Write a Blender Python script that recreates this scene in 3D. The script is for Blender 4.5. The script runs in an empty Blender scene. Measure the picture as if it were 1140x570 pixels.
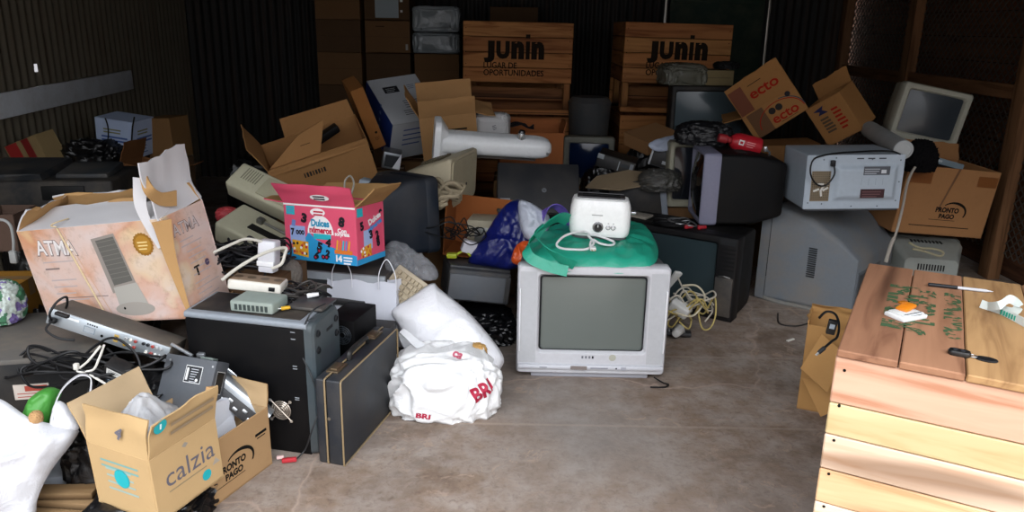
# An electronics-recycling shed seen from its open front: heaps of old sets, computers and cartons.
import bpy, bmesh, math, random
from mathutils import Vector, Matrix, noise
from mathutils.bvhtree import BVHTree
PI = math.pi
R = math.radians
SC = bpy.context.scene
COL = SC.collection

# ------------------------------------------------------------------ camera (image taken as 1140 x 570)
FPX, CX, CY, EYE = 860.0, 570.0, 285.0, 1.45
PITCH, ROLL = R(16.5), R(1.0)
FW = Vector((0, math.cos(PITCH), -math.sin(PITCH)))
_u = Vector((0, math.sin(PITCH), math.cos(PITCH)))
_r = Vector((1, 0, 0))
RT = _r * math.cos(ROLL) + _u * math.sin(ROLL)
UP = _u * math.cos(ROLL) - _r * math.sin(ROLL)
CAM = Vector((0, 0, EYE))
cd = bpy.data.cameras.new('camera'); cam = bpy.data.objects.new('camera', cd); COL.objects.link(cam)
cam.matrix_world = Matrix(((RT.x, UP.x, -FW.x, 0), (RT.y, UP.y, -FW.y, 0), (RT.z, UP.z, -FW.z, EYE), (0, 0, 0, 1)))
cd.sensor_width = 36.0; cd.lens = FPX * 36.0 / 1140.0; cd.clip_start = 0.05
SC.camera = cam

def ray(px, py): return FW * FPX + RT * (px - CX) - UP * (py - CY)
def at(px, py, Y):                      # the point at distance Y into the room seen at a pixel
    r = ray(px, py); return CAM + r * (Y / r.y)
def atz(px, py, z):                     # the point at height z seen at a pixel
    r = ray(px, py); return CAM + r * ((z - EYE) / r.z)

# ------------------------------------------------------------------ colours and materials
def lin(h):
    h = h.lstrip('#'); o = []
    for i in (0, 2, 4):
        v = int(h[i:i+2], 16) / 255
        o.append(v / 12.92 if v <= .04045 else ((v + .055) / 1.055) ** 2.4)
    return (*o, 1.0)

class NT:
    def __init__(s, name):
        s.m = bpy.data.materials.new(name); s.m.use_nodes = True
        s.t = s.m.node_tree; s.n = s.t.nodes; s.b = s.n['Principled BSDF']
        s.tc = s.n.new('ShaderNodeTexCoord')
    def lk(s, a, b): s.t.links.new(a, b)
    def noise(s, scale, detail=3, rough=.6, stretch=(1, 1, 1), dist=0):
        mp = s.n.new('ShaderNodeMapping'); mp.inputs['Scale'].default_value = stretch
        s.lk(s.tc.outputs['Object'], mp.inputs[0])
        n = s.n.new('ShaderNodeTexNoise'); n.inputs['Scale'].default_value = scale
        n.inputs['Detail'].default_value = detail; n.inputs['Roughness'].default_value = rough
        n.inputs['Distortion'].default_value = dist
        s.lk(mp.outputs[0], n.inputs['Vector']); return n.outputs['Fac']
    def ramp(s, fac, stops):
        r = s.n.new('ShaderNodeValToRGB'); e = r.color_ramp.elements
        while len(e) < len(stops): e.new(.5)
        for i, (p, c) in enumerate(stops):
            e[i].position = p; e[i].color = c if len(c) == 4 else (*c, 1)
        s.lk(fac, r.inputs[0]); return r.outputs[0]
    def mix(s, fac, a, b, mode='MIX'):
        x = s.n.new('ShaderNodeMix'); x.data_type = 'RGBA'; x.blend_type = mode
        for i, v in ((0, fac), (6, a), (7, b)):
            if isinstance(v, (int, float)): x.inputs[i].default_value = v
            elif isinstance(v, tuple): x.inputs[i].default_value = v
            else: s.lk(v, x.inputs[i])
        return x.outputs[2]
    def bump(s, h, strength=.3, dist=.002):
        b = s.n.new('ShaderNodeBump'); b.inputs['Strength'].default_value = strength
        b.inputs['Distance'].default_value = dist
        s.lk(h, b.inputs['Height']); s.lk(b.outputs[0], s.b.inputs['Normal'])
    def col(s, c):
        if isinstance(c, tuple): s.b.inputs['Base Color'].default_value = c
        else: s.lk(c, s.b.inputs['Base Color'])
    def set(s, rough=.5, metal=0, spec=.5, **k):
        s.b.inputs['Roughness'].default_value = rough; s.b.inputs['Metallic'].default_value = metal
        s.b.inputs['Specular IOR Level'].default_value = spec
        for a, v in k.items(): s.b.inputs[a.replace('_', ' ')].default_value = v

def mul(c, f): return (min(1, c[0]*f), min(1, c[1]*f), min(1, c[2]*f), 1)
_MC = {}
def cached(fn):
    def w(*a, **k):
        key = (fn.__name__, a, tuple(sorted(k.items())))
        if key not in _MC: _MC[key] = fn(*a, **k)
        return _MC[key]
    return w

DUST = lin('#8b7d6b')
@cached
def plastic(hexc, rough=.45, dust=.15, bump=.05, spec=.4):
    q = NT('plastic'); c = lin(hexc)
    n = q.noise(5, 5, .65); n2 = q.noise(60, 2)
    f = q.ramp(n, [(.42, (0, 0, 0, 1)), (.75, (dust,)*3)])
    q.col(q.mix(f, q.mix(n2, mul(c, .92), mul(c, 1.06)), DUST))
    rr = q.ramp(n, [(.3, (rough,)*3), (.8, (min(1, rough+.25),)*3)]); q.lk(rr, q.b.inputs['Roughness'])
    q.b.inputs['Specular IOR Level'].default_value = spec
    if bump: q.bump(q.noise(220, 2), bump, .001)
    return q.m
@cached
def metal(hexc, rough=.4, dust=.1):
    q = NT('metal'); c = lin(hexc); n = q.noise(7, 4)
    f = q.ramp(n, [(.45, (0, 0, 0, 1)), (.8, (dust,)*3)])
    q.col(q.mix(f, c, DUST)); q.set(rough, .75); q.bump(q.noise(90, 3), .05, .001)
    return q.m
@cached
def card(hexc='#a8835a', worn=.2):
    q = NT('cardboard'); c = lin(hexc)
    n = q.noise(4, 5, .6); fl = q.noise(1, 1, .3, (260, 260, 3)); sp = q.noise(35, 4, .7)
    a = q.mix(n, mul(c, .88), mul(c, 1.1))
    a = q.mix(q.ramp(sp, [(.55, (0, 0, 0, 1)), (.8, (worn,)*3)]), a, mul(c, .55))
    q.col(a); q.set(.85, 0, .15); q.bump(fl, .12, .0015)
    return q.m
@cached
def paper(hexc='#e9e9ec', rough=.7):
    q = NT('paper'); c = lin(hexc)
    q.col(q.mix(q.noise(9, 4), mul(c, .93), mul(c, 1.03))); q.set(rough, 0, .2); q.bump(q.noise(25, 4), .15, .003)
    return q.m
@cached
def flat(hexc, rough=.6, spec=.3):
    q = NT('print'); q.col(lin(hexc)); q.set(rough, 0, spec); return q.m
@cached
def wood(light='#c89a66', dark='#8c5f3a', axis='x', plank=.09, across='z', gap=.004, rough=.7, knots=1.0, off=.0, scale=1.0, tinted=True):
    q = NT('pine'); st = {'x': (1.2, 14, 14), 'y': (14, 1.2, 14), 'z': (14, 14, 1.2)}[axis]
    sp = q.n.new('ShaderNodeSeparateXYZ'); q.lk(q.tc.outputs['Object'], sp.inputs[0])
    ax = sp.outputs['XYZ'.index(across.upper())]
    m1 = q.n.new('ShaderNodeMath'); m1.operation = 'ADD'; m1.inputs[1].default_value = off + 10 * plank; q.lk(ax, m1.inputs[0])
    dv = q.n.new('ShaderNodeMath'); dv.operation = 'DIVIDE'; dv.inputs[1].default_value = plank; q.lk(m1.outputs[0], dv.inputs[0])
    fl = q.n.new('ShaderNodeMath'); fl.operation = 'FLOOR'; q.lk(dv.outputs[0], fl.inputs[0])
    fr = q.n.new('ShaderNodeMath'); fr.operation = 'FRACT'; q.lk(dv.outputs[0], fr.inputs[0])
    oi = q.n.new('ShaderNodeObjectInfo')
    ad = q.n.new('ShaderNodeMath'); ad.operation = 'ADD'; q.lk(fl.outputs[0], ad.inputs[0]); q.lk(oi.outputs['Random'], ad.inputs[1])
    wn = q.n.new('ShaderNodeTexWhiteNoise'); wn.noise_dimensions = '1D'; q.lk(ad.outputs[0], wn.inputs['W'])
    # offset grain per plank
    mp = q.n.new('ShaderNodeMapping'); mp.inputs['Scale'].default_value = st; q.lk(q.tc.outputs['Object'], mp.inputs[0])
    va = q.n.new('ShaderNodeVectorMath'); va.operation = 'ADD'; q.lk(mp.outputs[0], va.inputs[0])
    vs = q.n.new('ShaderNodeVectorMath'); vs.operation = 'SCALE'; vs.inputs[3].default_value = 40; q.lk(wn.outputs['Color'], vs.inputs[0]); q.lk(vs.outputs[0], va.inputs[1])
    g = q.n.new('ShaderNodeTexNoise'); g.inputs['Scale'].default_value = 1.6*scale; g.inputs['Detail'].default_value = 6; g.inputs['Distortion'].default_value = .9; q.lk(va.outputs[0], g.inputs['Vector'])
    k = q.n.new('ShaderNodeTexNoise'); k.inputs['Scale'].default_value = .55*scale; k.inputs['Detail'].default_value = 1; q.lk(va.outputs[0], k.inputs['Vector'])
    L, D = lin(light), lin(dark)
    a = q.ramp(g.outputs['Fac'], [(.3, D), (.48, tuple((L[i]*.7+D[i]*.3) for i in range(3))), (.68, L)])
    tint = q.ramp(wn.outputs['Value'], [(0, (.72, .62, .55, 1)), (.35, (1, .86, .72, 1)), (.7, (1, 1, .85, 1)), (1, (1.0, .92, .86, 1))])
    if tinted: a = q.mix(1.0, a, tint, 'MULTIPLY')
    a = q.mix(q.ramp(k.outputs['Fac'], [(.665, (0, 0, 0, 1)), (.73, (.75*knots,)*3)]), a, mul(D, .35))
    ed = q.ramp(fr.outputs[0], [(0, (1, 1, 1, 1)), (gap/plank, (1, 1, 1, 1)), (gap/plank + .012, (0, 0, 0, 1))])
    a = q.mix(ed, a, mul(D, .12))
    q.col(a); q.set(rough, 0, .25); q.bump(g.outputs['Fac'], .25, .002)
    return q.m
@cached
def filmbag(hexc, alpha=.25, rough=.3, spec=.6):
    q = NT('plastic_film'); c = lin(hexc)
    q.col(q.mix(q.noise(8, 3), mul(c, .9), mul(c, 1.06))); q.set(rough, 0, spec); q.bump(q.noise(18, 5, .6, dist=1.2), .55, .01)
    if alpha > 0:
        o = q.n['Material Output']; mx = q.n.new('ShaderNodeMixShader'); tr = q.n.new('ShaderNodeBsdfTranslucent')
        tr.inputs[0].default_value = c; tp = q.n.new('ShaderNodeBsdfTransparent')
        mx2 = q.n.new('ShaderNodeMixShader'); mx.inputs[0].default_value = .35
        q.lk(q.b.outputs[0], mx.inputs[1]); q.lk(tr.outputs[0], mx.inputs[2])
        mx2.inputs[0].default_value = alpha; q.lk(mx.outputs[0], mx2.inputs[1]); q.lk(tp.outputs[0], mx2.inputs[2])
        q.lk(mx2.outputs[0], o.inputs[0])
    return q.m
@cached
def glass_tube(hexc, rough=.12):
    q = NT('picture_tube_glass'); q.col(lin(hexc)); q.set(rough, 0, .6); q.b.inputs['Coat Weight'].default_value = .3; return q.m
def rubber(hexc='#101012'): return flat(hexc, .5, .35)

# ------------------------------------------------------------------ mesh builder
def rotm(rx=0, ry=0, rz=0): return (Matrix.Rotation(R(rz), 4, 'Z') @ Matrix.Rotation(R(ry), 4, 'Y') @ Matrix.Rotation(R(rx), 4, 'X'))
def T(x, y, z): return Matrix.Translation((x, y, z))
def spline(pts, n=8, closed=False):
    P = [Vector(p) for p in pts]; N = len(P); out = []
    if N < 3 and not closed:
        return [P[0].lerp(P[-1], i / n) for i in range(n + 1)]
    rng = range(N) if closed else range(N - 1)
    for i in rng:
        if closed: a, b, c, d = P[i-1], P[i], P[(i+1) % N], P[(i+2) % N]
        else: a, b, c, d = P[max(i-1, 0)], P[i], P[i+1], P[min(i+2, N-1)]
        for k in range(n):
            t = k / n
            out.append(.5 * ((2*b) + (c-a)*t + (2*a-5*b+4*c-d)*t*t + (3*b-a-3*c+d)*t**3))
    if not closed: out.append(P[-1])
    return out

def rrect(w, h, r, n=4):                # rounded rectangle, counter-clockwise, centred
    r = max(1e-4, min(r, w/2 - 1e-4, h/2 - 1e-4)); o = []
    for cx, cy, a0 in ((w/2-r, h/2-r, 0), (-w/2+r, h/2-r, 90), (-w/2+r, -h/2+r, 180), (w/2-r, -h/2+r, 270)):
        for i in range(n + 1):
            a = R(a0 + 90 * i / n); o.append((cx + r*math.cos(a), cy + r*math.sin(a)))
    return o

_TX = {}
def text_mesh(s, size, ext, bold, shear, spacing):
    key = (s, size, ext, bold, shear, spacing)
    if key in _TX: return _TX[key]
    cu = bpy.data.curves.new('t', 'FONT'); cu.body = s; cu.size = size; cu.extrude = ext; cu.offset = bold * size
    cu.align_x = 'CENTER'; cu.align_y = 'CENTER'; cu.shear = shear; cu.space_character = spacing; cu.resolution_u = 3; cu.space_line = .85
    ob = bpy.data.objects.new('t', cu); COL.objects.link(ob); bpy.context.view_layer.update()
    me = bpy.data.meshes.new_from_object(ob.evaluated_get(bpy.context.evaluated_depsgraph_get()))
    bpy.data.objects.remove(ob); bpy.data.curves.remove(cu); _TX[key] = me
    return me

class MB:
    def __init__(s, *mats): s.bm = bmesh.new(); s.mats = list(mats); s.soft = False
    def mi(s, m):
        if isinstance(m, int): return m
        if m is None: return 0
        if m not in s.mats: s.mats.append(m)
        return s.mats.index(m)
    def add(s, bm, M=None, m=None):
        i = s.mi(m)
        for f in bm.faces: f.material_index = i
        if M is not None: bm.transform(M)
        me = bpy.data.meshes.new('tmp'); bm.to_mesh(me); bm.free(); s.bm.from_mesh(me); bpy.data.meshes.remove(me)
        return s
    def box(s, c, d, bev=0, m=None, M=None, seg=2, rot=None):
        b = bmesh.new(); bmesh.ops.create_cube(b, size=1); b.transform(Matrix.Diagonal((*d, 1)))
        if bev > 0: bmesh.ops.bevel(b, geom=list(b.edges), offset=min(bev, min(d)*.49), segments=seg, affect='EDGES', profile=.5)
        X = T(*c)
        if rot is not None: X = X @ rot
        if M is not None: X = M @ X
        return s.add(b, X, m)
    def cyl(s, p0, p1, r0, r1=None, n=20, m=None, M=None, bev=0):
        p0, p1 = Vector(p0), Vector(p1); r1 = r0 if r1 is None else r1; d = p1 - p0; L = d.length
        prof = [(0, 0), (r0, 0), (r1, L), (0, L)] if not bev else [(0, 0), (r0-bev, 0), (r0-bev*.3, bev*.3), (r0, bev), (r1, L-bev), (r1-bev*.3, L-bev*.3), (r1-bev, L), (0, L)]
        X = T(*p0) @ d.to_track_quat('Z', 'Y').to_matrix().to_4x4()
        return s.lathe(prof, n, m, (M @ X) if M is not None else X)
    def lathe(s, prof, n=24, m=None, M=None):
        b = bmesh.new(); rings = []
        for r, z in prof:
            if r < 1e-6: rings.append([b.verts.new((0, 0, z))])
            else: rings.append([b.verts.new((r*math.cos(2*PI*i/n), r*math.sin(2*PI*i/n), z)) for i in range(n)])
        for a, c in zip(rings, rings[1:]):
            for i in range(n):
                j = (i+1) % n
                if len(a) == 1 and len(c) == 1: break
                if len(a) == 1: b.faces.new((a[0], c[j], c[i]))
                elif len(c) == 1: b.faces.new((a[i], a[j], c[0]))
                else: b.faces.new((a[i], a[j], c[j], c[i]))
        bmesh.ops.recalc_face_normals(b, faces=b.faces)
        return s.add(b, M, m)
    def loft(s, rings, cap0=True, cap1=True, m=None, M=None, closed=True):
        b = bmesh.new(); V = [[b.verts.new(p) for p in r] for r in rings]; n = len(V[0])
        for a, c in zip(V, V[1:]):
            for i in range(n if closed else n-1):
                j = (i+1) % n; b.faces.new((a[i], a[j], c[j], c[i]))
        if cap0: b.faces.new(V[0])
        if cap1: b.faces.new(V[-1])
        bmesh.ops.recalc_face_normals(b, faces=b.faces)
        return s.add(b, M, m)
    def poly(s, pts, t, m=None, M=None):          # flat outline in (x, y), thickness t towards -z
        b = bmesh.new(); f = b.faces.new([b.verts.new((p[0], p[1], 0)) for p in pts])
        if t:
            e = bmesh.ops.extrude_face_region(b, geom=[f])
            for v in [v for v in e['geom'] if isinstance(v, bmesh.types.BMVert)]: v.co.z -= t
        bmesh.ops.recalc_face_normals(b, faces=b.faces)
        return s.add(b, M, m)
    def tube(s, pts, r, n=8, m=None, res=8, M=None, closed=False, smooth=True, flat=1.0):
        P = spline(pts, res, closed) if smooth else [Vector(p) for p in pts]
        b = bmesh.new(); rings = []; N = len(P); up = None
        for i, p in enumerate(P):
            if closed: t = P[(i+1) % N] - P[i-1]
            else: t = P[min(i+1, N-1)] - P[max(i-1, 0)]
            if t.length < 1e-7: t = Vector((0, 0, 1))
            t.normalize()
            if up is None: up = t.orthogonal().normalized()
            else:
                up = up - t * up.dot(t)
                up = up.normalized() if up.length > 1e-5 else t.orthogonal().normalized()
            sd = t.cross(up); rr = r(i/(N-1)) if callable(r) else r
            rings.append([b.verts.new(p + (up*math.cos(2*PI*k/n)*flat + sd*math.sin(2*PI*k/n)) * rr) for k in range(n)])
        L = list(zip(rings, rings[1:])) + ([(rings[-1], rings[0])] if closed else [])
        for a, c in L:
            for k in range(n):
                j = (k+1) % n; b.faces.new((a[k], a[j], c[j], c[k]))
        if not closed: b.faces.new(rings[0]); b.faces.new(rings[-1])
        bmesh.ops.recalc_face_normals(b, faces=b.faces)
        return s.add(b, M, m)
    def ribbon(s, pts, w, side, t=.0015, m=None, res=8, M=None, wf=None):   # band of width w lying along `side`
        P = spline(pts, res); b = bmesh.new(); rings = []; N = len(P)
        for i, p in enumerate(P):
            tg = (P[min(i+1, N-1)] - P[max(i-1, 0)]).normalized()
            sd = Vector(side); sd = (sd - tg*sd.dot(tg))
            sd = sd.normalized() if sd.length > 1e-4 else tg.orthogonal().normalized()
            nn = tg.cross(sd); ww = w * (wf(i/(N-1)) if wf else 1)
            rings.append([b.verts.new(q) for q in (p - sd*ww/2 - nn*t/2, p + sd*ww/2 - nn*t/2, p + sd*ww/2 + nn*t/2, p - sd*ww/2 + nn*t/2)])
        for a, c in zip(rings, rings[1:]):
            for k in range(4): b.faces.new((a[k], a[(k+1) % 4], c[(k+1) % 4], c[k]))
        b.faces.new(rings[0]); b.faces.new(rings[-1])
        bmesh.ops.recalc_face_normals(b, faces=b.faces)
        return s.add(b, M, m)
    def text(s, st, size, M, m, bold=0., ext=.0004, shear=0., spacing=1., xs=1.):
        me = text_mesh(st, size, ext, bold, shear, spacing); b = bmesh.new(); b.from_mesh(me)
        b.transform(Matrix.Diagonal((xs, 1, 1, 1)))
        return s.add(b, M, m)
    def words(s, st, w, h, M, m, bold=.0, ext=.0004, shear=0.):      # lettering fitted to w x h
        me = text_mesh(st, 1.0, 0, bold, shear, 1.0); xs = [v.co.x for v in me.vertices]; ys = [v.co.y for v in me.vertices]
        b = bmesh.new(); b.from_mesh(me); kx = w/(max(xs)-min(xs)); ky = h/(max(ys)-min(ys))
        for v in b.verts: v.co = Vector(((v.co.x-(max(xs)+min(xs))/2)*kx, (v.co.y-(max(ys)+min(ys))/2)*ky, 0))
        return s.add(b, M, m)
    def rect(s, x, y, w, h, M, m, t=.0): return s.poly([(x-w/2, y-h/2), (x+w/2, y-h/2), (x+w/2, y+h/2), (x-w/2, y+h/2)], t, m, M)
    def disc(s, x, y, r, M, m, n=24, r2=None): return s.poly([(x + r*math.cos(2*PI*i/n), y + (r2 or r)*math.sin(2*PI*i/n)) for i in range(n)], 0, m, M)
    def lines(s, x, y, w, n, dy, M, m, th=.25, seed=0):              # rows of print too small to read
        rnd = random.Random(seed)
        for i in range(n):
            ww = w*(.55 + .45*rnd.random()); s.rect(x - w/2 + ww/2, y - i*dy, ww, dy*th, M, m)
        return s
    def pillow(s, outline, tf, tb, M=None, m=None, n=64, rings=12, crumple=.01, freq=9, seed=0, p=2.2, fine=.3, center=None):
        s.soft = True; O = spline([Vector((*q, 0)) for q in outline], 10, True); N = len(O)
        L = [0]
        for i in range(N): L.append(L[-1] + (O[(i+1) % N] - O[i]).length)
        out = []
        k = 0
        for i in range(n):
            d = L[-1] * i / n
            while L[k+1] < d: k += 1
            f = (d - L[k]) / max(1e-9, L[k+1] - L[k]); out.append(O[k].lerp(O[(k+1) % N], f))
        c = Vector((*center, 0)) if center else sum(out, Vector()) / n
        b = bmesh.new()
        def h(q, sgn, sfrac):
            v = Vector((q.x, q.y, seed*3.1 + sgn*5.7))*freq
            rid = 1 - abs(noise.noise(v + Vector((noise.noise(v*.7), noise.noise(v*.9+Vector((3, 1, 2))), 0))*1.3)) * 2.2
            return crumple * (rid*.8 + fine*noise.noise(v*4.3)) * min(1, (1-sfrac)*4 + .12)
        def layer(tk, sgn):
            rr = []
            for i in range(1, rings):
                sf = i / rings; z = tk * (1 - sf**p) ** (1/p)
                rr.append([b.verts.new((*((c + (q-c)*sf).xy), sgn*(z + h(c + (q-c)*sf, sgn, sf)))) for q in out])
            cv = b.verts.new((c.x, c.y, sgn*(tk + h(c, sgn, 0))))
            return cv, rr
        edge = [b.verts.new((q.x, q.y, h(q, 0, 1)*.5)) for q in out]
        for tk, sgn in ((tf, 1), (tb, -1)):
            cv, rr = layer(tk, sgn); rr.append(edge)
            for i in range(n): b.faces.new((cv, rr[0][i], rr[0][(i+1) % n]))
            for a, e in zip(rr, rr[1:]):
                for i in range(n): j = (i+1) % n; b.faces.new((a[i], e[i], e[j], a[j]))
        bmesh.ops.recalc_face_normals(b, faces=b.faces)
        return s.add(b, M, m)
    def blob(s, d, M=None, m=None, seed=0, crumple=.03, freq=5, sub=5, sq=.7, bottom=.3, knot=0., fine=.35):
        s.soft = True; b = bmesh.new(); bmesh.ops.create_icosphere(b, subdivisions=sub, radius=1)
        o = Vector((seed*7.3, seed*2.9, seed*4.1))
        for v in b.verts:
            p = v.co.normalized(); q = Vector([math.copysign(abs(a)**sq, a) for a in p])
            u = p*freq*.35 + o
            w = u + Vector((noise.noise(u*1.3), noise.noise(u*1.3+Vector((5, 2, 8))), noise.noise(u*1.3+Vector((1, 9, 4)))))*.9
            rid = (1 - abs(noise.noise(w*1.6))*2.4); r2 = (1 - abs(noise.noise(w*4.1 + o))*2.4)
            k = 1 + crumple*8*(rid*.6 + r2*fine*.6 - .3)
            q = q * k
            if knot and p.z > .35:
                f = (p.z-.35)/.65; g = 1 - knot*f**.7; q.x *= g; q.y *= g; q.z += .25*knot*f*f*f
            q.z = max(q.z, -1 + bottom)
            v.co = Vector((q.x*d[0]/2, q.y*d[1]/2, (q.z + 1 - bottom)*d[2]/(2-bottom)))
        bmesh.ops.recalc_face_normals(b, faces=b.faces)
        return s.add(b, M, m)
    def build(s, name, parent=None, M=None, smooth=35, recenter=False):
        if s.soft and smooth == 35: smooth = 80
        bmesh.ops.remove_doubles(s.bm, verts=s.bm.verts, dist=1e-6)
        if recenter:
            lo = Vector([min(v.co[i] for v in s.bm.verts) for i in range(3)]); hi = Vector([max(v.co[i] for v in s.bm.verts) for i in range(3)])
            c = Vector(((lo.x+hi.x)/2, (lo.y+hi.y)/2, lo.z)); s.bm.transform(T(*(-c))); M = T(*c) if M is None else M @ T(*c)
        me = bpy.data.meshes.new(name); s.bm.to_mesh(me); s.bm.free()
        for x in s.mats: me.materials.append(x)
        if smooth:
            me.polygons.foreach_set('use_smooth', [True]*len(me.polygons)); me.set_sharp_from_angle(angle=R(smooth))
        o = bpy.data.objects.new(name, me); COL.objects.link(o)
        if parent is not None: o.parent = parent
        if M is not None:
            if parent is not None: o.matrix_local = M
            else: o.matrix_world = M
        return o

# ------------------------------------------------------------------ naming
def tag(o, label, cat, group=None):
    o['label'] = label; o['category'] = cat
    if group: o['group'] = group
    return o
def thing(name, label, cat, M=None, group=None):
    o = bpy.data.objects.new(name, None); COL.objects.link(o); o.empty_display_size = .05
    if M is not None: o.matrix_world = M
    return tag(o, label, cat, group)
def struct(o): o['kind'] = 'structure'; return o
def pose(n):
    p = POSE[n]; r = p['R']; o = p['o']
    return Matrix(((*r[0], o[0]), (*r[1], o[1]), (*r[2], o[2]), (0, 0, 0, 1))), p['d']
def frame(O, nx, nz):                       # matrix with origin O, x axis nx, z axis near nz
    x = Vector(nx).normalized(); z = Vector(nz); z = (z - x*z.dot(x)).normalized(); y = z.cross(x)
    return Matrix(((x.x, y.x, z.x, O[0]), (x.y, y.y, z.y, O[1]), (x.z, y.z, z.z, O[2]), (0, 0, 0, 1)))
def plane(px, py, Y, tilt=0, yaw=0, roll=0):  # a plane standing in the room: x right, y up, z towards the viewer side
    return T(*at(px, py, Y)) @ rotm(0, 0, yaw) @ rotm(90 - tilt, 0, 0) @ rotm(0, 0, roll)
def uv(M, px, py):
    n = (M.to_3x3() @ Vector((0, 0, 1))); r = ray(px, py); t = (M.translation - CAM).dot(n) / r.dot(n)
    q = M.inverted() @ (CAM + r*t); return (q.x, q.y)
def side(w, d, s):                           # frame of a box side: origin at the middle of its bottom edge, x right, y up, z out
    return {'f': T(0, -d/2, 0) @ rotm(90), 'r': T(w/2, 0, 0) @ rotm(0, 0, 90) @ rotm(90), 'b': T(0, d/2, 0) @ rotm(0, 0, 180) @ rotm(90),
            'l': T(-w/2, 0, 0) @ rotm(0, 0, -90) @ rotm(90)}[s]

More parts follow.
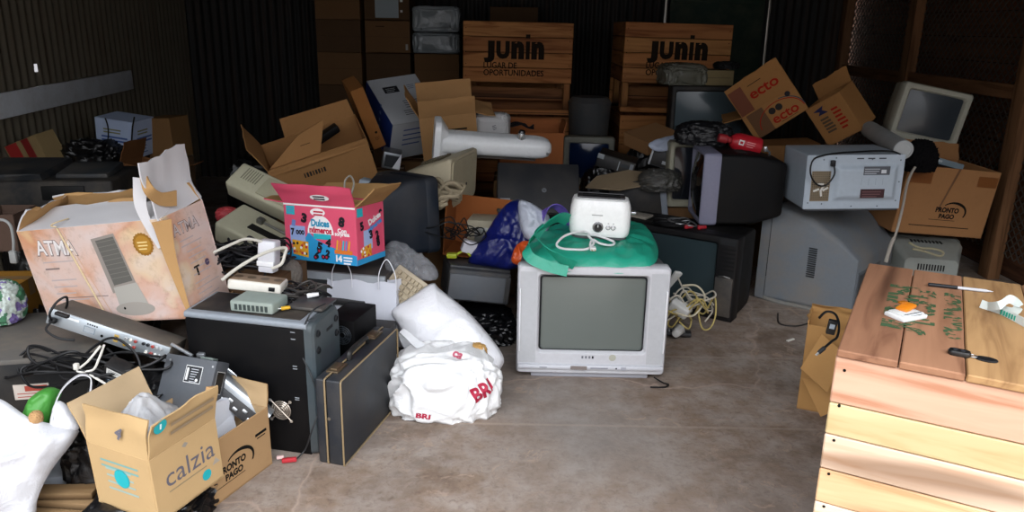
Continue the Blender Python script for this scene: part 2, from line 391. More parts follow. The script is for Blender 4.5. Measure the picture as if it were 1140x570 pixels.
POSE = {
    'tv_silver': {"d": [0.6348, 0.45, 0.509], "o": [0.3447, 3.264, 0.0001], "R": [[0.99996, 0.0086, 0.0], [-0.0086, 0.99996, 0.0], [0.0, 0.0, 1.0]]},
    'tv_black': {"d": [0.7, 0.3411, 0.4329], "o": [0.9385, 4.0693, -0.0004], "R": [[0.83311, 0.55311, 0.0], [-0.55311, 0.83311, 0.0], [0.0, 0.0, 1.0]]},
    'tv_grey': {"d": [0.76, 0.5144, 0.5531], "o": [1.7693, 4.1956, 0.0001], "R": [[-0.68007, 0.73315, 0.0], [-0.73315, -0.68007, 0.0], [0.0, 0.0, 1.0]]},
    'microwave': {"d": [0.4833, 0.3535, 0.273], "o": [1.7048, 3.9923, 0.5997], "R": [[0.99963, -0.00127, -0.02731], [0.0012, 1.0, -0.00255], [0.02732, 0.00251, 0.99962]]},
    'monitor_right': {"d": [0.3999, 0.36, 0.3254], "o": [2.4609, 4.8243, 0.8066], "R": [[0.97689, 0.1133, 0.18122], [-0.11418, 0.99344, -0.0056], [-0.18067, -0.01522, 0.98343]]},
    'pronto_right': {"d": [0.5606, 0.36, 0.384], "o": [2.3578, 4.3559, 0.3602], "R": [[0.98758, -0.12546, 0.09459], [0.12913, 0.99106, -0.03366], [-0.08952, 0.04545, 0.99495]]},
    'crate_front': {"d": [0.85, 0.7859, 0.7572], "o": [1.3089, 1.7826, 0.0005], "R": [[0.8794, 0.47609, 0.0], [-0.47609, 0.8794, 0.0], [0.0, 0.0, 1.0]]},
    'crate_back_l': {"d": [0.8501, 0.78, 0.7021], "o": [0.0119, 6.595, 0.7907], "R": [[0.99996, -0.00577, 0.00703], [0.00583, 0.99995, -0.00847], [-0.00698, 0.00851, 0.99994]]},
    'crate_back_r': {"d": [0.8295, 0.78, 0.6851], "o": [1.2505, 6.5969, 0.8159], "R": [[0.99991, 0.00118, 0.01363], [-0.00116, 1.0, -0.00095], [-0.01363, 0.00094, 0.99991]]},
    'tower': {"d": [0.4356, 0.2047, 0.4969], "o": [-0.8534, 2.5329, 0.0041], "R": [[0.97961, 0.20081, 0.00542], [-0.20066, 0.97943, -0.02141], [-0.00961, 0.01988, 0.99976]]},
    'suitcase': {"d": [0.4789, 0.0796, 0.3191], "o": [-0.5479, 2.5688, 0.003], "R": [[0.24714, -0.96895, 0.00764], [0.96891, 0.24702, -0.01414], [0.01181, 0.0109, 0.99987]]},
    'atma': {"d": [0.6334, 0.2306, 0.3685], "o": [-1.3953, 2.7264, 0.4092], "R": [[0.95309, 0.25041, -0.17005], [-0.25932, 0.96526, -0.03203], [0.15612, 0.07463, 0.98491]]},
    'dulces': {"d": [0.3457, 0.1982, 0.2302], "o": [-0.7239, 3.0479, 0.5292], "R": [[0.91764, 0.39704, -0.0172], [-0.39526, 0.91631, 0.06441], [0.04133, -0.05231, 0.99778]]},
    'desktop': {"d": [0.4185, 0.3326, 0.1313], "o": [-0.7114, 3.2579, 0.3081], "R": [[0.99685, 0.00733, 0.07896], [-0.01921, 0.98837, 0.15082], [-0.07693, -0.15187, 0.9854]]},
    'scanner': {"d": [0.2971, 0.3112, 0.152], "o": [-0.1909, 3.5999, 0.176], "R": [[0.9762, -0.18367, 0.11529], [0.16661, 0.97553, 0.14343], [-0.13881, -0.12081, 0.98292]]},
    'hpbox': {"d": [0.4387, 0.36, 0.3015], "o": [0.1291, 4.085, 0.4008], "R": [[0.99951, -0.03049, -0.00642], [0.02791, 0.78494, 0.61894], [-0.01383, -0.61882, 0.78541]]},
    'openbox': {"d": [0.5735, 0.38, 0.2738], "o": [-1.1068, 4.5275, 0.5603], "R": [[0.91305, -0.3755, -0.1592], [0.27888, 0.85962, -0.42811], [0.29761, 0.34649, 0.88959]]},
    'narrowbox': {"d": [0.081, 0.281, 0.3914], "o": [-0.8946, 5.0123, 0.7473], "R": [[0.88438, -0.37422, -0.27898], [0.297, 0.91224, -0.28216], [0.36009, 0.16668, 0.91791]]},
    'whitebluebox': {"d": [0.3085, 0.3713, 0.4499], "o": [-0.6542, 5.142, 0.6521], "R": [[0.83327, -0.55043, -0.05184], [0.44948, 0.72905, -0.51618], [0.32192, 0.40682, 0.85491]]},
    'flapbox': {"d": [0.336, 0.28, 0.251], "o": [-0.4008, 4.8091, 0.722], "R": [[0.98583, -0.1586, -0.05472], [0.13251, 0.9361, -0.32583], [0.1029, 0.31396, 0.94384]]},
    'lidbox': {"d": [0.2743, 0.2486, 0.0911], "o": [0.9184, 5.1574, 0.7116], "R": [[0.85203, -0.51707, -0.08176], [0.48955, 0.84233, -0.22544], [0.18543, 0.15205, 0.97082]]},
    'vcr': {"d": [0.196, 0.2377, 0.0764], "o": [0.6158, 4.7112, 0.6662], "R": [[0.94237, -0.21831, 0.25352], [0.22114, 0.97508, 0.01763], [-0.25105, 0.03945, 0.96717]]},
    'tv_back': {"d": [0.6, 0.4574, 0.3483], "o": [1.4253, 5.5448, 0.6902], "R": [[0.99833, -0.04252, -0.03907], [0.04467, 0.99743, 0.05593], [0.03659, -0.05758, 0.99767]]},
    'wrapbox': {"d": [0.2989, 0.2, 0.103], "o": [1.3272, 5.4357, 1.0148], "R": [[0.94531, -0.32375, -0.03972], [0.32595, 0.94219, 0.07769], [0.01227, -0.08639, 0.99619]]},
    'insecto': {"d": [0.3164, 0.26, 0.1724], "o": [1.738, 5.1038, 0.8945], "R": [[0.76575, 0.21262, -0.60697], [-0.23453, 0.9711, 0.04429], [0.59885, 0.10844, 0.79349]]},
    'carton_ri': {"d": [0.2517, 0.2, 0.2744], "o": [2.1221, 4.8822, 0.8538], "R": [[0.4962, 0.64888, -0.57684], [-0.69137, 0.69719, 0.18955], [0.52516, 0.30475, 0.79456]]},
    'beigemon': {"d": [0.4, 0.4, 0.3752], "o": [1.1036, 4.4041, 0.4523], "R": [[0.99996, -1e-05, -0.00902], [-1e-05, 1.0, -0.00304], [0.00902, 0.00304, 0.99995]]},
    'bluewhite': {"d": [0.2595, 0.2087, 0.2325], "o": [-2.4604, 4.891, 0.6413], "R": [[0.9777, 0.19241, 0.08418], [-0.18548, 0.97909, -0.0836], [-0.09851, 0.06612, 0.99294]]},
    'printer': {"d": [0.4247, 0.4083, 0.1914], "o": [-2.3558, 3.9185, 0.5064], "R": [[0.99509, -0.09782, -0.01518], [0.09872, 0.99198, 0.07897], [0.00734, -0.08009, 0.99676]]},
    'calzia': {"d": [0.265, 0.2753, 0.1652], "o": [-1.1161, 2.163, 0.0138], "R": [[0.40676, -0.9134, -0.01556], [0.91143, 0.40461, 0.07475], [-0.06198, -0.04459, 0.99708]]},
    'pronto_left': {"d": [0.3152, 0.3, 0.1777], "o": [-1.0302, 2.1964, 0.032], "R": [[0.32975, -0.93931, 0.09466], [0.94019, 0.31766, -0.12304], [0.0855, 0.12957, 0.98788]]},
    'receiver': {"d": [0.4247, 0.26, 0.0536], "o": [-1.3774, 2.5606, 0.3761], "R": [[0.94941, -0.00919, 0.31391], [-0.03747, 0.98911, 0.14231], [-0.3118, -0.14687, 0.93873]]},
    'psu': {"d": [0.1954, 0.0704, 0.1594], "o": [-1.0691, 2.3027, 0.2195], "R": [[0.96976, 0.19845, 0.14208], [-0.2423, 0.85276, 0.46271], [-0.02933, -0.48314, 0.87505]]},
    'deck': {"d": [0.1744, 0.0784, 0.0693], "o": [-0.946, 2.3886, 0.1971], "R": [[0.74612, -0.2121, 0.63112], [-0.03822, 0.93269, 0.35864], [-0.66471, -0.29171, 0.6878]]},
    'strip': {"d": [0.1893, 0.0957, 0.0371], "o": [-0.9117, 2.6265, 0.5329], "R": [[0.99444, -0.00677, 0.1051], [0.00104, 0.99851, 0.0545], [-0.10532, -0.05409, 0.99297]]},
    'beige1': {"d": [0.3352, 0.119, 0.0898], "o": [-1.189, 3.5876, 0.598], "R": [[0.8998, 0.41832, 0.12396], [-0.25963, 0.74172, -0.61843], [-0.35064, 0.52428, 0.776]]},
    'beige2': {"d": [0.3233, 0.1545, 0.0971], "o": [-1.1569, 3.4102, 0.4609], "R": [[0.89449, 0.37999, 0.23557], [-0.28509, 0.89067, -0.35417], [-0.3444, 0.24964, 0.90502]]},
    'cabinet': {"d": [0.1983, 0.448, 0.2901], "o": [-1.7906, 2.6983, 0.0085], "R": [[0.82929, -0.54976, -0.10022], [0.54579, 0.83532, -0.06596], [0.11998, -0.0, 0.99278]]},
    'brownleft': {"d": [0.3, 0.1874, 0.1627], "o": [-2.1797, 3.0159, 0.2623], "R": [[0.8945, -0.4454, -0.03857], [0.44501, 0.87883, 0.1721], [-0.04276, -0.17111, 0.98432]]},
    'smallcarton': {"d": [0.1382, 0.1717, 0.3676], "o": [1.3034, 2.9033, 0.0158], "R": [[0.83342, 0.54815, -0.07029], [-0.53642, 0.83298, 0.13567], [0.13292, -0.07536, 0.98826]]},
    'monlow': {"d": [0.3646, 0.3761, 0.2391], "o": [2.2867, 4.233, 0.0689], "R": [[0.99183, 0.0591, 0.11305], [-0.08721, 0.96089, 0.26284], [-0.09309, -0.27055, 0.95819]]},
    'redbox': {"d": [0.2436, 0.1, 0.1688], "o": [-2.8725, 4.6343, 0.5922], "R": [[0.89544, 0.27597, -0.34932], [-0.30669, 0.95118, -0.0347], [0.32268, 0.13821, 0.93636]]},
    'tvlav': {"d": [0.5, 0.42, 0.354], "o": [1.1824, 4.2153, 0.5021], "R": [[-0.00026, 0.99826, -0.05889], [-0.99996, 0.00026, 0.00872], [0.00872, 0.05889, 0.99823]]},
    'navymon': {"d": [0.36, 0.38, 0.3696], "o": [-0.6437, 3.6565, 0.4291], "R": [[-0.08767, -0.99126, 0.09858], [0.99609, -0.0862, 0.01909], [-0.01043, 0.09987, 0.99495]]},
    'beigecrt': {"d": [0.3599, 0.34, 0.34], "o": [-0.5094, 3.8936, 0.4713], "R": [[-0.10236, -0.99474, 0.00417], [0.98816, -0.1012, 0.11536], [-0.11433, 0.01593, 0.99332]]},
}

# ------------------------------------------------------------------ generators
class Carton:
    """Corrugated carton: body with wall thickness, flaps hinged on the top edges (0 = upright, 90 = level outwards, 180 = hanging, -90 = shut)."""
    def __init__(s, dims, mat, inner=None, t=.005, flaps=None, lid=False, jag=0, seed=0, walls='frbl'):
        s.d = w, d, h = dims; s.t = t; s.mat = mat; s.inner = inner or mat; s.fl = {}; s.ang = {}; s.seed = seed
        b = MB(mat); s.body = b
        b.box((0, 0, t/2), (w, d, t))
        for sd in walls:
            L = w if sd in 'fb' else d - 2*t
            b.box((0, h/2, -t/2), (L, h, t), M=side(w, d, sd), bev=.0015, seg=1)
        if s.inner is not mat:
            ii = b.mi(s.inner); b.bm.normal_update()
            for f in b.bm.faces:
                c = f.calc_center_median()
                if (abs(f.normal.z) < .5 and c.x*f.normal.x + c.y*f.normal.y < 0) or (f.normal.z > .5 and c.z < h*.5): f.material_index = ii
        if lid: b.box((0, 0, h - t/2), (w, d, t), bev=.001, seg=1)
        for sd, spec in (flaps or {}).items():
            ang, ln = spec[:2]; bend = spec[2] if len(spec) > 2 else 0; tap = spec[3] if len(spec) > 3 else .0
            L = (w if sd in 'fb' else d) - .004
            f = MB(mat); s.fl[sd] = f; s.ang[sd] = ang
            bm = bmesh.new(); nx, ny = 10, 8; rnd = random.Random(seed*17 + ord(sd)); g = []
            for k in (0, 1):
                rows = []
                for j in range(ny+1):
                    v = j/ny
                    row = []
                    for i in range(nx+1):
                        u = i/nx - .5
                        x = u*L*(1 - tap*v); y = v*ln
                        if j == ny: y += jag*(rnd.random()-.5)
                        z = bend*v*v*ln + .012*noise.noise(Vector((u*3+seed, v*2.2, ord(sd)*.37)))*v
                        row.append(bm.verts.new((x, y, z - k*t)))
                    rows.append(row)
                g.append(rows)
            for j in range(ny):
                for i in range(nx):
                    for k in (0, 1): bm.faces.new((g[k][j][i], g[k][j][i+1], g[k][j+1][i+1], g[k][j+1][i]))
            rim = [(0, i) for i in range(nx)] + [(j, nx) for j in range(ny)] + [(ny, nx-i) for i in range(nx)] + [(ny-j, 0) for j in range(ny)]
            for q, (j, i) in enumerate(rim):
                j2, i2 = rim[(q+1) % len(rim)]
                bm.faces.new((g[0][j][i], g[0][j2][i2], g[1][j2][i2], g[1][j][i]))
            bmesh.ops.recalc_face_normals(bm, faces=bm.faces); f.add(bm)
            if s.inner is not mat:
                ii = f.mi(s.inner); f.bm.normal_update()
                for q in f.bm.faces:
                    if q.normal.z < -.5: q.material_index = ii
    def S(s, sd, x, y, z=.0006): return side(s.d[0], s.d[1], sd) @ T(x, y, z)
    def text(s, sd, st, size, x, y, m, rot=0, **k): s.body.text(st, size, s.S(sd, x, y) @ rotm(0, 0, rot), m, **k); return s
    def build(s, root, bodyname='carton_body'):
        w, d, h = s.d
        s.body.build(bodyname, root)
        for sd, f in s.fl.items():
            f.build('flap', root, side(w, d, sd) @ T(0, h, 0) @ rotm(s.ang[sd]))
        return root

def crt(root, dims, bez, scr, housing=None, glass=None, bd=.06, rear=(.62, .6, .05), margins=(.05, .05, .05, .07), rad=.02, bulge=.012, foot=True, straight=.35, vents=True, rim=None):
    """Picture-tube set. Front faces -y, stands on z = 0. margins: left, right, top, bottom of the screen."""
    w, d, h = dims; housing = housing or bez
    l, r, t, b = margins
    def ring(W, H, rr, cx, cz, y, n=4): return [Vector((cx + p[0], y, cz + p[1])) for p in rrect(W, H, rr, n)]
    cz = h/2; sw, sh = w - l - r, h - t - b; sx, sz = (l - r)/2, (b - t)/2 + h/2
    m = MB(bez)
    m.loft([ring(w*.985, h*.985, rad, 0, cz, bd), ring(w, h, rad, 0, cz, bd*.9), ring(w, h, rad, 0, cz, .012), ring(w-.012, h-.012, rad*.9, 0, cz, .002),
            ring(w-.03, h-.03, rad*.8, 0, cz, 0), ring(sw+.022, sh+.022, .018, sx, sz, 0), ring(sw+.010, sh+.010, .016, sx, sz, .006), ring(sw, sh, .014, sx, sz, .02), ring(sw, sh, .014, sx, sz, bd*.95)], False, False)
    bezel = m
    if rim: bezel.loft([ring(sw+.004, sh+.004, .014, sx, sz, .0195), ring(sw-.012, sh-.012, .012, sx, sz, .013 )], False, False, m=rim)
    g = MB(glass or glass_tube('#3a3f40')); bm = bmesh.new(); N = 14
    V = [[bm.verts.new((sx + (i/N-.5)*(sw+.004), .022 - bulge*(1-(2*i/N-1)**2)*(1-(2*j/N-1)**2) - bulge*.5*(1-(2*i/N-1)**2), sz + (j/N-.5)*(sh+.004))) for i in range(N+1)] for j in range(N+1)]
    for j in range(N):
        for i in range(N): bm.faces.new((V[j][i], V[j][i+1], V[j+1][i+1], V[j+1][i]))
    g.add(bm)
    hs = MB(housing); k = bd*.9; rx, rz, up = rear
    s0 = bd + (d-bd)*straight*.5; s1 = bd + (d-bd)*straight
    hs.loft([ring(w*.97, h*.97, rad, 0, cz, k), ring(w*.965, h*.965, rad, 0, cz, s0), ring(w*.95, h*.95, rad, 0, cz, s1), ring(w*(rx*.75+.25*.95), h*(rz*.75+.25*.95), rad*1.5, 0, cz - h*up*.7, bd + (d-bd)*(straight+.3)),
             ring(w*rx, h*rz, rad*1.5, 0, cz - h*up, d-.02), ring(w*rx-.02, h*rz-.02, rad*1.4, 0, cz - h*up, d)], False, True)
    if vents:
        for q in range(9): hs.box((w*.04*(q-4)*1.2, s0 + .03, h*.983), (w*.022, .05, .004), m=flat('#0b0b0c'))
        for q in range(10): hs.box((w*.045*(q-4.5)*rx*1.1, d + .0005, cz - h*up + h*rz*.25), (w*.018, .003, h*.11), m=flat('#0b0b0c'))
    for q in (bezel, g, hs): q.bm.transform(T(0, -d/2, 0))
    return bezel, g, hs

def finish_crt(root, parts, housing='rear_housing'):
    bz, g, hs = parts
    return bz.build('front_frame', root), g.build('screen', root), hs.build(housing, root)

def cable(name, label, pts, r, mat, cat='cable', group=None, n=8, res=8, ends=None):
    m = MB(mat); m.tube(pts, r, n, res=res)
    if ends: ends(m)
    o = m.build(name, recenter=True); return tag(o, label, cat, group)

def pc_case(root, dims, shell, face, details=True):
    """Computer tower: long side faces -y, front panel on +x."""
    w, d, h = dims
    m = MB(shell); m.box((-.01, 0, h/2), (w-.02, d, h), bev=.006); m.build('case_shell', root)
    f = MB(face); f.loft([[Vector((w/2-.03, p[0], p[1] + h/2)) for p in rrect(d, h, .012)], [Vector((w/2-.006, p[0], p[1] + h/2)) for p in rrect(d, h, .02)], [Vector((w/2, p[0], p[1] + h/2)) for p in rrect(d-.014, h-.014, .02)]])
    return f

def tangle(name, label, c, ext, r, mats, loops=6, seed=0, cat='cables', group=None, z0=None):
    rnd = random.Random(seed); m = MB(*mats)
    for k in range(loops):
        cx, cy, cz = [c[i] + ext[i]*(rnd.random()-.5) for i in range(3)]
        a, b2 = ext[0]*(.25+.3*rnd.random()), ext[1]*(.25+.35*rnd.random()); ph = rnd.random()*6; pts = []
        for i in range(11):
            t = ph + i*.82
            pts.append((cx + a*math.cos(t)*(.8+.3*rnd.random()), cy + b2*math.sin(t), max(cz + ext[2]*.5*math.sin(t*1.7+k)*rnd.random(), (z0 if z0 is not None else -9) + r)))
        m.tube(pts, r, 6, m=k % len(mats), res=6)
    return tag(m.build(name, recenter=True), label, cat, group)

def connector(m, p, d, mat, r=.008, L=.03):
    p = Vector(p); d = Vector(d).normalized(); m.cyl(p, p + d*L, r, r*.9, 10, m=mat, bev=.0015); m.cyl(p + d*L, p + d*(L+.012), r*.5, r*.5, 8, m=flat('#b9b9b6'))

# ------------------------------------------------------------------ the shed
XL, XR, YB, ZC, YF = -3.05, 3.02, 7.45, 2.75, .95
def concrete():
    q = NT('dirty_concrete'); n = q.noise(1.1, 6, .62); n2 = q.noise(6, 5, .65); n3 = q.noise(38, 4, .7, dist=.6)
    a = q.ramp(n, [(.3, lin('#837870')), (.5, lin('#988b81')), (.68, lin('#a79b92'))])
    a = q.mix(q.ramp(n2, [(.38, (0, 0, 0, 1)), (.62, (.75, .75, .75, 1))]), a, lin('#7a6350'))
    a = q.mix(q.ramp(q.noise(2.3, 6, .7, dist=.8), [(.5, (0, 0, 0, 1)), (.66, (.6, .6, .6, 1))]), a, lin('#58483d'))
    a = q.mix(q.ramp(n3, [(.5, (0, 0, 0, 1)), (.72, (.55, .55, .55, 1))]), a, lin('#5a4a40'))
    vo = q.n.new('ShaderNodeTexVoronoi'); vo.feature = 'DISTANCE_TO_EDGE'; vo.inputs['Scale'].default_value = .55
    mp = q.n.new('ShaderNodeMapping'); q.lk(q.tc.outputs['Object'], mp.inputs[0])
    va = q.n.new('ShaderNodeVectorMath'); va.operation = 'ADD'; q.lk(mp.outputs[0], va.inputs[0])
    nz = q.n.new('ShaderNodeTexNoise'); nz.inputs['Scale'].default_value = 2.2; nz.inputs['Detail'].default_value = 5; q.lk(q.tc.outputs['Object'], nz.inputs['Vector'])
    vs = q.n.new('ShaderNodeVectorMath'); vs.operation = 'SCALE'; vs.inputs[3].default_value = .45; q.lk(nz.outputs['Color'], vs.inputs[0]); q.lk(vs.outputs[0], va.inputs[1]); q.lk(va.outputs[0], vo.inputs['Vector'])
    cr = q.ramp(vo.outputs['Distance'], [(0, (1, 1, 1, 1)), (.0025, (.6, .6, .6, 1)), (.005, (0, 0, 0, 1))])
    # damp, smoother grey patch towards the open front
    a = q.mix(q.ramp(q.noise(.55, 4, .55), [(.48, (0, 0, 0, 1)), (.6, (.65, .65, .65, 1))]), a, lin('#8a837e'))
    mud = q.noise(7.5, 7, .72, dist=1.6); mk = q.noise(1.6, 2)
    mf = q.n.new('ShaderNodeMath'); mf.operation = 'MULTIPLY'; q.lk(q.ramp(mud, [(.56, (0, 0, 0, 1)), (.60, (.6, .6, .6, 1))]), mf.inputs[0]); q.lk(q.ramp(mk, [(.45, (0, 0, 0, 1)), (.62, (1, 1, 1, 1))]), mf.inputs[1])
    a = q.mix(mf.outputs[0], a, lin('#a8917f'))
    a = q.mix(cr, a, lin('#a08d80'))
    sp = q.n.new('ShaderNodeSeparateXYZ'); q.lk(q.tc.outputs['Object'], sp.inputs[0])
    jm = q.n.new('ShaderNodeMath'); jm.operation = 'PINGPONG'; jm.inputs[1].default_value = .33; q.lk(sp.outputs[1], jm.inputs[0])
    a = q.mix(q.ramp(jm.outputs[0], [(0, (.5, .5, .5, 1)), (.006, (.35, .35, .35, 1)), (.011, (0, 0, 0, 1))]), a, lin('#a39488')); q.col(a)
    q.lk(q.ramp(n2, [(.3, (.45,)*3), (.6, (.85,)*3)]), q.b.inputs['Roughness']); q.b.inputs['Specular IOR Level'].default_value = .35
    q.bump(n3, .35, .004); return q.m
def corrugated(name, hexc):
    q = NT(name); c = lin(hexc); n = q.noise(3, 5, .65); st = q.noise(2.5, 3, .5, (12, 12, .5))
    a = q.mix(n, mul(c, .75), mul(c, 1.15)); a = q.mix(q.ramp(st, [(.5, (0, 0, 0, 1)), (.8, (.5, .5, .5, 1))]), a, lin('#4a3120'))
    q.col(a); q.set(.6, .1, .3); return q.m
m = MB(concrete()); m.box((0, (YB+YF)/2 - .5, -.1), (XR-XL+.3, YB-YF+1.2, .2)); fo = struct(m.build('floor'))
m = MB(card('#6d675f')); m.box((0, YF-5.55, -.14), (16, 10, .2)); struct(m.build('ground'))
m = MB(flat('#1c1a18', .9, .1)); m.box(((XL+XR)/2, (YB+YF)/2, ZC + .03), (XR-XL+.4, YB-YF+.3, .06)); struct(m.build('ceiling'))
m = MB(wood('#4a3b2f', '#2a2119', axis='x')); m.box(((XL+XR)/2, YF + .06, ZC-.15), (XR-XL+.3, .12, .3)); struct(m.build('beam'))

def sheet(name, p0, p1, nrm, z0, z1, mat, pitch=.076, amp=.009, holes=()):
    p0, p1, nrm = Vector((*p0, 0)), Vector((*p1, 0)), Vector((*nrm, 0)); L = (p1-p0).length; n = int(L/pitch*8); d = (p1-p0)/n
    zs = [z0 + (z1-z0)*i/110 for i in range(111)]; b = bmesh.new()
    V = [[b.verts.new(p0 + d*i + nrm*amp*math.sin(2*PI*i/8) + Vector((0, 0, z))) for i in range(n+1)] for z in zs]
    for j in range(110):
        for i in range(n):
            zc = (zs[j]+zs[j+1])/2; pc = p0 + d*(i+.5)
            if any((pc.xy - Vector(h[:2])).length < h[3] and abs(zc-h[2]) < h[4] for h in holes): continue
            b.faces.new((V[j][i], V[j][i+1], V[j+1][i+1], V[j+1][i]))
    mb = MB(mat); mb.add(b); return struct(mb.build(name, smooth=180))
hp = CAM + ray(40, 77) * (XL / ray(40, 77).x)
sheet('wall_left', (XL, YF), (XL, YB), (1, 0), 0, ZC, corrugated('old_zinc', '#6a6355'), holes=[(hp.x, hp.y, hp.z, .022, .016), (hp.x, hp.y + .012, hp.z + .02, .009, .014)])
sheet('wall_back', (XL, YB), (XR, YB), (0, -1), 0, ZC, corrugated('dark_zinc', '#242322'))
# right wall: boards behind wire mesh on a timber frame
m = MB(wood('#7a5641', '#4a3325', axis='y', plank=.16, across='z', rough=.85)); m.box((XR+.09, (YB+YF)/2, ZC/2), (.03, YB-YF, ZC)); struct(m.build('wall_right'))
def lattice():
    b = MB(metal('#6b6259', .55, .3)); y0, y1, z0, z1, s = 2.6, YB-.05, .15, 2.3, .062
    for sg in (1, -1):
        k = y0 - (z1-z0)
        while k < y1 + (z1-z0):
            pa, pb = (k, z0), (k + (z1-z0), z1)
            if sg < 0: pa, pb = (k, z1), (k + (z1-z0), z0)
            t0 = max(0, (y0-pa[0])/(pb[0]-pa[0])); t1 = min(1, (y1-pa[0])/(pb[0]-pa[0]))
            if t1 - t0 > .01:
                A = Vector((XR+.004*sg, pa[0]+(pb[0]-pa[0])*t0, pa[1]+(pb[1]-pa[1])*t0)); B = Vector((XR+.004*sg, pa[0]+(pb[0]-pa[0])*t1, pa[1]+(pb[1]-pa[1])*t1))
                b.tube([A, B], .0042, 4, smooth=False)
            k += s
    return b
o = struct(lattice().build('wall_right_wire_mesh', smooth=0))
wm = wood('#86644a', '#573d28', axis='z', plank=.3, across='y', rough=.8)
for i, y in enumerate((2.45, 4.62, 6.05, 7.3)):
    m = MB(wm); m.box((XR-.035, y, ZC/2), (.075, .11, ZC), bev=.004); struct(m.build('trim_%d' % (i+2)))
wm2 = wood('#86644a', '#573d28', axis='y', plank=.3, across='z', rough=.8)
for i, z in enumerate((1.13, 2.28)):
    m = MB(wm2); m.box((XR-.03, 4.85, z), (.05, 4.9, .085), bev=.004); struct(m.build('trim_%d' % (i+6)))
# pale board fixed along the left sheet
a, b = at(0, 118, 4.55), at(147, 89, 6.25)
m = MB(plastic('#d3d8de', .7, .3)); Lb = 2.3
kx = lambda px, py: CAM + ray(px, py)*((XL + .03)/ray(px, py).x)
pa, pb = kx(2, 118), kx(146, 88.5)
pa = pa - (pb-pa)*.35
m.box((0, 0, 0), (.025, (pb-pa).length, .145), bev=.003, M=T(*((pa+pb)/2)) @ Matrix.Rotation(math.atan2((pb-pa).z, (pb-pa).y), 4, 'X')); struct(m.build('trim_1'))
# dark green door sheet and two light metal strips beside it on the back wall
m = MB(plastic('#1d3327', .6, .2)); m.box((1.83, YB-.045, 1.05), (.86, .04, 2.1), bev=.004)
for q in (-.3, 0, .3): m.box((1.83, YB-.07, 1.05+q*2.2), (.8, .012, .05), bev=.003)
struct(m.build('door_1'))
for i, x in enumerate((1.36, 2.3)):
    m = MB(metal('#b9b5aa', .35, .2)); m.box((x, YB-.06, 1.25), (.022, .03, 2.5), bev=.002); struct(m.build('trim_%d' % (i+8)))

# ------------------------------------------------------------------ back of the shed
INK = flat('#141311', .8, .1); STN = flat('#2a221b', .85, .1)
def crate(label, M, dims, slot, stencil=None, aged=0, group=None, fronts=None, topm=None):
    w, d, h = dims; t = .022
    pine = wood('#c98f5c', '#8a5430', axis='x', plank=.115, across='z', off=-h % .115)
    piney = wood('#b98455', '#7d4d2e', axis='y', plank=.115, across='z')
    pinez = wood('#c08a58', '#85522f', axis='z', plank=9)
    root = thing('wooden_crate', label, 'crate', M, group)
    z0 = h*.32 if slot else 0
    def rows(mb, x0, x1, y, za, zb, ph, mats, axis):
        z = zb; i = 0
        while z > za + .02:
            q = min(ph[i % len(ph)], z - za); mm = mats[i % len(mats)]
            if axis == 'x': mb.box(((x0+x1)/2, y, z - q/2), (x1-x0, t, q-.0025), bev=.003, seg=1, m=mm)
            else: mb.box((y, (x0+x1)/2, z - q/2), (t, x1-x0, q-.0025), bev=.003, seg=1, m=mm)
            z -= q; i += 1
    fm = fronts or [pine]
    f = MB(*fm); rows(f, -w/2, w/2, -d/2 + t/2, z0, h - (.018 if topm else 0), [.118, .082, .092, .092, .092] if fronts else [.115], fm, 'x')
    rnd = random.Random(4)
    for zz in [h - .05 - .09*i for i in range(int((h-z0)/.09))]:
        for sx in (-1, 1): f.cyl((sx*(w/2-.022), -d/2 - .0012, zz), (sx*(w/2-.022), -d/2 + .004, zz), .0036, n=8, m=INK)
    if stencil is not None:
        S = side(w, d, 'f') @ T(0, 0, .0009)
        x = stencil - .235; lz = h*.70
        for ch, lw in (('J', .085), ('U', .105), ('n', .10), ('|', .032), ('n', .10)):
            if ch == '|': f.rect(x + lw/2, lz, lw, .135, S, STN); f.rect(x + lw/2, lz + .105, .034, .030, S, STN)
            else: f.words(ch, lw, .135 if ch != 'J' else .165, S @ T(x + lw/2, lz - (.015 if ch == 'J' else 0), 0), STN, bold=.07)
            x += lw + .012
        f.words('LUGAR DE', .26, .047, S @ T(stencil - .105, h*.535, 0), STN, bold=.02)
        f.words('OPORTUNIDADES', .47, .047, S @ T(stencil, h*.455, 0), STN, bold=.02)
    f.build('front_panel', root)
    if slot:
        s = MB(pine); s.box((0, -d/2 + t/2, .02), (w, t, .04), bev=.003, seg=1); s.build('bottom_rail', root)
        s = MB(wood('#9c6b45', '#6b4228', axis='x', plank=.115)); s.box((0, -d/2 + .14, z0*.66), (w - 2*t - .01, t, .1), bev=.003, seg=1); s.box((0, -d/2 + .3, z0*.3), (w - 2*t - .01, t, .16), bev=.003, seg=1); s.build('inner_shelf', root)
    for sx in (-1, 1):
        s = MB(piney); rows(s, -d/2 + t, d/2 - t, sx*(w/2 - t/2), z0, h - (.018 if topm else 0), [.115], [piney], 'y'); s.build('side_panel', root)
        for sy in (-1, 1):
            p = MB(pinez); p.box((sx*(w/2 - .03 - (t if not (slot and sy < 0) else .002)), sy*(d/2 - .035 - (t if not (slot and sy<0) else .001)), h/2 - .012), (.05, .06, h - .024 if not topm else h-.05), bev=.003, seg=1); p.build('corner_post', root)
    s = MB(pine); rows(s, -w/2, w/2, d/2 - t/2, 0, h - (.018 if topm else 0), [.115], [pine], 'x'); s.build('back_panel', root)
    if not topm:
        s = MB(piney)
        for i in range(6): s.box(((i-2.5)*w/6, 0, h - .012), (w/6-.003, d - 2*t, t), bev=.003, seg=1)
        s.build('top_panel', root)
    return root
Ml, dl = pose('crate_back_l'); Mr, dr = pose('crate_back_r')
G = 'stencilled pine crates at the back'
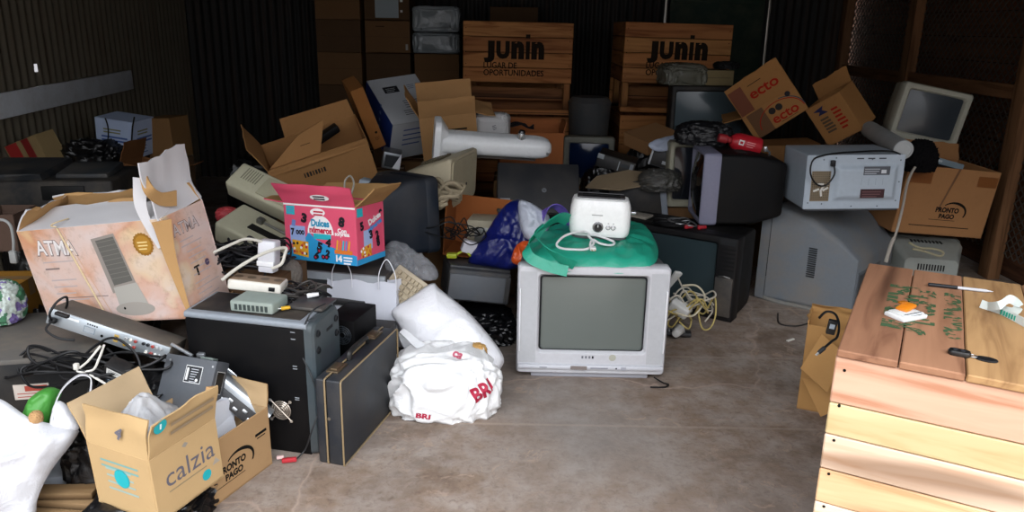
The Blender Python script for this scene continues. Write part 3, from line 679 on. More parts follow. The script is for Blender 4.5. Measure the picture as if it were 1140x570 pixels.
crate('upper pine crate with black stencilled lettering, left of the two crate stacks', Ml, dl, True, -.03, group=G)
crate('pine crate carrying the left stencilled crate, mostly hidden by cartons', T(Ml.translation.x + .005, Ml.translation.y, 0), (dl[0]-.01, dl[1], Ml.translation.z - .022), True, group=G)
crate('upper pine crate with black stencilled lettering, right of the two crate stacks', Mr, dr, True, 0, group=G)
crate('pine crate under the right stencilled crate, behind the old black television', T(Mr.translation.x, Mr.translation.y, 0), (dr[0]-.01, dr[1], Mr.translation.z - .022), True, group=G)

# brown cartons stacked against the back wall
CB = card('#5a4430', .3); CB2 = card('#735539', .3)
def shut_carton(label, M, dims, mat, group=None, tape='#8a6b45', extra=None, name='carton', cat='box'):
    root = thing(name, label, cat, M, group); w, d, h = dims
    c = Carton(dims, mat, lid=True)
    c.body.rect(0, 0, w, .045, T(0, 0, h + .0008), flat(tape, .35, .5)); 
    for sd in 'lr': c.body.rect(0, h - .035, .045, .07, c.S(sd, 0, 0, .0008), flat(tape, .35, .5))
    c.body.rect(0, h*.5, w*.985, .0015, c.S('f', 0, 0, .0007), flat('#3b2c1e'))
    if extra: extra(c)
    c.build(root); return root
GB = 'cartons stacked against the back wall'
BW = [(-1.52, .40), (-1.105, .40), (-.69, .40)]
rowz = [0, .48, .94, 1.215, 1.485]; rowh = [.478, .458, .273, .268, .30]
pos_words = [['lowest', 'second lowest', 'third', 'fourth', 'top'], ['left-hand', 'middle', 'right-hand']]
for ci, (bx, bw) in enumerate(BW):
    for ri in range(5):
        if ci == 2 and ri >= 3:
            continue
        lab = 'brown carton in the %s column by the back wall, %s from the floor' % (pos_words[1][ci], ['lowest', 'second', 'third', 'fourth', 'fifth'][ri])
        ex = None
        if ci == 1 and ri == 4:
            lab = 'dark brown carton with a large pale label, top of the middle back column'
            def ex(c):
                c.body.rect(.0, .14, .2, .24, c.S('f', 0, 0, .001), flat('#8f9a9e', .4)); c.body.rect(.125, .19, .022, .08, c.S('f', 0, 0, .001), flat('#d7d9d8', .4)); c.body.rect(.125, .075, .02, .02, c.S('f', 0, 0, .001), flat('#d7d9d8', .4))
        if ci == 1 and ri == 3:
            lab = 'dark brown carton with a small white tag, under the pale-labelled carton'
            def ex(c): c.body.rect(.165, .05, .02, .05, c.S('f', 0, 0, .001), flat('#a9a59b')); c.body.lines(-.06, .22, .08, 1, .02, c.S('f', 0, 0, .001), INK)
        shut_carton(lab, T(bx, 7.12, rowz[ri] + .001*ri) @ rotm(0, 0, (ci*7+ri*5) % 5 - 2), (bw - .015, .42, rowh[ri]), CB if (ci+ri) % 2 else CB2, GB, extra=ex)
# two parcels wrapped in clear film beside the crate
for z, hh, lab in ((1.222, .17, 'film-wrapped grey parcel on the right back column, upper of two'), (1.40, .21, 'glossy film-wrapped parcel against the left crate, topmost')):
    m = MB(filmbag('#8d9498', .0, .15)); m.blob((.40, .40, hh), seed=z, crumple=.012, sq=.22, bottom=.05, sub=5, freq=9)
    tag(m.build('wrapped_parcel', M=T(-.69, 7.1, z)), lab, 'parcel', 'film-wrapped parcels')
shut_carton('dark carton standing behind the left crate, only its top showing', T(-.02, 7.21, 0), (.42, .2, 1.62), CB, tape='#6d5335')

# grey tub and small screen between the crate stacks
m = MB(plastic('#4b4d4f', .6, .3)); m.lathe([(0, 0), (.13, 0), (.145, .02), (.165, .36), (.17, .40), (.155, .42), (.14, .44), (0, .45)], 32)
tp = at(650, 165, 6.25)
o = tag(m.build('plastic_tub', M=T(tp.x + .02, 6.13, .50)), 'round dark grey plastic tub with lid between the two crate stacks', 'tub')
root = thing('computer_monitor', 'small beige monitor with dark blue screen below the grey tub', 'monitor', T(.56, 5.75, .34) @ rotm(0, 0, -6))
finish_crt(root, crt(root, (.37, .34, .36), plastic('#8f8f84', .5, .3), None, glass=glass_tube('#10264a'), margins=(.045, .045, .05, .06)))
shut_carton('brown carton under the small beige monitor and tub', T(.58, 5.95, 0), (.30, .62, .33), CB2)
shut_carton('narrow brown carton standing under the grey tub', T(.62, 6.16, .335), (.26, .26, .16), CB)

# old black set on the pile at the back, right
M, d = pose('tv_back'); d = (.60, .42, .40)
M = T(M.translation.x - .07, M.translation.y, M.translation.z) @ rotm(0, 0, 2)
root = thing('television', 'black tube television with grey-blue screen in front of the right crate', 'television', M)
finish_crt(root, crt(root, d, plastic('#17171a', .5, .2), None, glass=glass_tube('#4d5a60', .2), margins=(.035, .10, .04, .05), rad=.012))
m = MB(CB); 
shut_carton('brown carton supporting the black television at the back', T(M.translation.x, M.translation.y, 0) @ rotm(0, 0, 2), (.62, .46, M.translation.z - .003), CB2)
Mw, dw = pose('wrapbox')
ztop = M.translation.z + .40
root = thing('wrapped_carton', 'flat carton half wrapped in clear film on top of the back television', 'box', T(Mw.translation.x - .02, 5.5, ztop + .002) @ rotm(0, 0, 6))
c = Carton((.34, .24, .10), card('#8a7a58'), lid=True); c.body.rect(0, .05, .3, .002, c.S('f', 0, 0), INK); c.build(root)
m = MB(filmbag('#8c8d80', .25, .15)); m.blob((.30, .30, .14), seed=3.3, crumple=.02, sq=.5, bottom=.4, freq=9); m.build('film_wrap', root, T(-.155, 0, 0))
m = MB(rubber('#0c0c0d')); m.blob((.17, .12, .05), seed=8, crumple=.03, sq=.7); tag(m.build('black_pouch', M=T(1.46, 5.5, ztop + .108)), 'small black pouch lying on the film-wrapped carton', 'pouch')

# brown cartons with red lettering, right back
RED = flat('#a82a1c', .8, .1); CR = card('#a87848', .35)
M, d = pose('insecto')
root = thing('carton', 'tilted carton with red lettering and a raised red-lettered flap', 'box', M)
c = Carton((d[0]+.05, d[1], d[2]), CR, flaps={'f': (6, .22, 0), 'b': (35, .12), 'l': (70, .12)}, seed=5, jag=.012)
S = c.S('f', 0, 0)
c.body.words('ecto', .17, .055, S @ T(.055, .052, .0004), RED, bold=.02); c.body.rect(-.1, .085, .11, .17, S, flat('#6d4a2c', .5))
ring = [(.15*math.cos(a), .115*math.sin(a)) for a in [PI*i/14 for i in range(15)]]
c.body.poly([(x+.03, y+.04) for x, y in ring] + [(x*.96+.03, y*.95+.04) for x, y in reversed(ring)], 0, RED, S @ T(0, 0, .0003))
c.body.poly([(x*1.05+.03, y*1.05+.045) for x, y in ring[:7]] + [(x*1.0+.03, y*1.0+.045) for x, y in reversed(ring[:7])], 0, flat('#4d4a50'), S @ T(0, 0, .0003))
for x in (-.005, .042): c.body.disc(x, .112, .022, S @ T(0, 0, .0006), flat('#241d1a'))
c.body.disc(.125, .155, .017, S @ T(0, 0, .0006), flat('#1d1a22')); c.body.lines(.07, .018, .12, 1, .01, S @ T(0, 0, .0006), INK)
c.fl['f'].words('ecto', .19, .06, T(.03, .10, .006) , RED, bold=.02); c.fl['f'].rect(-.13, .10, .09, .18, T(0, 0, .007), flat('#7b4630', .5)); c.fl['f'].lines(.0, .165, .1, 1, .016, T(0, 0, .007), INK)
c.build(root)
M, d = pose('carton_ri')
root = thing('carton', 'tilted carton with blue mark and red side lettering, beside the mesh wall', 'box', M)
c = Carton((d[0], .2, d[2]), CR, flaps={'b': (20, .1), }, seed=9, jag=.01)
S = c.S('f', 0, 0)
c.body.lines(.055, .2, .07, 6, .026, S, RED, th=.5, seed=3)
c.body.poly([(-.09, .235), (-.01, .25), (-.03, .225), (.0, .2), (-.07, .2), (-.05, .22)], 0, flat('#25284f'), S); c.body.lines(-.04, .17, .07, 5, .022, S, flat('#5b4a38'), th=.6, seed=5)
c.build(root)
p = at(872, 158, 4.86)
root = thing('carton', 'plain brown carton with worn front panel below the red-lettered cartons', 'box', T(1.66, 4.9, .50) @ rotm(0, -4, -4))
c = Carton((.50, .28, .28), card('#86603b', .4), lid=True); c.body.rect(.06, .14, .03, .28, c.S('f', 0, 0), flat('#c9b48a', .2)); c.build(root)
shut_carton('brown carton at the bottom of the heap under the red-lettered cartons', T(1.82, 4.95, 0) @ rotm(0, 0, -4), (.66, .42, .5), CB2)

# ------------------------------------------------------------------ middle of the heap
def heap(label, c, d, hexc='#0d0d0f', seed=0, **k):
    m = MB(filmbag(hexc, 0, .3)); kw = dict(crumple=.03, sq=.62, freq=6, bottom=.35); kw.update(k)
    m.blob(d, seed=seed, **kw); return tag(m.build('garbage_bag', M=T(*c)), label, 'bag')

# big opened carton, left
M, d = pose('openbox'); ou = card('#a97c4f', .3)
M = M @ T(0, .0, 0)
root = thing('carton', 'large open brown carton with wide flaps behind the pink sweets box', 'box', M)
d = (d[0], .30, d[2])
c = Carton((d[0], d[1], d[2]), ou, flaps={'l': (16, .17, .05), 'f': (174, .04)}, seed=2)
S = c.S('f', 0, 0)
for i in range(8): c.body.rect(-.105 + i*.0165, .17 + .0, .011 if i % 3 else .007, .03, S, flat('#2a2420'))
c.body.build('carton_body', root)
for sd in c.fl: c.fl[sd].build('flap', root, side(d[0], d[1], sd) @ T(0, d[2], 0) @ rotm(c.ang[sd]))
f = MB(ou); f.poly([(-.28, 0), (.14, 0), (.13, .115), (-.27, .105)], .005); f.build('flap', root, side(d[0], d[1], 'b') @ T(0, d[2], 0) @ rotm(6))
# inner flap standing on the front left
f = MB(ou); f.poly([(-.27, 0), (-.22, .0), (.02, .0), (.10, .17), (-.06, .13)], .005); f.lines(-.04, .07, .06, 1, .012, T(0, 0, .0006), INK)
f.build('flap', root, side(d[0], d[1], 'f') @ T(0, d[2], -.012) @ rotm(-14))
m = MB(rubber()); m.box((0, 0, 0), (.24, .05, .05), bev=.01); 
tag(m.build('battery_pack', M=M @ T(.05, .06, d[2]-.03) @ rotm(0, -12, 10)), 'black bar-shaped part lying in the large open carton', 'part')
shut_carton('brown carton carrying the large open carton', T(-1.12, 4.5, 0) @ rotm(0, 0, 15), (.55, .42, .37), CB)

M, d = pose('narrowbox'); M = T(.015, -.12, .0) @ M; ob = card('#a06a3a', .3)
root = thing('carton', 'narrow brown carton leaning beside the white and blue carton', 'box', M)
c = Carton((d[0], d[1], d[2]), ob, lid=True); c.body.disc(.012, .10, .008, c.S('f', 0, 0, .001), INK, 10); c.body.lines(.008, .07, .03, 3, .008, c.S('f', 0, 0, .001), INK); c.build(root)
shut_carton('dark carton under the leaning narrow carton', T(-1.02, 5.02, 0) @ rotm(0, 0, 8), (.20, .26, .66), CB)

LBL = flat('#3d4f86', .5)
O = at(408, 90, 5.05); ux = at(462, 82, 5.22) - O; vy = at(445, 138, 4.78) - O
nz_ = ux.cross(vy); nz_ = nz_ if nz_.z > 0 else -nz_
M = frame(O, ux, nz_); d = (ux.length, vy.length, .30)
M = T(*(O + M.to_3x3() @ Vector((d[0]/2, -d[1]/2, -d[2])))) @ M.to_3x3().to_4x4()
root = thing('carton', 'white topped carton with deep blue sides and black print', 'box', M)
wht = card('#b9bcc0', .12); blu = flat('#1b3a86', .45, .4)
c = Carton(d, wht, lid=True)
c.body.rect(0, d[2]*.5, d[1]-.002, d[2]-.004, c.S('l', 0, 0, .0006), blu)
c.body.lines(0, d[2]*.8, .18, 4, .04, c.S('f', 0, 0, .0006), LBL)
S = c.S('l', 0, 0, .001)
for i in range(5): c.body.disc(.03, .08 + i*.055, .012, S, flat('#8fa3c8'))
tp = T(0, 0, d[2] + .0008)
c.body.rect(-.05, .10, .10, .06, tp, flat('#15161a')); c.body.lines(-.05, .11, .07, 3, .014, tp @ T(0, 0, .0004), flat('#b9bcc0')); c.body.lines(.04, -.02, .12, 4, .02, tp, INK); c.body.lines(.09, .12, .05, 3, .016, tp, flat('#2a3464')); c.body.lines(.0, -.11, .1, 3, .018, tp, INK)
c.build(root)
shut_carton('brown carton under the white and blue carton', T(-.70, 5.12, 0), (.28, .24, .60), CB2)

M, d = pose('flapbox'); M = M @ T(0, -.04, 0)
root = thing('carton', 'opened brown carton with upright flaps behind the white pedestal flange', 'box', M)
d = (d[0], .2, d[2])
c = Carton((d[0], d[1], d[2]+.03), card('#b58a5c', .25), flaps={'b': (12, .13), 'f': (18, .12, -.1), 'l': (25, .15), 'r': (110, .12)}, seed=6)
c.body.lines(.05, .19, .14, 2, .018, c.S('f', 0, 0), INK, th=.6)
c.build(root)
shut_carton('brown carton under the opened carton with upright flaps', T(-.42, 4.72, 0) @ rotm(0, 0, 8), (.28, .24, M.translation.z - .06), CB)

# white bag-like parcel and brown sheets behind the pedestal
p = at(547, 155, 4.75)
root = thing('paper_bag', 'small crumpled white paper bag standing behind the white pedestal', 'bag', T(p.x, 4.75, p.z - .03) @ rotm(0, 0, -8))
m = MB(paper('#c9c8c8')); m.blob((.22, .14, .19), seed=4, crumple=.012, sq=.35, bottom=.1, freq=6); 
m.text('lili', .035, T(.03, -.073, .11) @ rotm(90, 0, 0) @ rotm(0, 0, -70), flat('#4d4a5a')); m.build('bag_body', root)
m = MB(flat('#3b2f78')); m.box((-.085, -.045, .012), (.05, .06, .03), bev=.008); m.build('purple_trim', root)['label'] = 'purple corner of the bag'
p = at(590, 178, 4.9)
root = thing('carton', 'orange-brown open carton behind the round end of the white pedestal', 'box', T(p.x, 4.95, p.z - .12) @ rotm(0, 0, 4))
c = Carton((.40, .24, .30), card('#9a5c35', .25), flaps={'b': (8, .06), 'r': (14, .07), 'l': (150, .08)}, seed=11); c.build(root)
m = MB(rubber('#17151a'))
for k in range(3): m.tube([at(563 + 3*k, 141, 4.85), at(575 + 4*k, 136 + k, 4.85), at(588, 142, 4.84), at(594, 139 + 2*k, 4.86)], .006, 6)
tag(m.build('cable', recenter=True), 'short dark cables draped over the orange-brown carton', 'cable')
shut_carton('brown carton under the orange-brown open carton', T(p.x, 5.0, 0), (.46, .32, p.z - .125), CB2)

# white pedestal lying on its side
A, Bp = at(492, 157, 4.22), at(600, 164, 4.30); ax = (Bp - A).normalized()
F = frame(A, ax, (0, -.25, 1)); L = (Bp - A).length
root = thing('pedestal', 'glossy white pedestal column with flange lying on its side across the heap', 'pedestal', F)
wh = plastic('#eceef0', .22, .05, .0, .5)
m = MB(wh); rr = []
for x, s in ((0, 1.08), (.02, 1), (.3, .97), (L-.02, .97), (L+.02, .9), (L+.05, .72), (L+.066, .4), (L+.07, .1)):
    rr.append([Vector((x, q[0]*s, q[1]*s)) for q in rrect(.15, .115, .05, 6)])
m.loft(rr); m.build('column', root)
m = MB(wh); q0 = rrect(.17, .25, .05, 6)
m.loft([[Vector((-.045, a*.97, b*.97)) for a, b in q0], [Vector((-.04, a, b)) for a, b in q0], [Vector((-.012, a, b)) for a, b in q0], [Vector((.005, a*.8, b*.82)) for a, b in q0], [Vector((.03, a*.62, b*.55)) for a, b in q0]]); m.build('flange', root)
m = MB(metal('#c9cbcc', .2, 0)); m.cyl((L-.11, -.02, .045), (L-.11, -.02, .085), .024, .02, 20, bev=.003); m.cyl((L-.11, -.02, .085), (L-.11, -.02, .10), .02, .016, 20, m=flat('#17181c', .2, .6), bev=.003); m.build('cap', root)['label'] = 'small dark and chrome cap'
m = MB(metal('#e4e4e4', .2, 0)); m.box((L+.035, -.055, -.01), (.03, .012, .018), bev=.003); m.build('latch', root)
m = MB(plastic('#4c4744', .6, .3)); m.box((L*.55, .02, -.066), (L*.85, .09, .02), bev=.004); m.build('underside_channel', root)

# beige and navy tube monitors seen from behind
bg = plastic('#b3a88f', .55, .45)
p = at(518, 226, 3.92)
root = thing('computer_monitor', 'dusty beige tube monitor tipped over below the white pedestal, its base plate outwards', 'monitor', T(p.x - .02, 4.0, p.z - .015) @ rotm(3, 4, -20))
m = MB(bg)
def bq(x, hw_, z0, z1, r): return [Vector((x, q[0], (z0+z1)/2 + q[1])) for q in rrect(2*hw_, z1 - z0, r, 5)]
m.loft([bq(-.31, .085, .05, .125, .03), bq(-.295, .11, .03, .14, .035), bq(-.16, .145, .01, .205, .03), bq(-.02, .17, 0, .265, .02), bq(0, .165, .004, .262, .02)])
for q in range(8): m.box((-.20 + q*.014, -.02, .196 + q*.0056), (.005, .14, .012), m=flat('#6d6450'))
m.build('rear_housing', root)
m = MB(plastic('#a79d84', .55, .3)); m.loft([bq(0, .15, .018, .248, .02), bq(.008, .15, .018, .248, .02)]); m.cyl((.007, .02, .10), (.010, .02, .10), .008, n=12, m=flat('#2b271f')); m.cyl((.007, -.09, .05), (.010, -.09, .05), .004, n=10, m=flat('#2b271f')); m.build('base_plate', root)
m = MB(rubber('#3b352c'))
tangle('cord', 'clump of dusty beige cord in front of the tipped beige monitor', tuple(at(487, 218, 3.72)), (.16, .1, .1), .010, (plastic('#9a8d74', .7, .4),), 7, 3, 'cord')
M, d = pose('navymon'); nv = plastic('#131c28', .5, .1); M = T(-.60, 3.62, .385) @ rotm(0, 4, 128)
root = thing('computer_monitor', 'dark navy tube monitor with its plain back towards the pink box', 'monitor', M)
finish_crt(root, crt(root, (d[0], d[1], d[2]), nv, None, bd=.07, rear=(.62, .62, .0), straight=.3, margins=(.03, .03, .03, .04), rad=.03, vents=False))
heap('black garbage bag stuffed under the navy monitor', (-.62, 3.64, 0), (.28, .26, .37), seed=2)
shut_carton('brown carton under the tipped beige monitor', T(-.44, 4.08, 0) @ rotm(0, 0, 6), (.24, .22, at(518, 226, 3.92).z - .02), CB2)

# large black printer unit in the middle
M, d = pose('hpbox'); d = (d[0], d[1], d[2])
root = thing('printer', 'large matt black printer with pale badge tipped back in the centre of the heap', 'printer', M)
bk = plastic('#1d1e21', .5, .12, .1)
m = MB(bk); m.box((0, 0, d[2]/2), d, bev=.012, seg=3); m.build('printer_body', root)
m = MB(plastic('#26272a', .45, .1)); m.box((-.0, -d[1]/2 - .004, d[2]*.5), (d[0]*.985, .012, d[2]*.97), bev=.005)
S = side(d[0], d[1]+.024, 'f') @ T(0, 0, -.0005)
m.disc(.03, d[2]*.45, .013, S, flat('#6d7074', .4)); m.words('hp', .014, .012, S @ T(.03, d[2]*.45, .0006), flat('#1b1c1f'))
m.rect(-d[0]*.40, d[2]*.24, .052, .022, S, flat('#8d9094', .4)); m.build('front_cover', root)
m = MB(bk)
for q in range(9): m.box((d[0]/2 + .001, -.12 + q*.03, d[2]*.55), (.004, .012, .12), m=flat('#08080a'))
m.build('vent', root)
shut_carton('brown carton holding up the large black printer', T(.13, 4.24, 0), (.34, .28, .26), CB)

# worn open carton holding a beige unit and cables
heap('black garbage bag under the worn open carton', (-.155, 3.88, 0), (.24, .18, .325), seed=6)
root = thing('carton', 'worn orange-brown open carton with a torn edge left of the blue bag', 'box', T(-.155, 3.83, .335) @ rotm(0, 4, -8))
c = Carton((.36, .26, .26), card('#96582f', .4), flaps={'l': (25, .03)}, seed=12, jag=.03, walls='rbl'); 
c.body.disc(.02, .2, .011, side(.36, .26, 'b') @ T(-.03, 0, -.0062) @ rotm(0, 180, 0), INK, 12)
c.build(root)
root2 = thing('power_supply', 'beige metal box lying in the worn open carton', 'power supply', T(-.12, 3.83, .348) @ rotm(0, 0, -8))
m = MB(plastic('#a9a08b', .5, .25)); m.box((0, 0, .085), (.2, .15, .17), bev=.006); m.build('case', root2)
m = MB(metal('#9a9a98')); m.box((0, -.078, .085), (.12, .006, .1), bev=.003); m.build('socket_plate', root2)
tangle('cable', 'thin black cables looping out of the worn open carton', tuple(at(505, 262, 3.60)), (.18, .10, .10), .003, (rubber(),), 5, 5, 'cable')
m = MB(plastic('#c6c4cc', .35, .1)); m.box((0, 0, .03), (.07, .05, .06), bev=.006)
tag(m.build('power_adapter', M=T(*at(520, 281, 3.58)) @ rotm(0, 20, 10)), 'small pale power adapter beside the blue bag', 'adapter')
m = MB(flat('#a3ab2e', .4)); m.box((0, 0, .012), (.05, .035, .024), bev=.006); m.tube([(0.02, 0, .015), (.06, .02, .03), (.09, 0, .01)], .006, 8)
tag(m.build('plug', M=T(*at(503, 287, 3.55))), 'yellow-green plug among the thin black cables', 'plug')

# blue, lilac, orange bags behind the silver television
Mp = plane(545, 262, 3.62, tilt=22, yaw=-18)
m = MB(filmbag('#10195e', 0, .28)); px = [(521, 292), (540, 262), (560, 232), (575, 222), (592, 228), (600, 250), (592, 285), (570, 300), (545, 298)]
m.pillow([uv(Mp, *q) for q in px], .07, .06, Mp, crumple=.022, freq=11, seed=2); tag(m.build('shopping_bag', recenter=True), 'shiny dark blue plastic bag slumped behind the silver television', 'bag')
Mp = plane(592, 240, 3.52, tilt=25, yaw=10)
m = MB(filmbag('#b7bcc9', 0, .35)); px = [(577, 226), (586, 224), (600, 232), (612, 243), (608, 262), (590, 268), (580, 255)]
m.pillow([uv(Mp, *q) for q in px], .05, .04, Mp, crumple=.012, freq=12, seed=5); tag(m.build('shopping_bag', recenter=True), 'pale grey plastic bag bulging beside the blue bag', 'bag')
m = MB(filmbag('#6d55b4', 0, .35)); pts = [at(*q) for q in ((598, 262, 3.50), (604, 240, 3.48), (616, 230, 3.46), (627, 236, 3.47), (632, 252, 3.5), (620, 262, 3.52))]
m.ribbon(pts, .045, (0.5, -.7, .5), .004, wf=lambda t: .7 + .5*math.sin(t*PI)); tag(m.build('shopping_bag', recenter=True), 'lilac plastic bag handle looped behind the green bag', 'bag')
Mp = plane(580, 280, 3.42, tilt=30)
m = MB(filmbag('#d4541a', 0, .4)); px = [(570, 292), (573, 276), (583, 268), (594, 272), (596, 288), (588, 296)]
m.pillow([uv(Mp, *q) for q in px], .035, .05, Mp, crumple=.012, freq=14, seed=9); tag(m.build('shopping_bag', recenter=True), 'small bright orange plastic bag behind the corner of the silver television', 'bag')
heap('black garbage bag under the blue and orange bags', (.16, 3.68, 0), (.26, .26, .38), seed=5)

# grey flatbed scanner on a black bag, left of the silver set
M, d = pose('scanner')
root = thing('printer', 'dark grey flat printer with a plain panel lying left of the silver television', 'printer', M)
m = MB(plastic('#3a3c40', .5, .25)); m.box((0, 0, d[2]/2), d, bev=.012, seg=3); m.build('printer_body', root)
m = MB(plastic('#5c6066', .55, .15)); m.box((-.01, -d[1]/2 - .004, d[2]*.46), (d[0]*.9, .012, d[2]*.8), bev=.004); m.build('front_tray', root)
m = MB(plastic('#33353a', .45, .3)); m.box((0, .01, d[2] + .006), (d[0]*.98, d[1]*.93, .016), bev=.006); m.build('lid', root)
m = MB(plastic('#2a2b2e', .5)); m.box((d[0]/2 - .008, -d[1]/2 - .003, d[2]*.46), (.014, .016, d[2]*.85), bev=.003); m.build('side_rail', root)
m = MB(filmbag('#0f0f12', 0, .2)); m.blob((.40, .34, .135), seed=11, crumple=.035, sq=.6, freq=8, bottom=.3)
tag(m.build('garbage_bag', M=T(-.19, 3.50, 0) @ rotm(0, 0, 10)), 'glossy black garbage bag flattened below the dark grey printer', 'bag')
# clear bag between the navy monitor and the keyboard
Mp = plane(455, 295, 3.18, tilt=55, yaw=12)
m = MB(filmbag('#d3d6dc', .72, .1)); px = [(428, 278), (440, 268), (462, 280), (484, 296), (487, 310), (470, 312), (448, 303), (430, 300)]
m.pillow([uv(Mp, *q) for q in px], .012, .015, Mp, crumple=.038, freq=15, seed=15, fine=.6); tag(m.build('shopping_bag', recenter=True), 'crumpled clear plastic bag right of the pink sweets box', 'bag')
shut_carton('brown carton standing in the gap below the small grey drive', T(at(434, 176, 4.62).x, 4.64, 0) @ rotm(0, 0, 5), (.16, .2, at(434, 176, 4.62).z - .065), CB)
# small things behind the pink box
m = MB(metal('#8b8f93', .4, .2)); m.box((0, 0, .05), (.11, .13, .10), bev=.006); m.box((.0, -.067, .05), (.08, .004, .07), m=flat('#2a2c2f')); m.poly([(.01, -.01), (.055, -.01), (.05, .09)], .004, flat('#d8dadd'), T(0, -.072, .02) @ rotm(90))
p = at(434, 176, 4.62); tag(m.build('drive_unit', M=T(p.x, 4.62, p.z-.05) @ rotm(6, 12, 10)), 'small grey metal drive wedged under the white and blue carton', 'drive')
m = MB(plastic('#303032', .5, .3)); m.lathe([(0, 0), (.10, 0), (.105, .02), (.09, .05), (.04, .07), (0, .072)], 28)
p = at(437, 197, 4.05); tag(m.build('lid', M=T(p.x, 4.05, p.z-.04) @ rotm(-8, 6)), 'dark round lid lying behind the navy monitor', 'lid')
m = MB(plastic('#8f98a2', .4, .1)); m.box((0, 0, .03), (.11, .07, .06), bev=.008); p = at(412, 207, 3.75)
tag(m.build('plastic_box', M=T(p.x, 3.75, p.z-.03) @ rotm(0, 10, -8)), 'small blue-grey plastic box just behind the pink sweets box', 'box')
heap('black garbage bag in the dark behind the large open carton', (-1.66, 5.5, 0), (.7, .5, .55), seed=14)

# ------------------------------------------------------------------ left: dark corner
M, d = pose('bluewhite')
root = thing('carton', 'blue-white printed carton standing in the dark by the left wall', 'box', M)
pw = card('#aab8d2', .1); LB = flat('#3d5690')
c = Carton(d, pw, lid=True)
for sd in 'fr':
    L = d[0] if sd == 'f' else d[1]; S = c.S(sd, 0, 0)
    c.body.lines(-.01, d[2]*.72, L*.5, 2, .018, S, flat('#7d7a58'), th=.5)
    c.body.lines(0, d[2]*.52, L*.7, 2, .022, S, LB, th=.5, seed=2); c.body.lines(0, d[2]*.3, L*.5, 3, .02, S, LB, th=.3, seed=4)
c.build(root)
m = MB(rubber()); M2 = M @ T(0, -d[1]/2 - .006, 0)
m.tube([M2 @ Vector(q) for q in ((-.05, 0, d[2]+.004), (-.035, -.002, d[2]*.8), (-.04, -.002, d[2]*.5), (-.06, -.002, .08))], .004, 6)
m.tube([M2 @ Vector(q) for q in ((.13, .03, d[2]+.03), (.135, .0, d[2]*.9), (.12, 0, d[2]*.5), (.125, 0, .1), (.10, -.01, -.02))], .005, 6)
tag(m.build('cord', recenter=True), 'black cords hanging over the blue-white carton', 'cord')
p = at(182, 182, 4.95)
root = thing('carton', 'brown carton standing just right of the blue-white carton', 'box', T(p.x + .03, 5.02, .60) @ rotm(0, -3, -12))
c = Carton((.18, .2, .26), card('#7a5a38', .3), lid=True); c.build(root)
p = at(140, 183, 4.3)
root = thing('carton', 'open brown carton with a drooping flap in front of the blue-white carton', 'box', T(p.x + .06, 4.45, p.z - .24) @ rotm(0, 10, -8))
c = Carton((.30, .22, .22), card('#6f4a2c', .3), flaps={'l': (-10, .12), 'f': (160, .1), 'r': (60, .1)}, seed=21); c.build(root)
shut_carton('dark carton under the blue-white carton', T(-2.36, 4.96, 0) @ rotm(0, 0, -10), (.46, .28, .60), CB)
heap('black garbage bag under the drooping-flap carton', (p.x + .1, 4.42, 0), (.28, .22, .40), seed=17)
M, d = pose('redbox')
root = thing('carton', 'red and tan striped carton tilted in the far left corner', 'box', T(*(M.translation + Vector((.05, -.02, -.03)))) @ M.to_3x3().to_4x4())
c = Carton((.27, .14, .22), card('#8f7a55', .15), lid=True); S = c.S('f', 0, 0); rd = flat('#9c2a28', .6)
c.body.rect(-.075, .11, .10, .216, S, rd); c.body.rect(.045, .11, .06, .216, S, flat('#7c2220', .6)); c.body.rect(-.075, .08, .10, .02, S @ T(0, 0, .0004), flat('#b3a070')); c.build(root)
heap('black garbage bag bunched by the left wall beside the striped carton', (-2.58, 4.72, .46), (.36, .28, .28), seed=23, crumple=.035)
heap('black garbage bag at the foot of the left wall', (-2.70, 4.62, 0), (.42, .28, .46), seed=25)
# dark printer with recessed tray
M, d = pose('printer'); d = (.70, .44, .21); M = T(-2.36, 3.93, .49) @ rotm(0, 0, 7)
dk = plastic('#17191c', .55, .25)
root = thing('printer', 'wide black office printer with sloped top in the left shadows', 'printer', M)
m = MB(dk); m.box((0, 0, .10), (.70, .44, .20), bev=.015, seg=3); m.build('printer_body', root)
m = MB(plastic('#202327', .55, .35)); m.loft([[Vector(q) for q in ((-.34, -.2, .2), (.02, -.2, .2), (.02, .2, .2), (-.34, .2, .2))], [Vector(q) for q in ((-.33, -.19, .225), (.0, -.17, .225), (.0, .19, .25), (-.33, .19, .25))]]); m.build('top_cover', root)
m = MB(plastic('#2c3034', .5, .35)); m.box((.18, -.02, .215), (.25, .24, .035), bev=.01, rot=rotm(6)); m.build('output_tray', root)
m = MB(flat('#08090a')); m.box((.12, -.222, .14), (.2, .012, .07), bev=.003); m.build('paper_slot', root)
m = MB(flat('#5f6166')); m.box((.30, -.222, .05), (.035, .008, .03), bev=.002); m.build('label_plate', root)['label'] = 'small grey plate'
heap('black garbage bag holding up the wide black printer', (-2.40, 3.95, 0), (.50, .34, .475), seed=27)
root = thing('carton', 'faded brown box with pale top edges at the left border', 'box', T(at(2, 250, 3.4).x + .02, 3.42, .445) @ rotm(0, 0, 4))
c = Carton((.16, .2, .17), card('#5f4c42', .3), flaps={}, seed=2); c.build(root)
m = MB(plastic('#a7a9a8', .4, .2)); m.tube([at(*q) for q in ((-8, 246, 3.1), (4, 245, 3.1), (12, 252, 3.1), (15, 268, 3.1), (15, 280, 3.1))], .006, 8)
pp = at(15, 286, 3.1); m.box(pp, (.03, .02, .055), bev=.006)
tag(m.build('cord', recenter=True), 'white cord with plug hanging at the left border beside the worn heater carton', 'cord')
shut_carton('small brown carton at the left border below the hanging white cord', T(*at(12, 346, 3.04)) @ rotm(0, 0, 5), (.20, .20, .145), card('#a5762f', .2))
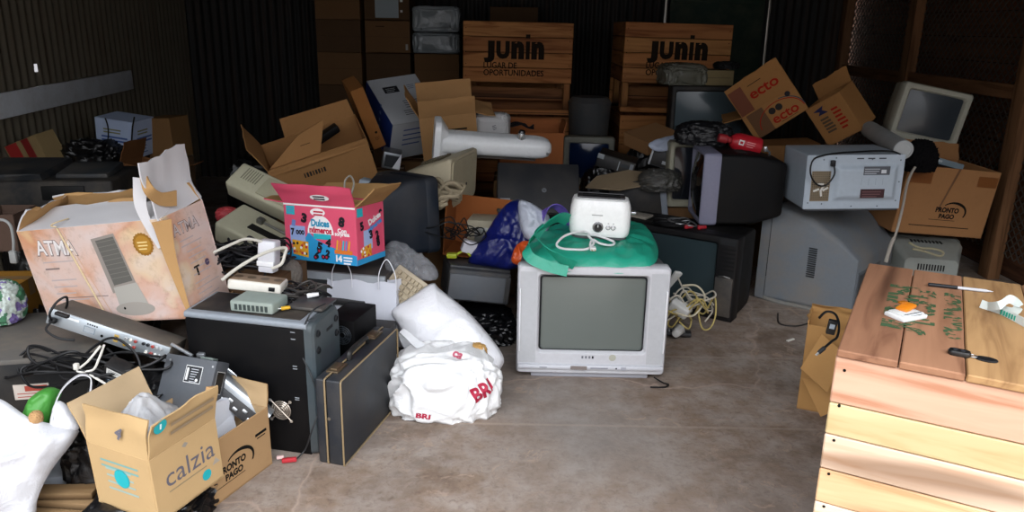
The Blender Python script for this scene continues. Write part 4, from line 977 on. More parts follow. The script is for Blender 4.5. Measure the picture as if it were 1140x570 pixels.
heap('black garbage bag under the small brown carton at the left border', (-2.05, 3.12, 0), (.40, .30, .28), seed=29)
heap('black garbage bag filling the dark gap left of the heater carton', (-1.95, 3.40, 0), (.5, .24, .44), seed=33, sq=.5)
p = at(5, 345, 2.70)
m = MB(filmbag('#b9c4bd', 0, .35)); m.blob((.15, .16, .15), seed=31, crumple=.02, sq=.8, freq=7)
rnd = random.Random(3); gcol = [flat('#4a7a5b', .5), flat('#7a6aa0', .5), flat('#8a9aa0', .5)]
m.bm.normal_update()
for f in m.bm.faces:
    cc = f.calc_center_median(); v = noise.noise(cc*26)
    if v > .18: f.material_index = m.mi(gcol[0])
    elif v < -.3: f.material_index = m.mi(gcol[1])
tag(m.build('patterned_bag', M=T(p.x - .01, 2.70, p.z - .04)), 'small bag with green and violet pattern at the left border', 'bag')

# big dark cabinet / set lying at left
root = thing('stereo_cabinet', 'big black cabinet with a dusty grey top and a red and white sticker', 'cabinet', T(-1.80, 2.58, 0) @ rotm(0, 0, 12))
m = MB(plastic('#121315', .45, .12)); m.box((0, 0, .17), (.66, .46, .34), bev=.01); m.build('cabinet_body', root)
m = MB(plastic('#5c5955', .8, .5)); m.box((0, 0, .346), (.67, .47, .018), bev=.004); m.build('dusty_top', root)
m = MB(plastic('#1f2124', .4, .15)); m.box((0, -.236, .08), (.64, .02, .15), bev=.005); m.build('front_ledge', root)
m = MB(flat('#c9bdb2', .5)); S = side(.66, .46, 'f') @ T(.13, .235, .003)
m.rect(0, 0, .11, .055, S, flat('#c9bdb2', .5), .002); m.rect(.015, .012, .07, .02, S @ T(0, 0, .0006), flat('#a84a3c', .5)); m.lines(0, -.006, .09, 2, .012, S @ T(0, 0, .0006), flat('#a84a3c', .5)); m.build('sticker', root)['label'] = 'red and white sticker'

# receiver showing its back
M, d = pose('receiver'); d = (d[0], .13, .058); M = M @ T(0, -.065, 0)
root = thing('dvd_player', 'silver-backed disc player standing tilted under the worn heater carton', 'player', M)
m = MB(plastic('#56514c', .6, .45)); m.box((0, .004, d[2]/2), (d[0], d[1], d[2]), bev=.003); m.build('case', root)
m = MB(metal('#b4bcc2', .35, .1)); m.box((0, -d[1]/2, d[2]/2), (d[0]*.995, .006, d[2]*.94), bev=.001)
S = side(d[0], d[1] + .007, 'f')
m.rect(-.13, .043, .05, .008, S, flat('#eef0f0', .4)); m.rect(-.065, .026, .04, .022, S, flat('#7d8890', .5)); m.rect(-.065, .026, .034, .017, S @ T(0, 0, .0004), metal('#b4bcc2', .35, .1))
for i in range(5): m.rect(-.075 + i*.008, .045, .005, .005, S, INK)
m.rect(.028, .028, .016, .026, S, flat('#b99a55', .4)); m.lines(.028, .034, .01, 3, .006, S @ T(0, 0, .0004), INK); m.disc(-.02, .02, .005, S, INK)
RPN = m.build('rear_panel', root)
for i, (x, z, cc) in enumerate([(.062, .04, '#b0b0b0'), (.078, .04, '#ece9e0'), (.094, .04, '#a63b33'), (.062, .018, '#c9a53a'), (.078, .018, '#ece9e0'), (.094, .018, '#a63b33'), (.122, .042, '#15171c'), (.137, .042, '#15171c'), (.154, .042, '#a63b33'), (.168, .042, '#b0b0b0'), (.182, .042, '#b0b0b0'), (.137, .016, '#ece9e0'), (.154, .016, '#a63b33'), (.168, .016, '#ece9e0'), (.182, .016, '#d9d9d9')]):
    m = MB(flat(cc, .3, .5)); y = -d[1]/2 - .003
    m.lathe([(.0055, 0), (.0055, .006), (.003, .008), (.003, .004), (0, .004)], 14, M=T(x, y, z) @ rotm(90)); m.build('socket', RPN)
m = MB(rubber('#0f1013')); y = -d[1]/2
m.box((-.185, y - .012, .022), (.022, .02, .018), bev=.004); m.tube([(-.185, y-.02, .025), (-.19, y-.035, .05), (-.185, y-.02, .09), (-.17, y, .11), (-.165, y+.01, .085), (-.175, y+.03, .062)], .0042, 8)
m.tube([(-.185, y-.02, .02), (-.19, y-.03, -.01), (-.15, y-.02, -.028), (-.10, y-.01, -.022)], .004, 8); m.build('power_cord', root)
m = MB(rubber('#0c0c0e')); m.box((-.145, -.11, d[2] + .006), (.045, .02, .012), bev=.004); m.build('rubber_foot', root)

# tangle and adapters under the player
p = at(95, 415, 2.36)
tangle('cable', 'tangle of black cables under the silver-backed disc player', tuple(at(95, 402, 2.36)), (.34, .10, .10), .0045, (rubber(),), 9, 41, 'cable')
m = MB(plastic('#d5d1c8', .45, .1)); m.tube([at(*q) for q in ((112, 385, 2.30), (98, 402, 2.28), (86, 413, 2.27), (103, 412, 2.27), (110, 400, 2.28), (116, 384, 2.32))], .004, 6)
m.tube([at(*q) for q in ((100, 417, 2.27), (112, 424, 2.26), (126, 432, 2.26), (136, 428, 2.28))], .004, 6); m.box(at(85, 408, 2.27), (.016, .016, .022), bev=.004)
tag(m.build('cord', recenter=True), 'knotted off-white cord lying over the black cable tangle', 'cord')
root = thing('power_adapter', 'black power adapter with a white label below the disc player', 'adapter', T(*at(131, 428, 2.32)) @ rotm(20, 24, -6))
m = MB(plastic('#131417', .4, .1)); m.box((0, 0, .05), (.075, .05, .11), bev=.006); m.build('case', root)
m = MB(flat('#dcdcd8', .4)); S = side(.075, .051, 'f'); m.rect(0, .085, .052, .025, S, flat('#dcdcd8', .4), .001); m.lines(0, .092, .04, 3, .006, S @ T(0, 0, .0006), INK)
m.rect(0, .04, .052, .04, S, flat('#32414f', .4), .001); m.lines(0, .052, .04, 4, .008, S @ T(0, 0, .0006), flat('#b9c3cb')); m.build('label_plate', root)['label'] = 'white and blue-grey label'
heap('black garbage bag under the disc player and cables', (-1.27, 2.40, 0), (.34, .32, .29), seed=35, freq=7)

# grey power supply and radio deck
M, d = pose('psu'); d = (.19, .075, .17)
root = thing('power_supply', 'dark grey metal box with a black label beside the opened small carton', 'power supply', M)
gm = plastic('#4a4e54', .5, .12)
m = MB(gm); m.box((0, 0, d[2]/2), d, bev=.003); m.build('case', root)
m = MB(flat('#d9d9d9', .4)); S = side(d[0], d[1], 'f') @ T(0, 0, .0008); m.rect(.02, .115, .062, .056, S, flat('#d9d9d9', .4)); m.rect(.02, .115, .058, .052, S @ T(0, 0, .0004), flat('#15171c', .4))
m.lines(.025, .132, .03, 6, .008, S @ T(0, 0, .0008), flat('#b9bcc2'), seed=6); m.rect(-.002, .115, .008, .04, S @ T(0, 0, .0008), flat('#c9c9c9')); m.disc(.036, .098, .005, S @ T(0, 0, .0008), flat('#d9d9d9')); m.build('label_plate', root)['label'] = 'black label with white print'
m = MB(flat('#131416', .4)); S = side(d[0], d[1], 'r') @ T(0, 0, .0008); m.rect(0, .10, .045, .075, S, flat('#b9b9b9')); m.rect(0, .10, .041, .07, S @ T(0, 0, .0004), flat('#131416', .4)); m.build('side_plate', root)
m = MB(plastic('#5f6a66', .5)); m.box((.04, .0, d[2] + .004), (.05, .03, .008), bev=.002)
for x in (-.075, .085): m.cyl((x, -d[1]/2 - .002, .15), (x, -d[1]/2 + .002, .15), .004, n=10, m=metal('#8b8d90'))
m.build('bracket', root)
M, d = pose('deck')
root = thing('car_radio', 'silver cassette radio lying aslant against the black tower', 'radio', M @ T(-.01, 0, -.02))
m = MB(metal('#a4a9ae', .3, .1)); m.loft([[Vector((x, q[0], q[1] + .045)) for q in rrect(.10, .09, .025, 5)] for x in (-.13, .13)]); m.build('case', root)
m = MB(plastic('#2c2f34', .4, .15)); m.box((0, -.048, .03), (.24, .012, .045), bev=.003); FPL = m.build('face_plate', root)
for i in range(7):
    m = MB(metal('#c9cdd0', .3, 0)); m.box((-.095 + i*.03, -.056, .036 if i % 2 else .022), (.018, .008, .010), bev=.002); m.build('button', FPL)
m = MB(metal('#d5d8da', .2, 0)); m.cyl((.11, -.05, .03), (.11, -.066, .03), .013, n=20, bev=.002); m.build('knob', FPL)
m = MB(metal('#cfd2d4', .25, 0)); m.tube([(-.12, .03, .092), (.14, .03, .097)], .004, 8, smooth=False); m.tube([(.14, .03, .097), (.15, .0, .09)], .005, 8, smooth=False); m.build('antenna', root)
m = MB(metal('#b9bdc2', .3, 0)); a, b = at(191, 383, 2.45), at(214, 396, 2.42); m.tube([a, b], .006, 10, smooth=False); m.tube([at(213, 380, 2.5), at(217, 392, 2.48)], .005, 8, smooth=False); m.box(at(224, 395, 2.46), (.028, .02, .016), bev=.004)
tag(m.build('bracket_rods', recenter=True), 'bright metal rods sticking up behind the dark grey metal box', 'rods')

# heater carton, worn and torn
M, d = pose('atma'); w, dd, h = d
def washed():
    q = NT('printed_carton'); n = q.noise(3.2, 3, .5, (1, 1, 1.2), .8); n2 = q.noise(30, 4, .7); n3 = q.noise(2.2, 2, .5, (1.4, 1, .8))
    a = q.ramp(n, [(.28, lin('#cfc0bc')), (.42, lin('#d0b3a6')), (.53, lin('#c8916f')), (.60, lin('#d4b78c')), (.70, lin('#d3cac4'))])
    a = q.mix(q.ramp(n3, [(.45, (0, 0, 0, 1)), (.7, (.8, .8, .8, 1))]), a, lin('#cdbcb8'))
    a = q.mix(q.ramp(n2, [(.52, (0, 0, 0, 1)), (.75, (.45, .45, .45, 1))]), a, lin('#8f7460')); q.col(a); q.set(.55, 0, .3); q.bump(q.noise(9, 5, .65, dist=.6), .3, .006); return q.m
PRT = washed(); WHT = paper('#c9c7c9', .6); BRN = card('#b08a5c', .25)
root = thing('carton', 'large battered heater carton printed in pale orange, tilted, with torn flaps', 'box', M)
c = Carton((w, dd, h), PRT, BRN, t=.006, flaps={'f': (-76, .16, .05, .04), 'l': (-40, .10, -.1), 'b': (-30, .08, .15)}, seed=31, jag=.02)
for f in c.fl.values():
    f.mats[0] = WHT
S = c.S('f', 0, 0); sh = flat('#b5a6a4', .6); ed = flat('#7d6d6b', .6)
c.body.words('ATMA', .185, .062, S @ T(-.165, h*.80, 0) @ rotm(0, 0, -3), ed, bold=.05); c.body.words('ATMA', .178, .056, S @ T(-.166, h*.803, .0005) @ rotm(0, 0, -3), flat('#e0dad8', .6), bold=.015)
c.body.lines(-.17, h*.66, .15, 1, .02, S, sh); c.body.lines(-.21, h*.59, .07, 1, .025, S, ed); c.body.lines(-.16, h*.47, .15, 5, .026, S, sh, th=.2, seed=9); c.body.lines(-.1, h*.28, .22, 1, .02, S, ed, th=.15)
# heater picture: grey tower on a pale base
c.body.poly([(.00, h*.86), (.105, h*.90), (.135, h*.36), (.02, h*.30)], 0, flat('#8f8780', .6), S @ T(0, 0, .0003)); c.body.poly([(.018, h*.84), (.10, h*.87), (.122, h*.42), (.036, h*.38)], 0, flat('#5f5d58', .6), S @ T(0, 0, .0006))
for i in range(9): c.body.poly([(.02 + .002*i, h*(.82 - .046*i)), (.101 + .002*i, h*(.845 - .046*i)), (.101 + .002*i, h*(.84 - .046*i)), (.02 + .002*i, h*(.815 - .046*i))], 0, flat('#77746e', .6), S @ T(0, 0, .0009))
c.body.poly([(.03, h*.36), (.135, h*.40), (.16, h*.16), (.03, h*.12)], 0, flat('#a8a49c', .6), S @ T(0, 0, .0006)); c.body.disc(.095, h*.13, .085, S @ T(0, 0, .0009), flat('#9c968e', .6), 28, .026); c.body.disc(.05, h*.14, .005, S @ T(0, 0, .0012), INK, 10)
gd = flat('#8f6420', .45)
star = [(.215 + (.043 if i % 2 else .039)*math.cos(PI*i/20), h*.77 + (.043 if i % 2 else .039)*math.sin(PI*i/20)) for i in range(40)]
c.body.poly(star, 0, gd, S @ T(0, 0, .0004)); c.body.disc(.215, h*.77, .032, S @ T(0, 0, .0007), flat('#a87a2c', .45)); c.body.lines(.215, h*.79, .045, 3, .012, S @ T(0, 0, .001), flat('#e0c88a'), th=.4)
S = c.S('r', 0, 0); c.body.words('ATMA', .14, .045, S @ T(-.01, h*.84, 0), ed, bold=.03); c.body.words('ATMA', .132, .040, S @ T(-.011, h*.842, .0005), flat('#c4b8b6', .6)); c.body.lines(0, h*.72, .12, 2, .02, S, sh, seed=1); c.body.lines(.02, h*.60, .12, 5, .022, S, sh, th=.2, seed=3)
c.body.poly([(-.03, h*.44), (.0, h*.44), (.0, h*.42), (-.01, h*.42), (-.01, h*.34), (-.02, h*.34), (-.02, h*.42), (-.03, h*.42)], 0, INK, S); c.body.disc(.045, h*.42, .013, S, flat('#5a4c66'), 10); c.body.lines(.02, h*.28, .13, 4, .02, S, sh, th=.2, seed=8)
# creases
c.body.poly([(-.13, h*.99), (-.124, h*.99), (-.035, .01), (-.041, .01)], 0, flat('#d9c6a8', .5), c.S('f', 0, 0, .0018), )
c.body.poly([(-.115, h*.99), (-.112, h*.99), (-.005, .01), (-.008, .01)], 0, flat('#c9a286', .5), c.S('f', 0, 0, .0016))
c.build(root)
# tall white torn flap at the right end, with curled brown liner
f = MB(WHT, BRN)
bm = bmesh.new(); g = []
for k in (0, 1):
    rows = []
    for j in range(13):
        v = j/12; row = []
        for i in range(13):
            u = i/12 - .5
            x = u*dd*(1.0 + .08*v) + .006*math.sin(v*9 + u*4); y = v*.205 + (.004*math.sin(u*7) + .003*math.sin(u*23))*v
            z = -.012*math.sin(v*PI) + .02*v*v + .02*max(0, -u*1.6-.2)*(1-v)*v*4 + .0015*math.sin(u*38)*v + .002*math.sin(u*17+2)*v
            row.append(bm.verts.new((x, y, z - k*.006)))
        rows.append(row)
    g.append(rows)
for j in range(12):
    for i in range(12):
        for k in (0, 1):
            ff = bm.faces.new((g[k][j][i], g[k][j][i+1], g[k][j+1][i+1], g[k][j+1][i]))
rim = [(0, i) for i in range(12)] + [(j, 12) for j in range(12)] + [(12, 12-i) for i in range(12)] + [(12-j, 0) for j in range(12)]
for q, (j, i) in enumerate(rim):
    j2, i2 = rim[(q+1) % len(rim)]; bm.faces.new((g[0][j][i], g[0][j2][i2], g[1][j2][i2], g[1][j][i]))
bmesh.ops.recalc_face_normals(bm, faces=bm.faces); f.add(bm)
fl = f.build('flap', root, side(w, dd, 'r') @ T(0, h - .002, -.004) @ rotm(-3, 0, 5)); fl['label'] = 'tall white torn flap standing up'
t1 = MB(BRN); t1.ribbon([(w/2 - .015, -dd/2 + .0, h + .15), (w/2 - .0, -dd/2 - .01, h + .10), (w/2 + .0, -dd/2 + .03, h + .06), (w/2 + .01, -dd/2 + .09, h + .045)], .05, (0.2, .3, .8), .006, wf=lambda t: .5 + .6*t); t1.build('torn_liner', root)
t1 = MB(WHT, BRN); t1.ribbon([(w/2 - .045, -dd/2 + .02, h + .14), (w/2 - .06, -dd/2 + .0, h + .06), (w/2 - .055, -dd/2 - .002, h - .01), (w/2 - .03, -dd/2 - .004, h - .10)], .045, (1, .5, 0), .006, wf=lambda t: 1.1 - .7*t); t1.build('torn_strip', root)
t1 = MB(BRN); t1.ribbon([(w/2 - .07, -dd/2 + .10, h + .14), (w/2 - .12, -dd/2 + .11, h + .08), (w/2 - .20, -dd/2 + .13, h + .03), (w/2 - .34, -dd/2 + .14, h + .012)], .07, (.2, .3, 1), .006, wf=lambda t: .75 + .3*math.sin(t*9)); t1.build('torn_liner', root)
t1 = MB(BRN); t1.ribbon([(w/2 + .003, -dd/2 - .001, h*.98), (w/2 - .004, -dd/2 - .004, h*.6), (w/2 + .002, -dd/2 - .003, h*.02)], .055, (1, .9, 0), .003, wf=lambda t: 1.15 - t); t1.build('split_seam', root)['label'] = 'brown split corner seam'
t1 = MB(flat('#cdb894', .6)); x0 = -.125
t1.tube([(x0, -dd/2 - .004, h + .004), (x0 - .012, -dd/2 - .012, h + .012), (x0 + .004, -dd/2 - .006, h + .02), (x0 + .006, -dd/2 + .05, h + .018)], .0028, 6); t1.tube([(x0, -dd/2 - .004, h), (x0 + .045, -dd/2 - .004, h*.5), (x0 + .09, -dd/2 - .004, .0)], .0035, 6); t1.build('string', root)['label'] = 'pale string tied around the carton'
t1 = MB(BRN); t1.poly([(-.13, 0), (.13, 0), (.10, -.045), (-.09, -.03)], .005, BRN, side(w, dd, 'r') @ T(0, .003, .004) @ rotm(-20)); t1.build('bottom_flap', root)

# ------------------------------------------------------------------ left foreground
KB = card('#b3966c', .12)
root = thing('carton', 'small opened carton with grey lettering and teal stamps in the left foreground', 'box', T(-1.035, 2.02, .105) @ rotm(0, -3, 66))
w, dd, h = .245, .245, .205
c = Carton((w, dd, h), KB, card('#b59d7c', .12), flaps={'f': (14, .12, 0), 'l': (-8, .115, .0), 'b': (24, .12)}, seed=141)
GI = flat('#5d5a63', .7); TE = flat('#1f9fa6', .5)
S = c.S('f', .0, 0)
c.body.words('calzia', .18, .06, S @ T(.01, h*.58, 0), GI, bold=.0)
c.body.poly([(.0, h*.86), (.012, h*.90), (.0, h*.94), (-.012, h*.90)], 0, flat('#8a8378'), S); c.body.lines(0, h*.36, .15, 1, .012, S, flat('#8a7a5f'), th=.35); c.body.disc(.06, h*.22, .017, S, TE); c.body.poly([(.085, h*.30), (.115, h*.30), (.10, h*.40)], 0, flat('#9a9184'), S)
S = c.S('l', 0, 0); c.body.disc(0, h*.55, .030, S, TE); c.body.lines(0, h*.78, .15, 2, .018, S, flat('#6f9a95'), th=.35, seed=2); c.body.lines(0, h*.66, .12, 4, .022, S, flat('#8fa39a'), th=.3, seed=5); c.body.disc(0, h*.55, .028, S @ T(0, 0, .0008), TE)
c.fl['l'].words('4', .025, .038, T(.02, .06, .008) @ rotm(0, 0, -20), GI, bold=.04)
c.fl['f'].disc(-.09, .10, .022, T(0, 0, .004), TE); c.fl['f'].rect(-.09, .10, .006, .018, T(0, 0, .005), flat('#d9ecec'))
c.fl['f'].lines(.03, .085, .17, 1, .022, T(0, 0, .006), flat('#8d7b63'), th=.5); c.fl['f'].lines(.03, .055, .17, 1, .022, T(0, 0, .006), flat('#8d7b63'), th=.5)
c.build(root)
CZ = root.matrix_world.copy()
bpy.context.view_layer.update()
m = MB(filmbag('#dadde3', .40, .15)); m.blob((.19, .17, .20), seed=143, crumple=.014, sq=.8, freq=3.5, knot=.5, bottom=.2, fine=.2)
tag(m.build('shopping_bag', M=CZ @ T(0.0, .02, .10)), 'clear plastic bag bulging out of the small opened carton', 'bag')
m = MB(flat('#e2e3e4', .5)); m.blob((.10, .08, .06), seed=145, crumple=.02, sq=.6); tag(m.build('white_cup', M=CZ @ T(-.06, .0, .19)), 'white plastic piece beside the clear bag in the opened carton', 'piece')

root = thing('carton', 'brown carton with black oval print standing between opened carton and tower', 'box', T(-.98, 2.25, 0) @ rotm(0, 0, 68))
w, dd, h = .29, .25, .215
c = Carton((w, dd, h), card('#a3835e', .15), card('#af9470', .15), flaps={'r': (12, .08), 'b': (12, .05)}, seed=151)
def pront(mb, S, k, ink):
    arc = [(.085*k*math.cos(a), .062*k*math.sin(a)) for a in [R(-25) + R(165)*i/18 for i in range(19)]]; arc2 = [(x*.92 - .004*k, y*(.80 + .12*abs(i-9)/9) - .003*k) for i, (x, y) in enumerate(arc)]
    mb.poly(arc + arc2[::-1], 0, ink, S @ T(.03*k, .0, 0)); mb.words('PRONTO', .15*k, .032*k, S @ T(-.01*k, .01*k, 0), ink, bold=.05); mb.words('PAGO', .10*k, .030*k, S @ T(-.005*k, -.028*k, 0), ink, bold=.05); mb.rect(-.03*k, -.052*k, .17*k, .003*k, S, ink)
pront(c.body, c.S('f', -.03, h*.42), .8, INK); c.body.rect(.10, h*.66, .055, .010, c.S('f', 0, 0) @ rotm(0, 0, 0), INK); c.body.rect(.10, h*.60, .04, .004, c.S('f', 0, 0), INK)
c.build(root); PZ = root.matrix_world.copy()
m = MB(paper('#d3d6de', .7)); 
for k in range(6): m.box((0, .002*k, .115), (.13, .0012, .24), rot=rotm(3*k - 8, 2*k, k))
m.lines(.01, .20, .07, 5, .012, T(0, -.006, 0) @ rotm(82, 0, 0), flat('#7d8290'), th=.3)
tag(m.build('paper_sheets', M=PZ @ T(.03, -.035, .02) @ rotm(-8, 5, 0)), 'white printed sheets standing in the brown oval-print carton', 'paper')
m = MB(wood('#c9a071', '#9c7347', axis='z', plank=5, tinted=False)); m.box((0, 0, .17), (.028, .012, .34), bev=.002)
tag(m.build('wooden_stick', M=PZ @ T(-.07, .02, .006) @ rotm(4, 14, -20)), 'flat pale wooden stick standing in the brown oval-print carton', 'stick')
heap('black plastic bag flattened beneath the small opened carton', (-1.07, 2.0, 0), (.32, .28, .10), seed=152, sq=.5, bottom=.2)
heap('black torn garbage bag under the small opened carton at bottom left', (-1.29, 2.20, 0), (.22, .22, .24), seed=153, crumple=.03)
# white bag in the corner
root = thing('shopping_bag', 'large bright white plastic bag with handle at the left edge of the foreground', 'bag')
wbm = filmbag('#c2c2c6', 0, .45)
Mp = plane(30, 520, 1.98, tilt=24, yaw=10)
m = MB(wbm); px = [(-70, 430), (-30, 436), (0, 444), (14, 452), (28, 462), (46, 469), (66, 473), (88, 477), (80, 494), (64, 514), (50, 536), (40, 560), (32, 590), (-10, 640), (-80, 640), (-110, 540)]
m.pillow([uv(Mp, *q) for q in px], .06, .08, Mp, crumple=.035, freq=7, seed=155, p=1.9, rings=16, n=100); m.build('bag_body', root)
m = MB(wbm); m.ribbon([at(58, 468, 2.04), at(62, 448, 2.07), at(72, 430, 2.08), (at(88, 418, 2.09)), at(100, 420, 2.09), at(101, 432, 2.08), at(97, 450, 2.06)], .035, (.5, -.8, .2), .003, wf=lambda t: .5 + .8*abs(t - .3)); 
m.build('handle', root)
Mq = plane(66, 458, 2.06, tilt=20); m = MB(wbm); m.pillow([uv(Mq, *q) for q in ((56, 474), (60, 452), (66, 446), (76, 454), (88, 474), (80, 484), (64, 482))], .016, .02, Mq, crumple=.008, freq=12, seed=157); m.build('gathered_side', root)
Mq = plane(46, 455, 2.10, tilt=20); m = MB(filmbag('#56a847', .1, .4)); m.pillow([uv(Mq, *q) for q in ((28, 466), (36, 444), (50, 432), (64, 434), (62, 455), (52, 474), (34, 474))], .03, .03, Mq, crumple=.028, freq=13, seed=159)
tag(m.build('green_bag', recenter=True), 'crumpled green bag peeking out of the large white bag', 'bag')
m = MB(card('#a9855c')); m.blob((.035, .035, .035), seed=161, crumple=.02, sq=.8); tag(m.build('paper_wad', M=T(*at(41, 470, 2.04))), 'small tan paper wad beside the green bag', 'paper')
# sheets and offcuts on the floor, bottom left
m = MB(paper('#b9bfc9', .7)); m.box((0, 0, .025), (.16, .14, .05), bev=.002)
tag(m.build('paper_stack', M=T(-1.47, 2.22, 0) @ rotm(0, 0, 12)), 'stack of pale papers low beside the large white bag', 'paper')
for k, (x, y, a, l) in enumerate(((-1.36, 2.04, 8, .20), (-1.37, 2.05, -4, .22), (-1.35, 2.06, 3, .17))):
    m = MB(wood('#d6b183', '#ab8254', axis='x', plank=5, tinted=False)); m.box((0, 0, .013), (l, .055, .022), bev=.003)
    tag(m.build('wood_offcut', M=T(x, y, .024*k) @ rotm(0, 0, a)), ['lowest flat wooden offcut by the papers at bottom left', 'middle flat wooden offcut by the papers at bottom left', 'topmost flat wooden offcut by the papers at bottom left'][k], 'wood', 'flat wooden offcuts')

# ------------------------------------------------------------------ black tower, suitcase and what lies on them
M, d = pose('tower'); w, dd, h = (.47, d[1], d[2]); M = M @ T(-.017, 0, 0)
root = thing('computer_tower', 'large black computer tower with silver top edge standing behind the black suitcase', 'computer', M)
blk = plastic('#070709', .5, .02, .02, .15); sil = plastic('#868d95', .35, .08); fgr = plastic('#3c464b', .4, .12)
m = MB(blk); m.box((-.015, 0, h/2 - .012), (w-.03, dd, h-.024), bev=.004)
for z in (.93, .88, .68, .66, .44, .425): m.box((w/2 - .07, -dd/2 - .0008, h*z), (.016, .002, .0025), m=flat('#8d9196', .4))
m.build('case_shell', root)
m = MB(sil); m.loft([[Vector((x, q[0], q[1] + h - .012)) for q in rrect(dd + .006, .024, .01)] for x in (-w/2, w/2 - .02)]); m.build('top_edge', root)['label'] = 'silver top edge'
m = MB(plastic('#18191c', .5, .3)); m.box((-.02, .005, h + .001), (w*.86, dd*.82, .004), bev=.001); m.build('top_panel', root)
f = MB(fgr); f.loft([[Vector((w/2 - .03, q[0], q[1] + h/2)) for q in rrect(dd + .004, h, .02, 6)], [Vector((w/2 - .004, q[0], q[1] + h/2)) for q in rrect(dd + .004, h, .035, 6)], [Vector((w/2 + .004, q[0], q[1] + h/2)) for q in rrect(dd - .012, h - .016, .035, 6)]])
S = side(w + .009, dd, 'r'); f.rect(.02, h - .06, .05, .012, S, flat('#15171a')); f.rect(.0, h - .20, .12, .16, S, plastic('#3b4147', .4, .1)); FPT = f.build('front_panel', root)
for x, z in ((-.07, h-.045), (.072, h-.045), (-.072, h-.105), (.072, h-.10)):
    m = MB(flat('#1b1d20', .4)); m.lathe([(.013, 0), (.013, .004), (.009, .005), (.009, .002), (0, .002)], 18, M=T(w/2 + .004, 0, 0) @ side(0, 0, 'r') @ T(x, z, 0)); m.build('port', FPT)
m = MB(metal('#b9ada0', .3, .2)); g0 = T(.105, -dd/2 - .004, h*.335) @ rotm(90)
for r in (.010, .018, .026, .034): m.tube([g0 @ Vector((r*math.cos(a), r*math.sin(a), .003)) for a in [2*PI*i/20 for i in range(20)]], .0028, 6, closed=True, res=2)
for a in (45, 135): m.tube([g0 @ Vector((.052*math.cos(R(a)), .052*math.sin(R(a)), .0045)), g0 @ Vector((-.052*math.cos(R(a)), -.052*math.sin(R(a)), .0045))], .0025, 6, smooth=False)
for a in (45, 135, 225, 315): m.disc(.052*math.cos(R(a)), .052*math.sin(R(a)), .006, g0 @ T(0, 0, .006), metal('#d5d1ca', .3, 0), 12)
m.disc(0, 0, .036, g0 @ T(0, 0, .0012), flat('#5d544c')); m.build('fan_guard', root)['label'] = 'round chrome fan guard'
TW = M.copy()

# second dark case with a fan behind the tower
root = thing('computer_tower', 'small black computer case with a fan grille between tower and suitcase', 'computer', T(*at(384, 372, 2.74).xy, 0) @ rotm(0, 0, -14))
hh = at(384, 352, 2.74).z
m = MB(blk); m.box((0, .06, hh/2), (.12, .2, hh), bev=.004); m.build('case_shell', root)
m = MB(flat('#2e3338', .4)); S = side(.12, .08, 'f')
for r in (.012, .02, .028, .036): m.tube([S @ Vector((.01 + r*math.cos(a), hh - .06 + r*math.sin(a), .003)) for a in [2*PI*i/20 for i in range(20)]], .002, 6, closed=True, res=2)
for k in range(7): a = 2*PI*k/7; m.poly([(.01 + .008*math.cos(a), hh-.06 + .008*math.sin(a)), (.01 + .034*math.cos(a+.25), hh-.06 + .034*math.sin(a+.25)), (.01 + .034*math.cos(a+.65), hh-.06 + .034*math.sin(a+.65))], 0, None, S @ T(0, 0, .0015))
m.build('fan_grille', root)
root = thing('box', 'small black box with faint gold lettering behind the suitcase handle', 'box', T(-.535, 2.90, .175) @ rotm(0, 0, -10))
m = MB(plastic('#232326', .5, .15)); m.box((0, 0, .06), (.12, .11, .12), bev=.004); S = side(.12, .11, 'f'); m.lines(0, .08, .09, 3, .022, S @ T(0, 0, .0007), flat('#8a6f45'), th=.45); m.build('box_body', root)
m = MB(plastic('#17181a', .5, .1)); m.box((0, 0, .086), (.17, .14, .172), bev=.005)
tag(m.build('computer_case', M=T(-.535, 2.905, 0) @ rotm(0, 0, -10)), 'dark case standing on the floor under the small gold-lettered box', 'computer')

# suitcase
M, d = pose('suitcase'); w, dd, h = d; dd = .098
root = thing('suitcase', 'black hard briefcase with tan edge piping, handle and clasps on top', 'suitcase', M)
lea = plastic('#23272d', .42, .14, .18); tan = flat('#8d7a5c', .5)
for y, t2 in ((-dd*.19, dd*.6), (dd*.31, dd*.38)):
    m = MB(lea); m.box((0, y, h/2), (w, t2-.003, h), bev=.008, seg=3); m.build('shell_half', root)
m = MB(tan)
for y in (-dd*.49, dd*.115): m.tube([Vector((q[0], y, q[1] + h/2)) for q in rrect(w + .002, h + .002, .01, 3)], .0032, 6, closed=True, smooth=False)
m.build('edge_piping', root)['label'] = 'tan edge piping'
m = MB(plastic('#15171a', .4)); m.tube([(-.075, 0, h + .002), (-.07, 0, h + .024), (-.04, 0, h + .03), (.04, 0, h + .03), (.07, 0, h + .024), (.075, 0, h + .002)], .010, 10, flat=.7); m.build('handle', root)
for x in (-.15, .15):
    m = MB(metal('#7a6a55', .4, .3)); m.box((x, .01, h + .003), (.075, .045, .007), bev=.002); m.box((x, .01, h + .008), (.05, .025, .006), bev=.002); m.build('clasp', root)
m = MB(metal('#8d8577', .4)); m.cyl((-w/2 - .002, -.0, h*.55), (-w/2 + .002, 0, h*.55), .006, n=12); m.build('stud', root)

